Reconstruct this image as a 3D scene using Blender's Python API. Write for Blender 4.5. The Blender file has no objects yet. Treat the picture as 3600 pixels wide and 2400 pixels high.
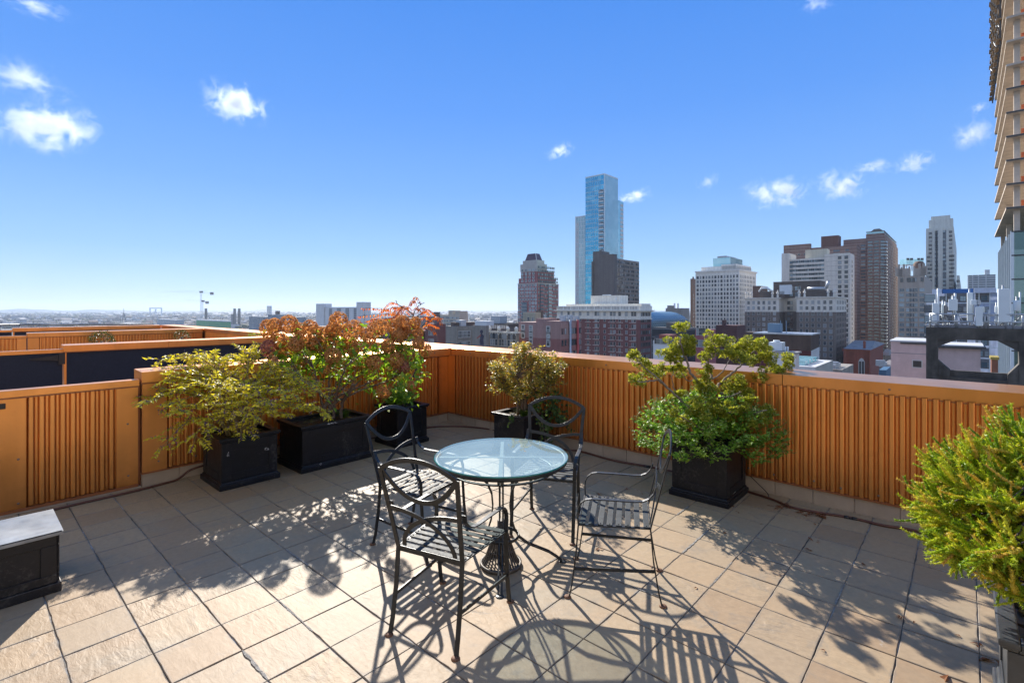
SUN_E = 5.0; EXPO = 0.82; SKYK = 1.13; HAZE = 7e-5; CLOUDS = 1
import bpy, math, random
from mathutils import Vector, Matrix
PI = math.pi
F = 1764.5; HOR = 1085.0; H = 1.7103; TH = 0.837463
CT, ST = math.cos(TH), math.sin(TH)
C = bpy.data.collections.new('scene'); bpy.context.scene.collection.children.link(C)
rnd = random.Random(7)
def W(u, v, Y): return Vector(((u-1800)/F*Y, Y, H-(v-HOR)*Y/F))
def G(u, v, z=0.0):
    Y = F*(H-z)/(v-HOR); return Vector(((u-1800)/F*Y, Y, z))
def AB(a, b, z=0.0): return Vector((a*CT-b*ST, a*ST+b*CT, z))
def toab(p): return (p.x*CT+p.y*ST, -p.x*ST+p.y*CT)

# ---------------------------------------------------------------- mesh builder
class MB:
    def __init__(s): s.v = []; s.f = []; s.m = []; s.mi = 0; s.sm = []; s.smooth = False
    def face(s, idx): s.f.append(idx); s.m.append(s.mi); s.sm.append(s.smooth)
    def quad(s, a, b, c, d):
        n = len(s.v); s.v += [tuple(a), tuple(b), tuple(c), tuple(d)]; s.face((n, n+1, n+2, n+3)); return s
    def tri(s, a, b, c):
        n = len(s.v); s.v += [tuple(a), tuple(b), tuple(c)]; s.face((n, n+1, n+2)); return s
    def box(s, x0, y0, z0, x1, y1, z1, tx=0, ty=0):
        if x0 > x1: x0, x1 = x1, x0
        if y0 > y1: y0, y1 = y1, y0
        if z0 > z1: z0, z1 = z1, z0
        n = len(s.v)
        s.v += [(x0, y0, z0), (x1, y0, z0), (x1, y1, z0), (x0, y1, z0),
                (x0+tx, y0+ty, z1), (x1-tx, y0+ty, z1), (x1-tx, y1-ty, z1), (x0+tx, y1-ty, z1)]
        for q in ((3, 2, 1, 0), (4, 5, 6, 7), (0, 1, 5, 4), (1, 2, 6, 5), (2, 3, 7, 6), (3, 0, 4, 7)):
            s.face(tuple(n+i for i in q))
        return s
    def prism(s, pts, z0, z1):
        n = len(s.v); k = len(pts)
        s.v += [(p[0], p[1], z0) for p in pts]+[(p[0], p[1], z1) for p in pts]
        s.face(tuple(range(n+k-1, n-1, -1))); s.face(tuple(range(n+k, n+2*k)))
        for i in range(k): j = (i+1) % k; s.face((n+i, n+j, n+k+j, n+k+i))
        return s
    def extr(s, pts, ax, lo, hi):
        """polygon in the plane across axis ax, extruded lo..hi; pts are (p,q): ax=0 -> (y,z), ax=1 -> (x,z)"""
        n = len(s.v); k = len(pts)
        for t in (lo, hi):
            for p, q in pts: s.v.append((t, p, q) if ax == 0 else (p, t, q))
        s.face(tuple(range(n+k-1, n-1, -1))); s.face(tuple(range(n+k, n+2*k)))
        for i in range(k): j = (i+1) % k; s.face((n+i, n+j, n+k+j, n+k+i))
        return s
    def tube(s, pts, r, n=8, cap=True):
        pts = [Vector(p) for p in pts]; k = len(pts)
        if not hasattr(r, '__len__'): r = [r]*k
        sm = s.smooth; s.smooth = True
        t0 = (pts[1]-pts[0]).normalized()
        u = t0.orthogonal().normalized(); base = len(s.v)
        for i, p in enumerate(pts):
            t = (pts[min(i+1, k-1)]-pts[max(i-1, 0)])
            if t.length < 1e-9: t = t0
            t = t.normalized(); u = (u-t*u.dot(t))
            u = u.normalized() if u.length > 1e-6 else t.orthogonal().normalized()
            w = t.cross(u)
            for j in range(n):
                a = 2*PI*j/n; q = p+(u*math.cos(a)+w*math.sin(a))*r[i]; s.v.append((q.x, q.y, q.z))
        for i in range(k-1):
            for j in range(n):
                j2 = (j+1) % n; b = base+i*n
                s.face((b+j, b+j2, b+n+j2, b+n+j))
        s.smooth = False
        if cap:
            s.face(tuple(base+j for j in range(n-1, -1, -1))); b = base+(k-1)*n; s.face(tuple(b+j for j in range(n)))
        s.smooth = sm; return s
    def bar(s, pts, fix, wf, wo):
        """flat bar swept along pts; fix = constant axis, wf = size along it, wo = size across"""
        pts = [Vector(p) for p in pts]; k = len(pts); fix = Vector(fix).normalized(); base = len(s.v)
        for i, p in enumerate(pts):
            t = (pts[min(i+1, k-1)]-pts[max(i-1, 0)]).normalized()
            o = t.cross(fix); o = o.normalized() if o.length > 1e-6 else t.orthogonal()
            g = o.cross(t).normalized()
            for a, b in ((-1, -1), (1, -1), (1, 1), (-1, 1)):
                q = p+g*(a*wf/2)+o*(b*wo/2); s.v.append((q.x, q.y, q.z))
        for i in range(k-1):
            for j in range(4):
                j2 = (j+1) % 4; b = base+i*4; s.face((b+j, b+j2, b+4+j2, b+4+j))
        s.face((base+3, base+2, base+1, base)); b = base+(k-1)*4; s.face((b, b+1, b+2, b+3))
        return s
    def lathe(s, prof, n=24, c=(0, 0, 0), capb=True, capt=True):
        base = len(s.v); sm = s.smooth; s.smooth = True
        for r, z in prof:
            for j in range(n):
                a = 2*PI*j/n; s.v.append((c[0]+r*math.cos(a), c[1]+r*math.sin(a), c[2]+z))
        for i in range(len(prof)-1):
            for j in range(n):
                j2 = (j+1) % n; b = base+i*n; s.face((b+j, b+j2, b+n+j2, b+n+j))
        s.smooth = False
        if capb: s.face(tuple(base+j for j in range(n-1, -1, -1)))
        if capt:
            b = base+(len(prof)-1)*n; s.face(tuple(b+j for j in range(n)))
        s.smooth = sm; return s
    def leaf(s, p, d, up, L, w, fold=.25, curl=.2):
        """leaf blade: two folded quads + drooping tip"""
        d = d.normalized(); sd = d.cross(up)
        sd = sd.normalized() if sd.length > 1e-5 else d.orthogonal().normalized()
        nn = sd.cross(d).normalized(); n = len(s.v)
        m = p+d*(L*.45)-nn*(L*curl*.15); e = p+d*L-nn*(L*curl)
        a = m+sd*(w/2)+nn*(w*fold); b = m-sd*(w/2)+nn*(w*fold)
        for q in (p, a, e, b, m): s.v.append((q.x, q.y, q.z))
        s.face((n, n+4, n+1)); s.face((n+4, n+2, n+1)); s.face((n, n+3, n+4)); s.face((n+4, n+3, n+2))
        return s
    def mesh(s, name, mats):
        me = bpy.data.meshes.new(name); me.from_pydata(s.v, [], s.f)
        if not isinstance(mats, (list, tuple)): mats = [mats]
        for m in mats: me.materials.append(m)
        if len(mats) > 1: me.polygons.foreach_set('material_index', s.m)
        me.polygons.foreach_set('use_smooth', s.sm); me.update(); return me

def tag(o, label=None, cat=None, group=None, kind=None):
    if label: o['label'] = label
    if cat: o['category'] = cat
    if group: o['group'] = group
    if kind: o['kind'] = kind
    return o
def thing(name, label, cat, loc=(0, 0, 0), rotz=0, group=None):
    o = bpy.data.objects.new(name, None); C.objects.link(o); o.empty_display_size = .1
    o.location = loc; o.rotation_euler = (0, 0, rotz); return tag(o, label, cat, group)
def part(name, mb, mats, parent=None, label=None, bevel=0, kind=None, loc=None):
    me = mb if isinstance(mb, bpy.types.Mesh) else mb.mesh(name, mats)
    o = bpy.data.objects.new(name, me); C.objects.link(o)
    if parent: o.parent = parent
    if loc is not None: o.location = loc
    if bevel:
        b = o.modifiers.new('bevel', 'BEVEL'); b.width = bevel; b.segments = 2; b.limit_method = 'ANGLE'; b.angle_limit = .6
    if label: o['label'] = label
    if kind: o['kind'] = kind
    return o
def solo(name, mb, mats, label, cat, loc=(0, 0, 0), rotz=0, group=None, kind=None, bevel=0):
    o = part(name, mb, mats, None, bevel=bevel); o.location = loc; o.rotation_euler = (0, 0, rotz)
    return tag(o, label, cat, group, kind)
def children(o): return [c for c in C.objects if c.parent == o]
def copy_tree(o, loc, rotz, label, kids=None):
    kids = kids or children(o)
    r = o.copy(); C.objects.link(r); r.location = loc; r.rotation_euler = (0, 0, rotz); r['label'] = label
    for ch in kids:
        c = ch.copy(); C.objects.link(c); c.parent = r
        for g in [k for k in C.objects if k.parent == ch]:
            d = g.copy(); C.objects.link(d); d.parent = c
    return r

# ---------------------------------------------------------------- materials
def newmat(name):
    m = bpy.data.materials.new(name); m.use_nodes = True
    nt = m.node_tree; nt.nodes.clear(); out = nt.nodes.new('ShaderNodeOutputMaterial'); return m, nt, out
def N(nt, t, **k):
    n = nt.nodes.new('ShaderNode'+t)
    for a, b in k.items(): setattr(n, a, b)
    return n
def ramp(nt, fac, stops, interp='LINEAR'):
    r = N(nt, 'ValToRGB'); r.color_ramp.interpolation = interp
    e = r.color_ramp.elements
    while len(e) < len(stops): e.new(.5)
    for i, (p, c) in enumerate(stops): e[i].position = p; e[i].color = (*c, 1)
    nt.links.new(fac, r.inputs[0]); return r.outputs[0]
def mixc(nt, fac, a, b, mode='MIX'):
    n = N(nt, 'Mix', data_type='RGBA', blend_type=mode)
    for s, v in ((n.inputs[0], fac), (n.inputs[6], a), (n.inputs[7], b)):
        if hasattr(v, 'links'): nt.links.new(v, s)
        elif isinstance(v, (int, float)): s.default_value = v
        else: s.default_value = (*v, 1)
    return n.outputs[2]
def math_(nt, op, a, b=None, c=None):
    n = N(nt, 'Math', operation=op)
    for i, v in enumerate((a, b, c)):
        if v is None: continue
        if hasattr(v, 'links'): nt.links.new(v, n.inputs[i])
        else: n.inputs[i].default_value = v
    return n.outputs[0]
def noise(nt, scale, detail=4, rough=.55, vec=None, dist=0):
    n = N(nt, 'TexNoise'); n.inputs['Scale'].default_value = scale; n.inputs['Detail'].default_value = detail
    n.inputs['Roughness'].default_value = rough; n.inputs['Distortion'].default_value = dist
    if vec is None: vec = N(nt, 'TexCoord').outputs['Object']
    nt.links.new(vec, n.inputs['Vector']); return n.outputs[0]
def pmat(name, col, rough=.6, metal=0, var=.15, vs=8, bump=0, bs=60, spec=.5, island=0, col2=None, cvar=None, coat=0, streak=0, dust=0, grime=0):
    """principled with mottled colour (var), optional bump and per-island shade"""
    m, nt, out = newmat(name); p = N(nt, 'BsdfPrincipled')
    p.inputs['Roughness'].default_value = rough; p.inputs['Metallic'].default_value = metal
    p.inputs['Specular IOR Level'].default_value = spec; p.inputs['Coat Weight'].default_value = coat
    c1 = tuple(max(0, x*(1-var)) for x in col); c2 = tuple(min(1, x*(1+var)) for x in (col2 or col))
    n = noise(nt, vs, 5, .6)
    cc = ramp(nt, n, [(.3, c1), (.7, c2)])
    if island:
        g = N(nt, 'NewGeometry').outputs['Random Per Island']
        k = math_(nt, 'MULTIPLY_ADD', g, 2*island, 1-island)
        cc = mixc(nt, 1., cc, k, 'MULTIPLY')
    if streak:
        mp = N(nt, 'Mapping'); mp.inputs['Scale'].default_value = (1, 1, .06)
        nt.links.new(N(nt, 'TexCoord').outputs['Object'], mp.inputs[0])
        s = noise(nt, vs*3, 3, .6, mp.outputs[0])
        cc = mixc(nt, streak, cc, ramp(nt, s, [(.35, (.35, .35, .35)), (.6, (1, 1, 1))]), 'MULTIPLY')
    if grime:   # grime creeping up from the foot and under seams, broken by noise
        gp = N(nt, 'NewGeometry').outputs['Position']; sz_ = N(nt, 'SeparateXYZ'); nt.links.new(gp, sz_.inputs[0])
        k_ = math_(nt, 'MULTIPLY', math_(nt, 'SUBTRACT', .55, sz_.outputs[2]), 1.1); k_ = math_(nt, 'MULTIPLY', math_(nt, 'MAXIMUM', k_, 0), noise(nt, 7, 6, .7))
        cc = mixc(nt, k_, cc, (.10, .045, .018))
        cc = mixc(nt, ramp(nt, noise(nt, 2.3, 7, .72, None, .8), [(.60, (0, 0, 0)), (.72, (.35, .35, .35))]), cc, (.36, .13, .04))
    if dust:   # dried splash and dust, patchy, with its own shape
        d_ = math_(nt, 'MULTIPLY', noise(nt, 3.2, 6, .7, None, 1.2), noise(nt, 45, 4, .7))
        cc = mixc(nt, ramp(nt, d_, [(.27, (0, 0, 0)), (.42, (.28, .28, .28))]), cc, (.16, .15, .14))
    nt.links.new(cc, p.inputs['Base Color'])
    rr = N(nt, 'MapRange'); nt.links.new(noise(nt, vs*3, 3), rr.inputs[0])
    rr.inputs[3].default_value = max(.02, rough*.8); rr.inputs[4].default_value = min(1, rough*1.2)
    nt.links.new(rr.outputs[0], p.inputs['Roughness'])
    if bump:
        b = N(nt, 'Bump'); b.inputs['Strength'].default_value = bump; b.inputs['Distance'].default_value = .01
        nt.links.new(noise(nt, bs, 6, .6), b.inputs['Height']); nt.links.new(b.outputs[0], p.inputs['Normal'])
    nt.links.new(p.outputs[0], out.inputs[0]); return m
def leafmat(name, stops, trans=.45, rough=.45, tcol=None, spec=.4):
    """leaf: per-leaf random colour, diffuse + translucent"""
    m, nt, out = newmat(name); g = N(nt, 'NewGeometry').outputs['Random Per Island']
    cc = ramp(nt, g, stops)
    cc = mixc(nt, .35, cc, ramp(nt, noise(nt, 14, 3), [(.3, (.6, .65, .55)), (.7, (1.2, 1.2, 1.1))]), 'MULTIPLY')
    p = N(nt, 'BsdfPrincipled'); p.inputs['Roughness'].default_value = rough; p.inputs['Specular IOR Level'].default_value = spec
    nt.links.new(cc, p.inputs['Base Color'])
    t = N(nt, 'BsdfTranslucent'); tc = mixc(nt, 1., cc, tcol or (1.9, 1.7, .7), 'MULTIPLY'); nt.links.new(tc, t.inputs[0])
    mx = N(nt, 'MixShader'); mx.inputs[0].default_value = trans
    nt.links.new(p.outputs[0], mx.inputs[1]); nt.links.new(t.outputs[0], mx.inputs[2]); nt.links.new(mx.outputs[0], out.inputs[0])
    return m

M = {}
M['copper'] = pmat('copper_painted_metal', (.80, .345, .095), .34, .82, .10, 1.1, .10, 25, .5, streak=.22, coat=.15, grime=1)
M['copper_dark'] = pmat('gap_blocker_copper', (.34, .13, .055), .4, .5, .15, 5)
M['copper_pale'] = pmat('copper_far_caps', (.68, .29, .09), .36, .45, .1, 2)
M['mesh_black'] = pmat('black_privacy_screen', (.011, .014, .028), .75, 0, .25, 30, .2, 900)
M['planter'] = pmat('black_planter_plastic', (.006, .0075, .012), .42, 0, .4, 6, .12, 90, .35, dust=1)
M['planter_grey'] = pmat('weathered_grey_black_planter', (.05, .056, .062), .36, 0, .35, 9, .1, 70)
M['scuff'] = pmat('pale_scuff', (.5, .5, .5), .7, 0, .3, 60)
M['soil'] = pmat('potting_soil', (.035, .024, .016), .95, 0, .5, 60, .8, 80)
M['litter'] = pmat('leaf_litter', (.17, .13, .03), .8, 0, .6, 40, .5, 60, island=.5)
M['chair'] = pmat('dark_grey_wrought_iron', (.024, .028, .032), .38, .35, .35, 25, .12, 300, .5)
M['chair_slat'] = pmat('dark_grey_slats', (.030, .036, .039), .6, .1, .4, 20, .12, 300, .3)
M['steel_brace'] = pmat('worn_brace', (.09, .105, .11), .6, .1, .2, 30)
M['rust'] = pmat('rusted_foot', (.16, .08, .045), .7, .2, .5, 60)
M['iron'] = pmat('cast_iron_brown', (.10, .09, .08), .55, .4, .4, 50)
M['curb'] = pmat('beige_skirting_tile', (.40, .315, .235), .8, 0, .12, 4, .25, 40, island=.07)
M['grout'] = pmat('grout', (.10, .095, .09), .95, 0, .5, 3, .5, 60)
M['sheet_metal'] = pmat('dull_sheet_metal', (.22, .24, .26), .5, .5, .3, 5, .15, 8)
M['hose'] = pmat('brown_hose', (.10, .035, .02), .45, 0, .2, 30)
M['black_plastic'] = pmat('black_plastic', (.012, .012, .014), .4, 0, .2, 30)
M['screw'] = pmat('screw_head', (.28, .22, .18), .35, .8, .3, 60)
M['bark'] = pmat('bark', (.16, .115, .085), .85, 0, .4, 40, .6, 120)
M['bark_grey'] = pmat('grey_bark', (.20, .165, .14), .85, 0, .4, 40, .6, 120)
M['bark_dark'] = pmat('dark_bark', (.075, .058, .055), .85, 0, .4, 40, .6, 120)

def tile_mat():
    m, nt, out = newmat('beige_slate_tiles'); p = N(nt, 'BsdfPrincipled')
    tc = N(nt, 'TexCoord').outputs['Object']; isl = N(nt, 'NewGeometry').outputs['Random Per Island']
    base = ramp(nt, isl, [(0, (.335, .235, .145)), (.35, (.385, .275, .168)), (.7, (.355, .265, .172)), (.95, (.405, .295, .18)), (1, (.30, .24, .175))])
    # broad weathering, greenish-grey patches near the table, salt stains
    n1 = noise(nt, .9, 5, .6, tc, .6)
    col = mixc(nt, ramp(nt, n1, [(.50, (0, 0, 0)), (.68, (.6, .6, .6))]), base, (.275, .255, .195))
    n2 = noise(nt, 3.3, 8, .7, tc, 1.5)
    col = mixc(nt, ramp(nt, n2, [(.56, (0, 0, 0)), (.68, (.6, .6, .6))]), col, (.25, .21, .165))
    n3 = noise(nt, 26, 6, .7, tc)
    col = mixc(nt, .5, col, ramp(nt, n3, [(.25, (.72, .70, .66)), (.7, (1.12, 1.12, 1.12))]), 'MULTIPLY')
    n5 = noise(nt, 1.7, 6, .75, tc, 2.5)
    col = mixc(nt, ramp(nt, n5, [(.66, (0, 0, 0)), (.71, (.5, .5, .5)), (.76, (0, 0, 0))]), col, (.5, .5, .48))
    sxy = N(nt, 'SeparateXYZ'); nt.links.new(tc, sxy.inputs[0]); dd_ = []
    for k_, o_ in ((0, .355), (1, 5.43)):
        f_ = math_(nt, 'FRACT', math_(nt, 'DIVIDE', math_(nt, 'SUBTRACT', sxy.outputs[k_], o_-30.48), .3048)); dd_.append(math_(nt, 'MINIMUM', f_, math_(nt, 'SUBTRACT', 1, f_)))
    edge = math_(nt, 'MINIMUM', dd_[0], dd_[1]); nz = noise(nt, 6, 6, .75, tc)
    ek = math_(nt, 'SUBTRACT', math_(nt, 'MULTIPLY', nz, .20), math_(nt, 'ADD', edge, .055))
    col = mixc(nt, ramp(nt, ek, [(0, (0, 0, 0)), (.035, (.55, .55, .55))]), col, (.20, .175, .145))
    ek2 = math_(nt, 'SUBTRACT', math_(nt, 'MULTIPLY', noise(nt, 4.3, 6, .75, tc, .5), .16), math_(nt, 'ADD', edge, .075)); col = mixc(nt, ramp(nt, ek2, [(0, (0, 0, 0)), (.012, (.6, .6, .6))]), col, (.36, .34, .31))
    nt.links.new(col, p.inputs['Base Color']); p.inputs['Roughness'].default_value = .6; p.inputs['Specular IOR Level'].default_value = .35
    # cleft slate relief: stretched noise, its direction turned per tile
    mp = N(nt, 'Mapping', vector_type='POINT'); nt.links.new(tc, mp.inputs[0]); mp.inputs['Scale'].default_value = (1, .38, 1)
    cb = N(nt, 'CombineXYZ'); nt.links.new(math_(nt, 'MULTIPLY', isl, 3.1), cb.inputs[2]); nt.links.new(cb.outputs[0], mp.inputs['Rotation'])
    cl = N(nt, 'CombineXYZ'); nt.links.new(math_(nt, 'MULTIPLY', isl, 37.), cl.inputs[2]); nt.links.new(cl.outputs[0], mp.inputs['Location'])
    n4 = noise(nt, 34, 6, .62, mp.outputs[0], .8); n6 = noise(nt, 9, 3, .5, mp.outputs[0], .6)
    hh = math_(nt, 'ADD', math_(nt, 'MULTIPLY', n4, .6), math_(nt, 'MULTIPLY', n6, 1.6))
    amt = math_(nt, 'MULTIPLY_ADD', math_(nt, 'FRACT', math_(nt, 'MULTIPLY', isl, 7.7)), .75, .15)
    b = N(nt, 'Bump'); b.inputs['Distance'].default_value = .010; nt.links.new(hh, b.inputs['Height']); nt.links.new(amt, b.inputs['Strength'])
    nt.links.new(b.outputs[0], p.inputs['Normal']); nt.links.new(p.outputs[0], out.inputs[0]); return m
M['tile'] = tile_mat()
def grout_mat():
    m, nt, out = newmat('tile_joints'); p = N(nt, 'BsdfPrincipled'); p.inputs['Roughness'].default_value = .95
    n = noise(nt, 2.6, 6, .7)
    c = ramp(nt, n, [(.35, (.08, .07, .058)), (.5, (.17, .15, .125)), (.60, (.38, .38, .38)), (.7, (.2, .185, .16))])
    nt.links.new(c, p.inputs['Base Color']); nt.links.new(p.outputs[0], out.inputs[0]); return m
M['joint'] = grout_mat()
def glass_mat():
    m, nt, out = newmat('green_edged_glass')
    tr = N(nt, 'BsdfTransparent'); tr.inputs[0].default_value = (.93, .985, .975, 1)
    gl = N(nt, 'BsdfGlossy'); gl.inputs['Roughness'].default_value = .03; gl.inputs[0].default_value = (.80, .97, .90, 1)
    df = N(nt, 'BsdfDiffuse'); df.inputs[0].default_value = (.60, .74, .72, 1)
    a = N(nt, 'MixShader'); nt.links.new(tr.outputs[0], a.inputs[1]); nt.links.new(df.outputs[0], a.inputs[2])
    nt.links.new(math_(nt, 'MULTIPLY', math_(nt, 'ADD', noise(nt, 3, 4), .8), .17), a.inputs[0])
    fr = N(nt, 'Fresnel'); fr.inputs[0].default_value = 1.5
    b = N(nt, 'MixShader'); nt.links.new(math_(nt, 'MULTIPLY', fr.outputs[0], math_(nt, 'SUBTRACT', 1, N(nt, 'NewGeometry').outputs['Backfacing'])), b.inputs[0]); nt.links.new(a.outputs[0], b.inputs[1]); nt.links.new(gl.outputs[0], b.inputs[2])
    nt.links.new(b.outputs[0], out.inputs[0]); return m
M['glass'] = glass_mat()
M['glass_edge'] = pmat('glass_rim', (.03, .22, .19), .12, 0, .2, 30, spec=.8)

# ---------------------------------------------------------------- terrace (object frame = a,b axes, rotated by TH)
T = .3048; A0 = .355; B0 = 5.43; WA = 5.045; WB = 5.865
mb = MB()
def tile_field(a0, a1, b0, b1):
    i0 = math.floor((a0-A0)/T); i1 = math.ceil((a1-A0)/T); j0 = math.floor((b0-B0)/T); j1 = math.ceil((b1-B0)/T)
    for i in range(i0, i1):
        for j in range(j0, j1):
            g = .0022+rnd.random()*.0012; x0 = max(a0, A0+i*T+g); x1 = min(a1, A0+(i+1)*T-g); y0 = max(b0, B0+j*T+g*.6); y1 = min(b1, B0+(j+1)*T-g*.6)
            if x1-x0 < .02 or y1-y0 < .02: continue
            dz = rnd.uniform(-.0012, .0012); n = len(mb.v); c = .003
            jit = [rnd.uniform(-.0012, .0012) for _ in range(4)]
            base = [(x0, y0), (x1, y0), (x1, y1), (x0, y1)]; sg = [(1, 1), (-1, 1), (-1, -1), (1, -1)]
            # slightly ragged chipped outline: each side gets mid points
            ring = []
            for k in range(4):
                p, q = base[k], base[(k+1) % 4]
                for t in (0, .22, .41, .6, .8):
                    x = p[0]+(q[0]-p[0])*t; y = p[1]+(q[1]-p[1])*t
                    o = 0 if t == 0 else (rnd.random()**3)*.0045
                    nx, ny = [(0, 1), (-1, 0), (0, -1), (1, 0)][k]
                    ring.append((x+nx*o, y+ny*o))
            cx, cy = (x0+x1)/2, (y0+y1)/2; kk = len(ring)
            for z, s_ in ((-.012+dz, 1.0), (-.002+dz, 1.0), (dz, .985)):
                for (x, y) in ring: mb.v.append((cx+(x-cx)*s_, cy+(y-cy)*s_, z+(jit[0]*(x-cx)+jit[1]*(y-cy))*1.5/T))
            for r_ in range(2):
                for k in range(kk): k2 = (k+1) % kk; b = n+r_*kk; mb.face((b+k, b+k2, b+kk+k2, b+kk+k))
            mb.face(tuple(n+2*kk+k for k in range(kk)))
tile_field(-2.2, WA+.01, -3.4, WB+.03)
fl = solo('terrace_floor', mb, M['tile'], 'beige cleft stone tile floor of the roof terrace', 'floor', rotz=TH, kind='structure')
mb = MB(); mb.quad((-3.2, -5, -.006), (WA+.05, -5, -.006), (WA+.05, WB+.1, -.006), (-3.2, WB+.1, -.006))
solo('floor_grout', mb, M['joint'], 'dark grout in the joints between the terrace tiles', 'grout', rotz=TH, kind='structure')
mb = MB(); mb.box(-14, -9, -.35, WA+.45, 40, -.02)
solo('roof_slab', mb, M['curb'], 'roof slab carrying the terraces', 'roof', rotz=TH, kind='structure')
mb = MB(); mb.quad((-13, WB+.2, -.004), (WA, WB+.2, -.004), (WA, 26, -.004), (-13, 26, -.004))
solo('neighbour_terrace_floor', mb, M['curb'], 'plain floor of the terraces beyond the divider', 'floor', rotz=TH, kind='structure')

# ragged mortar repairs along joints near the table, and old dark gaps
mm_ = MB()
for (ai, bj, al, ln_) in [(2.2, 9, 'b', 1), (7, 8, 'a', 1.3), (8, 9, 'a', 1), (6, 10, 'b', 1.2), (5, 9, 'a', 1.5), (9, 11, 'a', 1), (8, 12, 'b', 1.3), (10, 13, 'a', 1.6), (11, 14, 'b', 1), (7, 11, 'a', 1), (9, 14, 'a', 1.4), (5, 7, 'b', 1.6), (4, 6, 'b', 1.2), (6, 6, 'a', 1), (12, 12, 'a', .8), (3, 8, 'b', 1.4), (12, 15, 'b', 1.4), (10, 16, 'a', 1)]:
    ai = round(ai); a_, b__ = A0+ai*T, B0-bj*T; n_ = int(14*ln_); b0_ = len(mm_.v); ww = rnd.uniform(.002, .006)
    for k in range(n_+1):
        t_ = k/n_*T*ln_; e_ = 1 if 0 < k < n_ else .15
        for sg in (-1, 1):
            o_ = sg*ww*e_*rnd.uniform(.35, 1.5); p_ = (a_+t_, b__+o_) if al == 'a' else (a_+o_, b__-t_); mm_.v.append((p_[0], p_[1], .0035 if e_ == 1 else .0015))
    for k in range(n_): q_ = b0_+2*k; mm_.face((q_, q_+2, q_+3, q_+1))
solo('mortar', mm_, pmat('pale_mortar', (.27, .255, .23), .95, 0, .4, 30, .8, 120), 'ragged pale mortar smeared along some of the tile joints', 'mortar', rotz=TH, kind='structure')
def curb(name, along, c0, c1, at, label):
    """skirting of beige tiles; along 'a' (facing -b at b=at) or 'b' (facing -a at a=at)"""
    m_ = MB(); step = T; n = int((c1-c0)/step)+1
    for i in range(n):
        s0 = c0+i*step+.003; s1 = min(c1, c0+(i+1)*step-.003)
        if s1-s0 < .01: continue
        o = rnd.uniform(-.001, .001)
        if along == 'a': m_.box(s0, at+o, -.01, s1, at+.03, .133)
        else: m_.box(at+o, s0, -.01, at+.03, s1, .133)
    if along == 'a': m_.box(c0, at+.008, -.01, c1, at+.05, .13)
    else: m_.box(at+.008, c0, -.01, at+.05, c1, .13)
    return m_
PITCH = .0678
def corrug(m_, along, c0, c1, at, z0, z1, depth=.030):
    """corrugated sheet of rounded-trapezoid ribs; at = outermost face"""
    m_.smooth = False; prof = [(0, 1), (.09, 1), (.14, .94), (.27, .10), (.32, .02), (.37, 0), (.63, 0), (.68, .02), (.73, .10), (.86, .94), (.91, 1)]
    pts = []; s = c0; n = int(round((c1-c0)/PITCH)); P = (c1-c0)/n
    for i in range(n):
        for t, d in prof: pts.append((c0+(i+t)*P, d*depth))
    pts.append((c1, depth))
    b = len(m_.v)
    for s_, d in pts:
        for z in (z0, z1): m_.v.append((s_, at+d, z) if along == 'a' else (at+d, s_, z))
    for i in range(len(pts)-1):
        m_.sm.append(False); q = (b+2*i, b+2*i+2, b+2*i+3, b+2*i+1); m_.f.append(q if along == 'a' else q[::-1]); m_.m.append(m_.mi)
def screws(par, pts, ax):
    for p in pts:
        m_ = MB(); r = .009; n = 10; prof = [(r, 0), (r, .003), (r*.55, .0055)]
        m_.lathe(prof, n, capb=False)
        o = part('screw', m_, M['screw'], par); o.location = p; o.rotation_euler = (PI/2, 0, 0) if ax == 'a' else (0, -PI/2, 0)

# right parapet (faces -a), from beyond the frame on the right to far left
CAPZ0, CAPZ1 = 1.008, 1.113
rp = thing('parapet_wall', 'long copper clad parapet with corrugated panels running along the open edge of the roof', 'wall', AB(WA, 0), TH)
R_ = MB(); corrug(R_, 'b', -3.2, 5.70, 0, .14, CAPZ0+.005); part('corrugated_panel', R_, M['copper'], rp)
R_ = MB(); corrug(R_, 'b', 6.5, 10.8, 0, .14, CAPZ0+.005); corrug(R_, 'b', 11.3, 17.0, 0, .14, CAPZ0+.005); corrug(R_, 'b', 17.4, 21.7, 0, .14, CAPZ0+.005); part('corrugated_panel', R_, M['copper'], rp)
R_ = MB(); R_.box(-.004, 5.70, .14, .02, WB, CAPZ0); part('corner_post', R_, M['copper'], rp)
R_ = MB(); R_.box(.0435, -5, -3.5, .40, 26, CAPZ0-.01); part('wall_core', R_, M['copper_dark'], rp)
segs = [(-5, -.9), (-.9, 1.24), (1.24, 4.9), (4.9, WB-.035), (WB-.035, WB+.33), (WB+.33, 11.0), (11.0, 17.2), (17.2, 22.1)]
for i, (c0, c1) in enumerate(segs):
    R_ = MB(); dz = rnd.uniform(-.0015, .0015)
    x0 = .035-.002*(i % 2)
    R_.extr([(x0-.0, CAPZ0), (x0, CAPZ1-.004+dz), (.47, CAPZ1+.006+dz), (.47, CAPZ0-.02), (.44, CAPZ0-.02), (.44, CAPZ0)], 1, c0+.002, c1-.002)
    part('cap', R_, M['copper'], rp, bevel=.003)
R_ = MB(); R_.box(.018, -5, CAPZ0-.012, .06, WB-.035, CAPZ0-.002); R_.box(-.016, -5, .128, .028, WB-.02, .139); part('drip_edge', R_, M['copper_dark'], rp)
part('skirting', curb('', 'b', -4.5, WB, 0, ''), M['curb'], rp)
screws(rp, [(-.001+.035-.002, b, 1.055) for b in (-.4, 1.7, 3.1, 5.0, 5.4, .45)], 'b')
screws(rp, [(-.002, b+.0, .20) for b in (1.52, .98, 2.6, 3.5, 4.4)], 'b')
screws(rp, [(-.002, b+.0, .185) for b in (1.30, .78, .52, .28, 0.04)], 'b')

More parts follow.
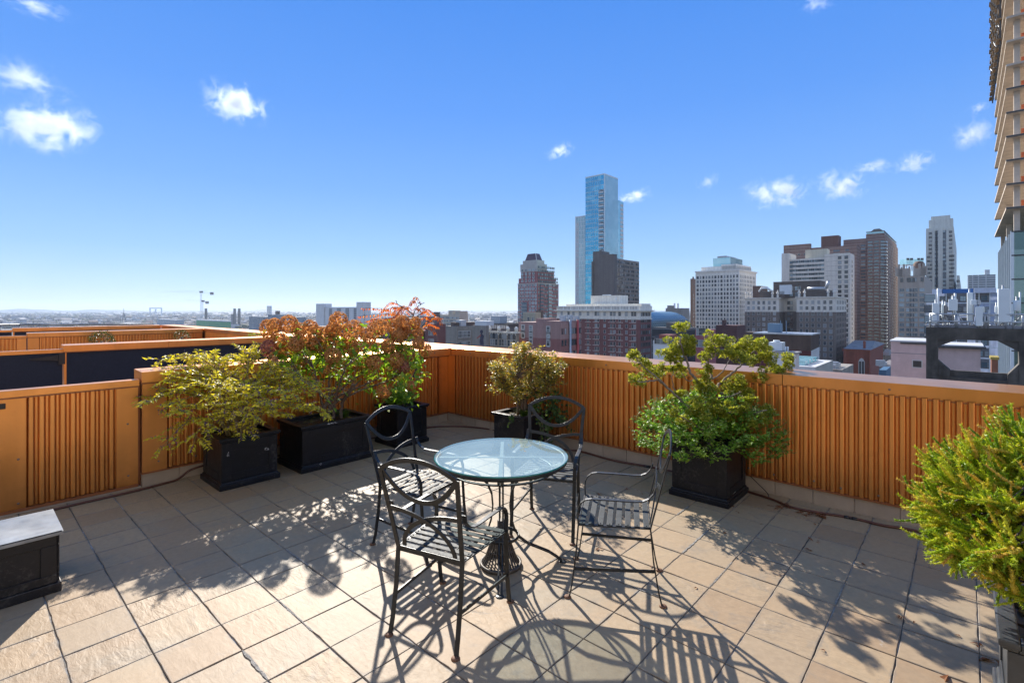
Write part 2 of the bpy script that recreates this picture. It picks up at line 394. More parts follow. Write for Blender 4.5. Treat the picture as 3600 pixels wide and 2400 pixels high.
def divider(b, a0, a1, label, mesh=False, cap='copper', gate_lab=None, g0=.25, corr=True, top=1.11, far=False):
    t = thing('divider_wall', label, 'wall', AB(a0, b), TH, 'terrace divider walls'); L = a1-a0
    m_ = MB(); m_.box(.004, .0435 if not mesh else .03, .10, L, .26, 1.0); part('wall_core', m_, M['copper_dark'], t)
    if mesh:
        m_ = MB(); m_.box(.02, .012, .05, L-.02, .024, 1.02); part('privacy_screen', m_, M['mesh_black'], t)
        m_ = MB(); m_.box(0, .008, .05, .03, .032, 1.02); part('end_strip', m_, M['copper'], t)
    else:
        m_ = MB(); corrug(m_, 'a', .20, L-.18, 0, .14, 1.01); part('corrugated_panel', m_, M['copper'], t)
        m_ = MB(); m_.box(0, -.004, .135, .20, .03, 1.005); part('end_panel', m_, M['copper'], t)
        m_ = MB(); m_.box(L-.18, -.004, .135, L-.003, .03, 1.005); part('corner_panel', m_, M['copper'], t)
    cm = M['copper']; cuts = [0, L*.38, L] if far or mesh else [0, L*.5, L+.03]
    for i in range(len(cuts)-1):
        m_ = MB(); z = top+(.002 if i % 2 else 0); y0 = -.035-.002*(i % 2)
        m_.extr([(y0, 1.0), (y0, z-.005), (.27, z+.003), (.27, 1.0)], 0, cuts[i]-(.012 if i == 0 else -.0015), cuts[i+1]-.0015)
        part('cap', m_, cm, t, bevel=.003)
    m_ = MB(); m_.box(-.014, -.022, .986, L-.002, .02, .998)
    if not mesh: m_.box(-.01, -.016, .122, L-.01, .03, .134)
    part('drip_edge', m_, M['copper_dark'], t)
    if not mesh:
        part('skirting', curb('', 'a', -.0, L-.002, 0, ''), M['curb'], t)
        screws(t, [(.13, -.004, .72), (.13, -.004, .22), (.45, -.001, .2), (.75, -.001, .2), (1.3, -.001, .2), (2.0, -.001, .2)], 'a')
        screws(t, [(.30, -.037, 1.055), (1.9, -.037, 1.055), (3.55, -.039, 1.055)], 'a')
    return t
divider(WB, 1.205, WA-.004, 'nearest copper divider wall standing behind the planters on the left')
divider(11.02, 1.205, WA-.004, 'divider wall with a black privacy screen seen over the nearest copper wall', mesh=True, far=True)
divider(17.2, 1.205, WA-.004, 'second copper corrugated divider with two clipped bushes in front', far=True)
divider(21.9, 1.205, WA-.004, 'farthest low divider with a black screen below its copper cap', mesh=True, far=True)

def gate(b, a0, a1, label, mesh=False, top=1.035, tilt=0):
    t = thing('gate', label, 'gate', AB(a0, b), TH+tilt, 'terrace gates'); L = a1-a0
    if mesh:
        m_ = MB(); m_.box(.0, .0, .05, L, .02, top-.04); part('privacy_screen', m_, M['mesh_black'], t)
    else:
        m_ = MB(); m_.box(0, 0, .035, .155, .035, top-.06); part('side_panel', m_, M['copper'], t)
        m_ = MB(); m_.box(L-.165, 0, .035, L, .035, top-.06); part('side_panel', m_, M['copper'], t)
        m_ = MB(); corrug(m_, 'a', .155, L-.165, .003, .04, top-.06); m_.box(.02, .0462, .020, L-.02, .055, top-.03); part('corrugated_panel', m_, M['copper'], t)
        m_ = MB(); m_.box(0, -.012, .012, L, .034, .034); part('bottom_rail', m_, M['copper_dark'], t)
        m_ = MB(); m_.box(-.03, -.015, -.0, L+.02, .03, .010); part('sill', m_, M['curb'], t)
        m_ = MB(); m_.box(0, -.018, .885, .035, -.001, .93); m_.box(.012, -.03, .895, .03, -.0181, .92); part('latch', m_, M['black_plastic'], t)
        screws(t, [(L-.08, -.001, .62), (L-.075, -.001, .13), (.11, -.001, .45), (.11, -.001, .08)], 'a')
    m_ = MB(); m_.extr([(-.018, top-.062), (-.018, top-.004), (.06, top), (.06, top-.062)], 0, -.01, L+.008); part('top_rail', m_, M['copper'], t, bevel=.002)
    if not mesh: m_ = MB(); m_.box(-.008, -.0185, top-.074, L+.006, .05, top-.064); part('drip_edge', m_, M['copper_dark'], t)
    return t
gate(5.885, .245, 1.175, 'near copper gate with corrugated panel and black latch beside the nearest divider')
screened_gate = gate(11.03, -1.2, 1.185, 'gate with a black screen in line with the screened divider', mesh=True, top=1.05)
gate(17.22, -3.0, 1.18, 'orange corrugated gate in line with the second copper divider, far left', top=1.05)
gate(21.92, -5.0, 1.18, 'farthest screened gate, only its copper rail showing', mesh=True, top=1.05)
m_ = MB(); m_.box(1.178, 5.93, 0, 1.203, 6.12, 1.0); m_.box(1.12, 6.12, 0, 1.30, 6.15, 1.0); solo('gap_blocker', m_, M['copper_dark'], 'dark strip added to block sun in the gap between the near gate and the divider', 'post', rotz=TH)  # added dark boxes keep sunlight out of the gap beside the gate
hg = part('hinge', (lambda m: (m.box(-.05, -.034, .80, .03, -.022, .99), m)[1])(MB()), M['black_plastic'], screened_gate, loc=(2.385, 0, 0))
m_ = MB(); m_.extr([(-.40, .90), (-.40, .915), (-.055, .95), (-.055, .86)], 1, -.032, -.024); part('hinge_strap', m_, M['black_plastic'], hg)
# metal railing on the roof edge far left
rl = thing('metal_railing', 'thin pale railing along the far edge of the roof, far left', 'railing', AB(0, 26), TH)
m_ = MB(); m_.tube([(-16, 0, 1.12), (1.6, 0, 1.12)], .035, 6); m_.tube([(1.6, 0, 1.12), (5.2, -2.4, 1.1)], .035, 6); part('rail', m_, M['sheet_metal'], rl)
for x in [-16+i*1.9 for i in range(10)]+[1.6]: m_ = MB(); m_.tube([(x, 0, 0), (x, 0, 1.1)], .025, 6); part('post', m_, M['sheet_metal'], rl)

# ---------------------------------------------------------------- planters
def planter(a0, b0, la, lb, h, label, grey=False, scuffs=(), group='black square planter boxes'):
    t = thing('planter_box', label, 'planter', AB(a0, b0), TH, group); mt = M['planter_grey'] if grey else M['planter']
    m_ = MB(); tp = .014; zb = .075; zt = h-.05; i = .022
    m_.box(i, i, zb-.01, la-i, lb-i, zt+.01); part('body', m_, mt, t, bevel=.004)
    m_ = MB(); s = .085   # raised stiles round each sunk panel, all four faces
    z0, z1 = zb, zt; o = i-.008
    for (x0, x1, y0, y1, hor) in ((o, i, 0, 0, 'y'), (la-i, la-o, 0, 0, 'y'), (0, 0, o, i, 'x'), (0, 0, lb-i, lb-o, 'x')):
        if hor == 'y':
            m_.box(x0, o, z0, x1, o+s, z1); m_.box(x0, lb-o-s, z0, x1, lb-o, z1); m_.box(x0, o+s, z0, x1, lb-o-s, z0+.07); m_.box(x0, o+s, z1-.07, x1, lb-o-s, z1)
        else:
            m_.box(i, y0, z0, o+s, y1, z1); m_.box(la-o-s, y0, z0, la-i, y1, z1); m_.box(o+s, y0, z0, la-o-s, y1, z0+.07); m_.box(o+s, y0, z1-.07, la-o-s, y1, z1)
    part('panel_frame', m_, mt, t, bevel=.003)
    m_ = MB(); r = .05   # rim ring with cove
    for x0, x1, y0, y1 in ((-.012, la+.012, -.012, r), (-.012, la+.012, lb-r, lb+.012), (-.012, r, r, lb-r), (la-r, la+.012, r, lb-r)): m_.box(x0, y0, h-.028, x1, y1, h)
    m_.box(.0, .0, h-.042, la, .045, h-.0285); m_.box(0, lb-.045, h-.042, la, lb, h-.0285); m_.box(0, .045, h-.042, .045, lb-.045, h-.0285); m_.box(la-.045, .045, h-.042, la, lb-.045, h-.0285)
    part('rim', m_, mt, t, bevel=.006)
    m_ = MB(); m_.box(-.008, -.008, 0, la+.008, lb+.008, .05); m_.box(.002, .002, .05, la-.002, lb-.002, .07, .008, .008); part('base_moulding', m_, mt, t, bevel=.006)
    m_ = MB(); n = 14; 
    for i_ in range(n):
        for j_ in range(n):
            x = .05+(la-.1)*i_/(n-1); y = .05+(lb-.1)*j_/(n-1); m_.v.append((x, y, h-.045+rnd.uniform(-.012, .012)))
    for i_ in range(n-1):
        for j_ in range(n-1): k = i_*n+j_; m_.face((k, k+n, k+n+1, k+1))
    part('soil', m_, M['soil'], t)
    m_ = MB()
    for _ in range(60):
        p = Vector((rnd.uniform(.06, la-.06), rnd.uniform(.06, lb-.06), h-.033)); a = rnd.random()*6.28
        m_.leaf(p, Vector((math.cos(a), math.sin(a), rnd.uniform(-.1, .4))), Vector((0, 0, 1)), rnd.uniform(.03, .05), rnd.uniform(.02, .035), .15, .3)
    part('leaf_litter', m_, M['litter'], t, kind='stuff')
    if scuffs:
        m_ = MB()
        for (fc, u, z, w, hh) in scuffs:   # paint chips: ragged flat flakes on the face
            for _ in range(9):
                uu = u+rnd.uniform(-w, w); zz = z+rnd.uniform(-hh, hh); ww = rnd.uniform(.2, .7)*w*.8; h2 = rnd.uniform(.15, .6)*hh+.001
                pts = [(uu+ww*math.cos(k*1.05)*rnd.uniform(.5, 1), zz+h2*math.sin(k*1.05)*rnd.uniform(.5, 1)) for k in range(6)]
                n0 = len(m_.v); off = -.0145 if z > h-.03 else (o-.001 if z > .075 else -.0095)
                for p, q in pts: m_.v.append((p, off, q) if fc == 'y' else (off, p, q))
                m_.face(tuple(range(n0, n0+6)) if fc == 'y' else tuple(range(n0+5, n0-1, -1)))
        part('paint_chips', m_, M['scuff'], t)
    return t
PH = .485
planter(1.66, 5.165, .545, .545, PH, 'black square planter holding the yellow arching shrub, leftmost of the row', scuffs=[('y', .30, PH-.012, .04, .009), ('y', .07, .33, .008, .02), ('y', .43, .31, .02, .012)])
planter(2.40, 5.09, .82, .57, PH, 'long black trough planter under the brown flowering hydrangea', scuffs=[('y', .33, PH-.012, .05, .006), ('y', .2, .06, .01, .008)], group='black planter boxes')
planter(3.62, 5.15, .48, .48, PH, 'black planter in the corner holding the orange leaved sumac', scuffs=[('y', .12, PH-.016, .03, .004), ('y', .1, .06, .03, .006)])
planter(4.285, 3.685, .49, .49, PH, 'black planter behind the far chair holding the bronze leaved shrub with ivy')
planter(4.42, 1.50, .53, .52, PH, 'black planter by the right wall under the twisted cypress and green mound', scuffs=[('y', .2, .08, .04, .004)])
planter(2.615, -.705, .61, .60, PH, 'weathered grey planter at the right edge holding the feathery conifer', grey=True)

# black cabinet box with sheet-metal lid, left edge
cb_ = thing('storage_box', 'low black panelled box with a dull metal lid at the left edge', 'storage box', AB(-.45, 4.07), TH)
m_ = MB(); m_.box(.02, .02, .06, .865, .44, .345); part('body', m_, M['planter'], cb_, bevel=.004)
m_ = MB()
for x0, x1, z0, z1 in ((.012, .865, .06, .11), (.012, .865, .285, .345), (.012, .07, .11, .285), (.79, .865, .11, .285), (.40, .46, .11, .285)): m_.box(x0, .008, z0, x1, .0195, z1)
for y0, y1, z0, z1 in ((.0195, .44, .06, .11), (.0195, .44, .285, .345), (.0195, .08, .11, .285), (.38, .44, .11, .285)): m_.box(.8655, y0, z0, .876, y1, z1)
part('panel_frame', m_, M['planter'], cb_, bevel=.003)
m_ = MB(); m_.box(0, 0, 0, .885, .455, .058); part('base_moulding', m_, M['planter'], cb_, bevel=.006)
m_ = MB(); n = 12
for i in range(n):
    for j in range(n): m_.v.append((-.01+.90*i/(n-1), -.012+.474*j/(n-1), .372+.006*math.sin(i*.9+j*.5)*(0 if i in (0, n-1) or j in (0, n-1) else 1)))
for i in range(n-1):
    for j in range(n-1): k = i*n+j; m_.smooth = True; m_.face((k, k+n, k+n+1, k+1))
m_.smooth = False; m_.box(-.011, -.013, .347, .891, .463, .3655); part('lid', m_, M['sheet_metal'], cb_)
vc = thing('post_cap', 'small dark pyramid cap on a short neck standing on the metal lid', 'cap', AB(.07, 4.335, .374), TH)
m_ = MB(); m_.box(-.04, -.04, 0, .04, .04, .035); part('neck', m_, M['black_plastic'], vc)
m_ = MB(); m_.box(-.065, -.065, .036, .065, .065, .066); m_.box(-.065, -.065, .0665, .065, .065, .085, .05, .05); part('top', m_, M['planter_grey'], vc)

# ---------------------------------------------------------------- chairs
def arc(f, n): return [f(i/(n-1)) for i in range(n)]
def yb(z): return .205+max(0, z-.44)*.24
def make_chair(loc, rz, label):
    t = thing('patio_chair', label, 'chair', loc, rz, 'wrought iron chairs round the glass table'); X = Vector((1, 0, 0)); bn = Vector((0, 1, -.24)).normalized(); ir = M['chair']
    for s in (-1, 1):
        m_ = MB(); m_.bar([(s*.205, .268, .006), (s*.203, .262, .03), (s*.202, .25, .08), (s*.2, .222, .25), (s*.2, .205, .44), (s*.212, yb(.6), .6), (s*.228, yb(.78), .78), (s*.236, yb(.885), .885)], X, .026, .008)
        legs = [part('rear_leg', m_, ir, t, bevel=.0015)]
        m_ = MB(); m_.bar([(s*.235, -.262, .006), (s*.235, -.255, .03), (s*.235, -.245, .08), (s*.236, -.222, .25), (s*.238, -.207, .44)], X, .026, .008)
        legs.append(part('front_leg', m_, ir, t, bevel=.0015))
        m_ = MB(); m_.bar([(s*.238, -.2068, .441), (s*.24, -.211, .50), (s*.241, -.207, .535), (s*.242, -.192, .568), (s*.243, -.165, .590), (s*.243, -.13, .598), (s*.240, 0, .60), (s*.236, .11, .60), (s*.233, .16, .604), (s*.230, .195, .62), (s*.228, .222, .65), (s*.2265, .236, .69)], X, .026, .007)
        part('armrest', m_, ir, t, bevel=.0015)
        m_ = MB(); m_.bar([(s*.202, .230, .195), (s*.236, -.232, .175)], (0, 0, 1), .018, .007); part('stretcher', m_, ir, t)
        for y in (.275, -.272):
            m_ = MB(); m_.lathe([(.021, 0), (.023, .003), (.018, .009), (.008, .012)], 14, (0, 0, 0)); o = part('foot_pad', m_, M['rust'], legs[0 if y > 0 else 1]); o.location = (s*(.205 if y > 0 else .235), y, 0)
    m_ = MB(); zc = .882; hw = .232
    m_.bar(arc(lambda q: ((2*q-1)*hw, yb(zc)+.24*(.072*(1-(2*q-1)**2)), zc+.072*(1-abs(2*q-1)**2.0)), 25), bn, .008, .026); part('back_top_arc', m_, ir, t, bevel=.0015)
    m_ = MB(); m_.bar(arc(lambda q: ((2*q-1)*hw, yb(zc)-.004-.24*(.155*(1-abs(2*q-1)**2.2)), zc-.155*(1-abs(2*q-1)**2.2)), 25), bn, .008, .026); part('back_lower_arc', m_, ir, t, bevel=.0015)
    for s in (-1, 1):
        def af(q, s=s): th = q*PI/2; z = .452+.215*math.cos(th); return (s*(-.215+.375*math.sin(th)), yb(z)-.003*(1+s), z)
        m_ = MB(); m_.bar(arc(af, 22), bn, .007, .024); part('back_arch', m_, ir, t, bevel=.001)
    m_ = MB(); zs = .438
    for s in (-1, 1): m_.bar([(s*.197, .205, zs), (s*.236, -.208, zs)], X, .02, .008)
    m_.bar([(-.2, .205, zs-.006), (.2, .205, zs-.006)], (0, 1, 0), .007, .028); m_.bar([(-.236, -.209, zs-.004), (.236, -.209, zs-.004)], (0, 1, 0), .007, .02)
    part('seat_frame', m_, ir, t, bevel=.001)
    m_ = MB(); n = 8
    for i in range(n):
        y = .182-i*.0525; w = .2+(.205-y)/.41*.037; m_.box(-w, y-.0165, zs+.0045, w, y+.0165, zs+.0085)
        for sx in (-1, 1): m_.lathe([(.005, 0), (.004, .003)], 6, (sx*(w-.014), y, zs+.0088), capb=False)
    part('seat_slats', m_, M['chair_slat'], t, bevel=.001)
    return t
def rz(fx, fy): return math.atan2(fx, -fy)
ch0 = make_chair((-.34, 2.79, 0), rz(.437, .90), 'iron chair nearest the camera, seen from behind')
kids0 = children(ch0)
copy_tree(ch0, (-.672, 3.687, 0), rz(.865, -.502), 'iron chair left of the glass table, its back to the long trough', kids0)
copy_tree(ch0, (.29, 3.97, 0), rz(-.28, -.96), 'iron chair behind the glass table, facing the camera', kids0)
copy_tree(ch0, (.648, 3.146, 0), rz(-.973, .231), 'iron chair right of the table, seen side-on facing left', kids0)

# ---------------------------------------------------------------- table
tb = thing('round_table', 'round glass topped patio table on curved iron legs', 'table', (-.072, 3.40, 0), 0)
m_ = MB(); R = .452
prof = [(R-.005, .712), (R, .7145), (R, .7195), (R-.005, .722)]
m_.lathe(prof, 72, capb=False, capt=False); m_.m = [1]*len(m_.f); m_.mi = 0
nb = len(m_.v)
for z, fl_ in ((.712, True), (.722, False)):
    b = len(m_.v)
    for j in range(72): a = 2*PI*j/72; m_.v.append(((R-.005)*math.cos(a), (R-.005)*math.sin(a), z))
    m_.face(tuple(range(b+71, b-1, -1)) if fl_ else tuple(range(b, b+72)))
part('glass_top', m_, [M['glass'], M['glass_edge']], tb)
def ring(m_, r, z, wr, hz, n=64):
    pr = [(r-wr/2, z-hz/2), (r+wr/2, z-hz/2), (r+wr/2, z+hz/2), (r-wr/2, z+hz/2), (r-wr/2, z-hz/2)]
    m_.lathe(pr, n, capb=False, capt=False)
m_ = MB(); ring(m_, .437, .698, .010, .022); ring(m_, .432, .7085, .024, .0045); part('top_ring', m_, M['chair'], tb)
m_ = MB(); ring(m_, .345, .635, .022, .007); part('lower_ring', m_, M['chair'], tb)
m_ = MB(); ring(m_, .118, .18, .008, .02, 40); part('foot_ring', m_, M['chair'], tb)
m_ = MB()
m_.box(-.43, -.012, .704, .43, .012, .7075); m_.box(-.012, -.43, .699, .012, .43, .7028); part('cross_brace', m_, M['steel_brace'], tb)
for k in range(4):
    a = k*PI/2+.0; ca, sa = math.cos(a), math.sin(a); m_ = MB()
    prof = [(.428, .690), (.40, .66), (.345, .640), (.25, .622), (.16, .59), (.095, .53), (.065, .46), (.058, .38), (.068, .29), (.09, .22), (.125, .165), (.18, .125), (.25, .098), (.32, .070), (.375, .035), (.41, .006)]
    # smooth by midpoint refinement
    for o in (-.011, .011):
        m_.bar([(r_*ca-sa*o, r_*sa+ca*o, z) for r_, z in prof], (-sa, ca, 0), .010, .010)
    m_.box(.39*ca-.03, .39*sa-.03, 0, .39*ca+.03, .39*sa+.03, .005) if False else m_.lathe([(.026, 0), (.026, .005), (.01, .009)], 12, (.415*ca, .415*sa, 0))
    part('leg', m_, M['chair'], tb, bevel=.001)
us = thing('umbrella_stand', 'cone shaped iron lattice umbrella stand under the table', 'umbrella stand', (-.075, 3.36, 0))
m_ = MB()
for k in range(30):
    a = 2*PI*k/30; ca, sa = math.cos(a), math.sin(a)
    m_.bar([(.13*ca, .13*sa, .012), (.105*ca, .105*sa, .05), (.06*ca, .06*sa, .17), (.045*ca, .045*sa, .23)], (-sa, ca, 0), .008, .006)
part('cone_bars', m_, M['iron'], us)
for q_ in ((.132, .012, .016, .022), (.046, .232, .014, .012), (.084, .105, .006, .006)): m_ = MB(); ring(m_, *q_, 40); part('ring', m_, M['iron'], us)
m_ = MB(); m_.lathe([(.024, .0), (.024, .30)], 16); part('sleeve', m_, M['iron'], us)

# ---------------------------------------------------------------- hose, cable, fallen leaves
def spline(pts, n=8):
    pts = [Vector(p) for p in pts]; o = []
    P = [pts[0]]+pts+[pts[-1]]
    for i in range(1, len(P)-2):
        for k in range(n):
            t = k/n; a, b, c, d = P[i-1], P[i], P[i+1], P[i+2]
            o.append(.5*((2*b)+(c-a)*t+(2*a-5*b+4*c-d)*t*t+(3*b-a-3*c+d)*t**3))
    o.append(pts[-1]); return o
def hose(pts, label, r=.0105, mat='hose'):
    m_ = MB(); q = spline(pts); q = [Vector((p.x, p.y, max(p.z, r+.001))) for p in q]; m_.tube(q, r, 8)
    return solo('garden_hose' if r > .006 else 'cable', m_, M[mat], label, 'hose' if r > .006 else 'cable', group='hoses along the wall foot' if r > .006 else None)
def g_(u, v): return G(u, v)
hose([AB(.3, 5.70), AB(.7, 5.74), g_(470, 1730), AB(1.45, 5.80, .01), AB(1.62, 5.835, .08), AB(1.9, 5.83, .09), AB(2.5, 5.82, .03), AB(3.5, 5.8), AB(3.95, 5.71)], 'brown hose running past the copper gate and up behind the leftmost planter')
hose([AB(3.9, 5.66), g_(1499, 1506), g_(1570, 1501), g_(1638, 1502), g_(1706, 1509), g_(1745, 1517), AB(4.9, 4.2), AB(4.93, 3.6), g_(2037, 1588), g_(2153, 1620), g_(2263, 1640), g_(2363, 1660), AB(4.965, 1.9), AB(4.972, 1.62), g_(2612, 1726), g_(2710, 1757), g_(2787, 1788), g_(2899, 1809), g_(2962, 1819), g_(3010, 1828), g_(3106, 1851), g_(3200, 1866), AB(4.93, 0.0), AB(4.9, -.6)], 'long brown hose lying at the foot of the right hand wall')
hc = thing('hose_coupling', 'black coupling joining the hose beside the conifer', 'coupling', (g_(2990, 1824)+Vector((0, 0, .009))), math.atan2(*(g_(3010, 1828)-g_(2962, 1819)).yx))
m_ = MB(); m_.tube([(-.045, 0, 0), (-.01, 0, 0)], .015, 10); m_.tube([(.01, 0, 0), (.045, 0, 0)], .015, 10); m_.tube([(-.011, 0, 0), (.011, 0, 0)], .011, 10); part('sleeve', m_, M['black_plastic'], hc)
hc = thing('hose_coupling', 'black coupling joining the hose behind the side-on chair', 'coupling', (g_(2275, 1642)+Vector((0, 0, .009))), math.atan2(*(g_(2363, 1660)-g_(2263, 1640)).yx))
m_ = MB(); m_.tube([(-.04, 0, 0), (.04, 0, 0)], .014, 10); part('sleeve', m_, M['black_plastic'], hc)
hose([AB(5.03, 1.5, .13), AB(5.0, 1.42, .08), AB(4.97, 1.34, .03), g_(2705, 1750), g_(2712, 1758)], 'thin black cable dropping from the wall to the hose beside the cypress planter', .0035, 'black_plastic')

M['leaf_dry'] = leafmat('dry_red_brown_leaf', [(0, (.10, .018, .012)), (.4, (.16, .05, .02)), (.8, (.24, .10, .03)), (1, (.12, .03, .03))], .2, .7)
def fallen(p, s, label, star=False):
    m_ = MB(); n = rnd.choice((1, 1, 2, 3)) if not star else 5
    for k in range(n):
        a = rnd.random()*6.28 if not star else k*.55-1.1+rnd.uniform(-.1, .1)
        m_.leaf(Vector((0, 0, .004+k*.002)), Vector((math.cos(a), math.sin(a), rnd.uniform(0, .35))), Vector((rnd.uniform(-.4, .4), rnd.uniform(-.4, .4), 1)), s*rnd.uniform(.8, 1.2), s*rnd.uniform(.3, .5)*(.5 if star else 1), .25, .35)
    solo('fallen_leaf', m_, M['leaf_dry'], label, 'leaf', p, rnd.random()*6.28, 'fallen leaves on the tiles')
LL = 'dry reddish brown leaf lying on the tiles'
for u, v in [(2209, 1721), (2212, 1722), (2105, 1930), (2255, 1733), (2348, 1729), (1895, 1862), (1662+230, 1845), (2540, 1873), (2594, 1800), (2550, 1771), (2590, 1750), (2577, 1782), (2575, 1779), (2842, 1893), (2872, 1905), (2850, 1938), (2866, 1843), (2683, 1844), (2740, 1766), (3435, 2266), (3440, 2267), (3381, 2241), (3216, 2185), (3170, 2170), (2736, 2024), (2288, 1995), (1880, 1300), (2108, 1928), (2001+105, 1737), (3455, 1785), (3461, 2027), (3470, 2030), (2440, 2068), (1560, 1745), (1575, 1738), (925, 1670), (950, 1690), (880, 1700), (1460, 1615), (2900, 2290), (3030, 1985)]:
    if v < 1450: continue
    fallen(G(u, v), rnd.uniform(.022, .042), LL, rnd.random() < .3)
ll = [(2700+x*.4464, 1700+y*.4464) for x, y in ((130, 165), (150, 185), (110, 150), (245, 215), (270, 235), (300, 245), (330, 240), (370, 245), (395, 262), (420, 268), (440, 262), (455, 285), (410, 250), (60, 190), (20, 180), (90, 175))]
for u, v in ll: fallen(G(u, v), rnd.uniform(.04, .07), LL, rnd.random() < .5)
fallen(G(3335, 2372), .10, 'long dry leaf lying in a tile joint at the bottom right'); fallen(G(3500, 2325), .08, 'curled pale brown leaf beside the grey planter base')
# ---------------------------------------------------------------- city
GZ = -60.0
def facade(name, col, var=.12, band=None, bandcol=None, rough=.8, vs=.15, fine=1.2, zb=None):
    """wall material: mottling + faint courses; zb = (z, colour above) changes the stone above a real floor line"""
    m, nt, out = newmat(name); p = N(nt, 'BsdfPrincipled'); p.inputs['Roughness'].default_value = rough; p.inputs['Specular IOR Level'].default_value = .3
    tc = N(nt, 'TexCoord').outputs['Object']
    c = ramp(nt, noise(nt, vs, 6, .65, tc), [(.3, tuple(x*(1-var) for x in col)), (.7, tuple(min(1, x*(1+var)) for x in col))])
    if zb:
        sx = N(nt, 'SeparateXYZ'); nt.links.new(tc, sx.inputs[0]); c = mixc(nt, math_(nt, 'GREATER_THAN', sx.outputs[2], zb[0]), c, zb[1])
    c = mixc(nt, .5, c, ramp(nt, noise(nt, fine, 4, .6, tc), [(.3, (.8, .8, .8)), (.7, (1.15, 1.15, 1.15))]), 'MULTIPLY')
    mp = N(nt, 'Mapping'); mp.inputs['Scale'].default_value = (1, 1, .05); nt.links.new(tc, mp.inputs[0])
    c = mixc(nt, .35, c, ramp(nt, noise(nt, .7, 4, .6, mp.outputs[0]), [(.35, (.62, .6, .58)), (.6, (1.05, 1.05, 1.05))]), 'MULTIPLY')
    if band:
        sx = N(nt, 'SeparateXYZ'); nt.links.new(tc, sx.inputs[0])
        k = math_(nt, 'LESS_THAN', math_(nt, 'FRACT', math_(nt, 'DIVIDE', sx.outputs[2], band[0])), band[1]); c = mixc(nt, k, c, bandcol)
    nt.links.new(c, p.inputs['Base Color']); nt.links.new(p.outputs[0], out.inputs[0]); return m
def panemat(name, dark, light, share=.25, rough=.12, metal=0):
    m, nt, out = newmat(name); p = N(nt, 'BsdfPrincipled'); p.inputs['Roughness'].default_value = rough; p.inputs['Metallic'].default_value = metal
    g = N(nt, 'NewGeometry').outputs['Random Per Island']; o = N(nt, 'ObjectInfo').outputs['Random']
    k = math_(nt, 'FRACT', math_(nt, 'ADD', g, math_(nt, 'MULTIPLY', o, 7.13)))
    c = ramp(nt, k, [(0, dark), (1-share-.12, tuple(x*1.8 for x in dark)), (1-share, light), (1, tuple(x*.6 for x in light))])
    nt.links.new(c, p.inputs['Base Color']); p.inputs['Specular IOR Level'].default_value = .8
    nt.links.new(p.outputs[0], out.inputs[0]); return m
M['pane'] = panemat('window_glass', (.02, .028, .035), (.32, .36, .38), .3)
M['pane_blue'] = panemat('blue_window_glass', (.03, .06, .085), (.30, .42, .47), .35)
M['frame_white'] = pmat('pale_window_frame', (.50, .50, .48), .6, 0, .1, 1)
M['frame_dark'] = pmat('dark_window_frame', (.06, .06, .06), .5, 0, .1, 1)
M['roof_grey'] = pmat('grey_roof', (.22, .22, .23), .8, 0, .3, .3)
M['roof_pale'] = pmat('pale_roof', (.52, .53, .54), .8, 0, .15, .3)
M['steel'] = pmat('galvanised_steel', (.42, .45, .48), .4, .5, .2, 2)
M['white_metal'] = pmat('white_plastic_panel', (.66, .72, .74), .45, 0, .06, 1)
M['concrete_dark'] = pmat('stained_dark_concrete', (.080, .072, .062), .9, 0, .7, .8, .5, 6, streak=.5)

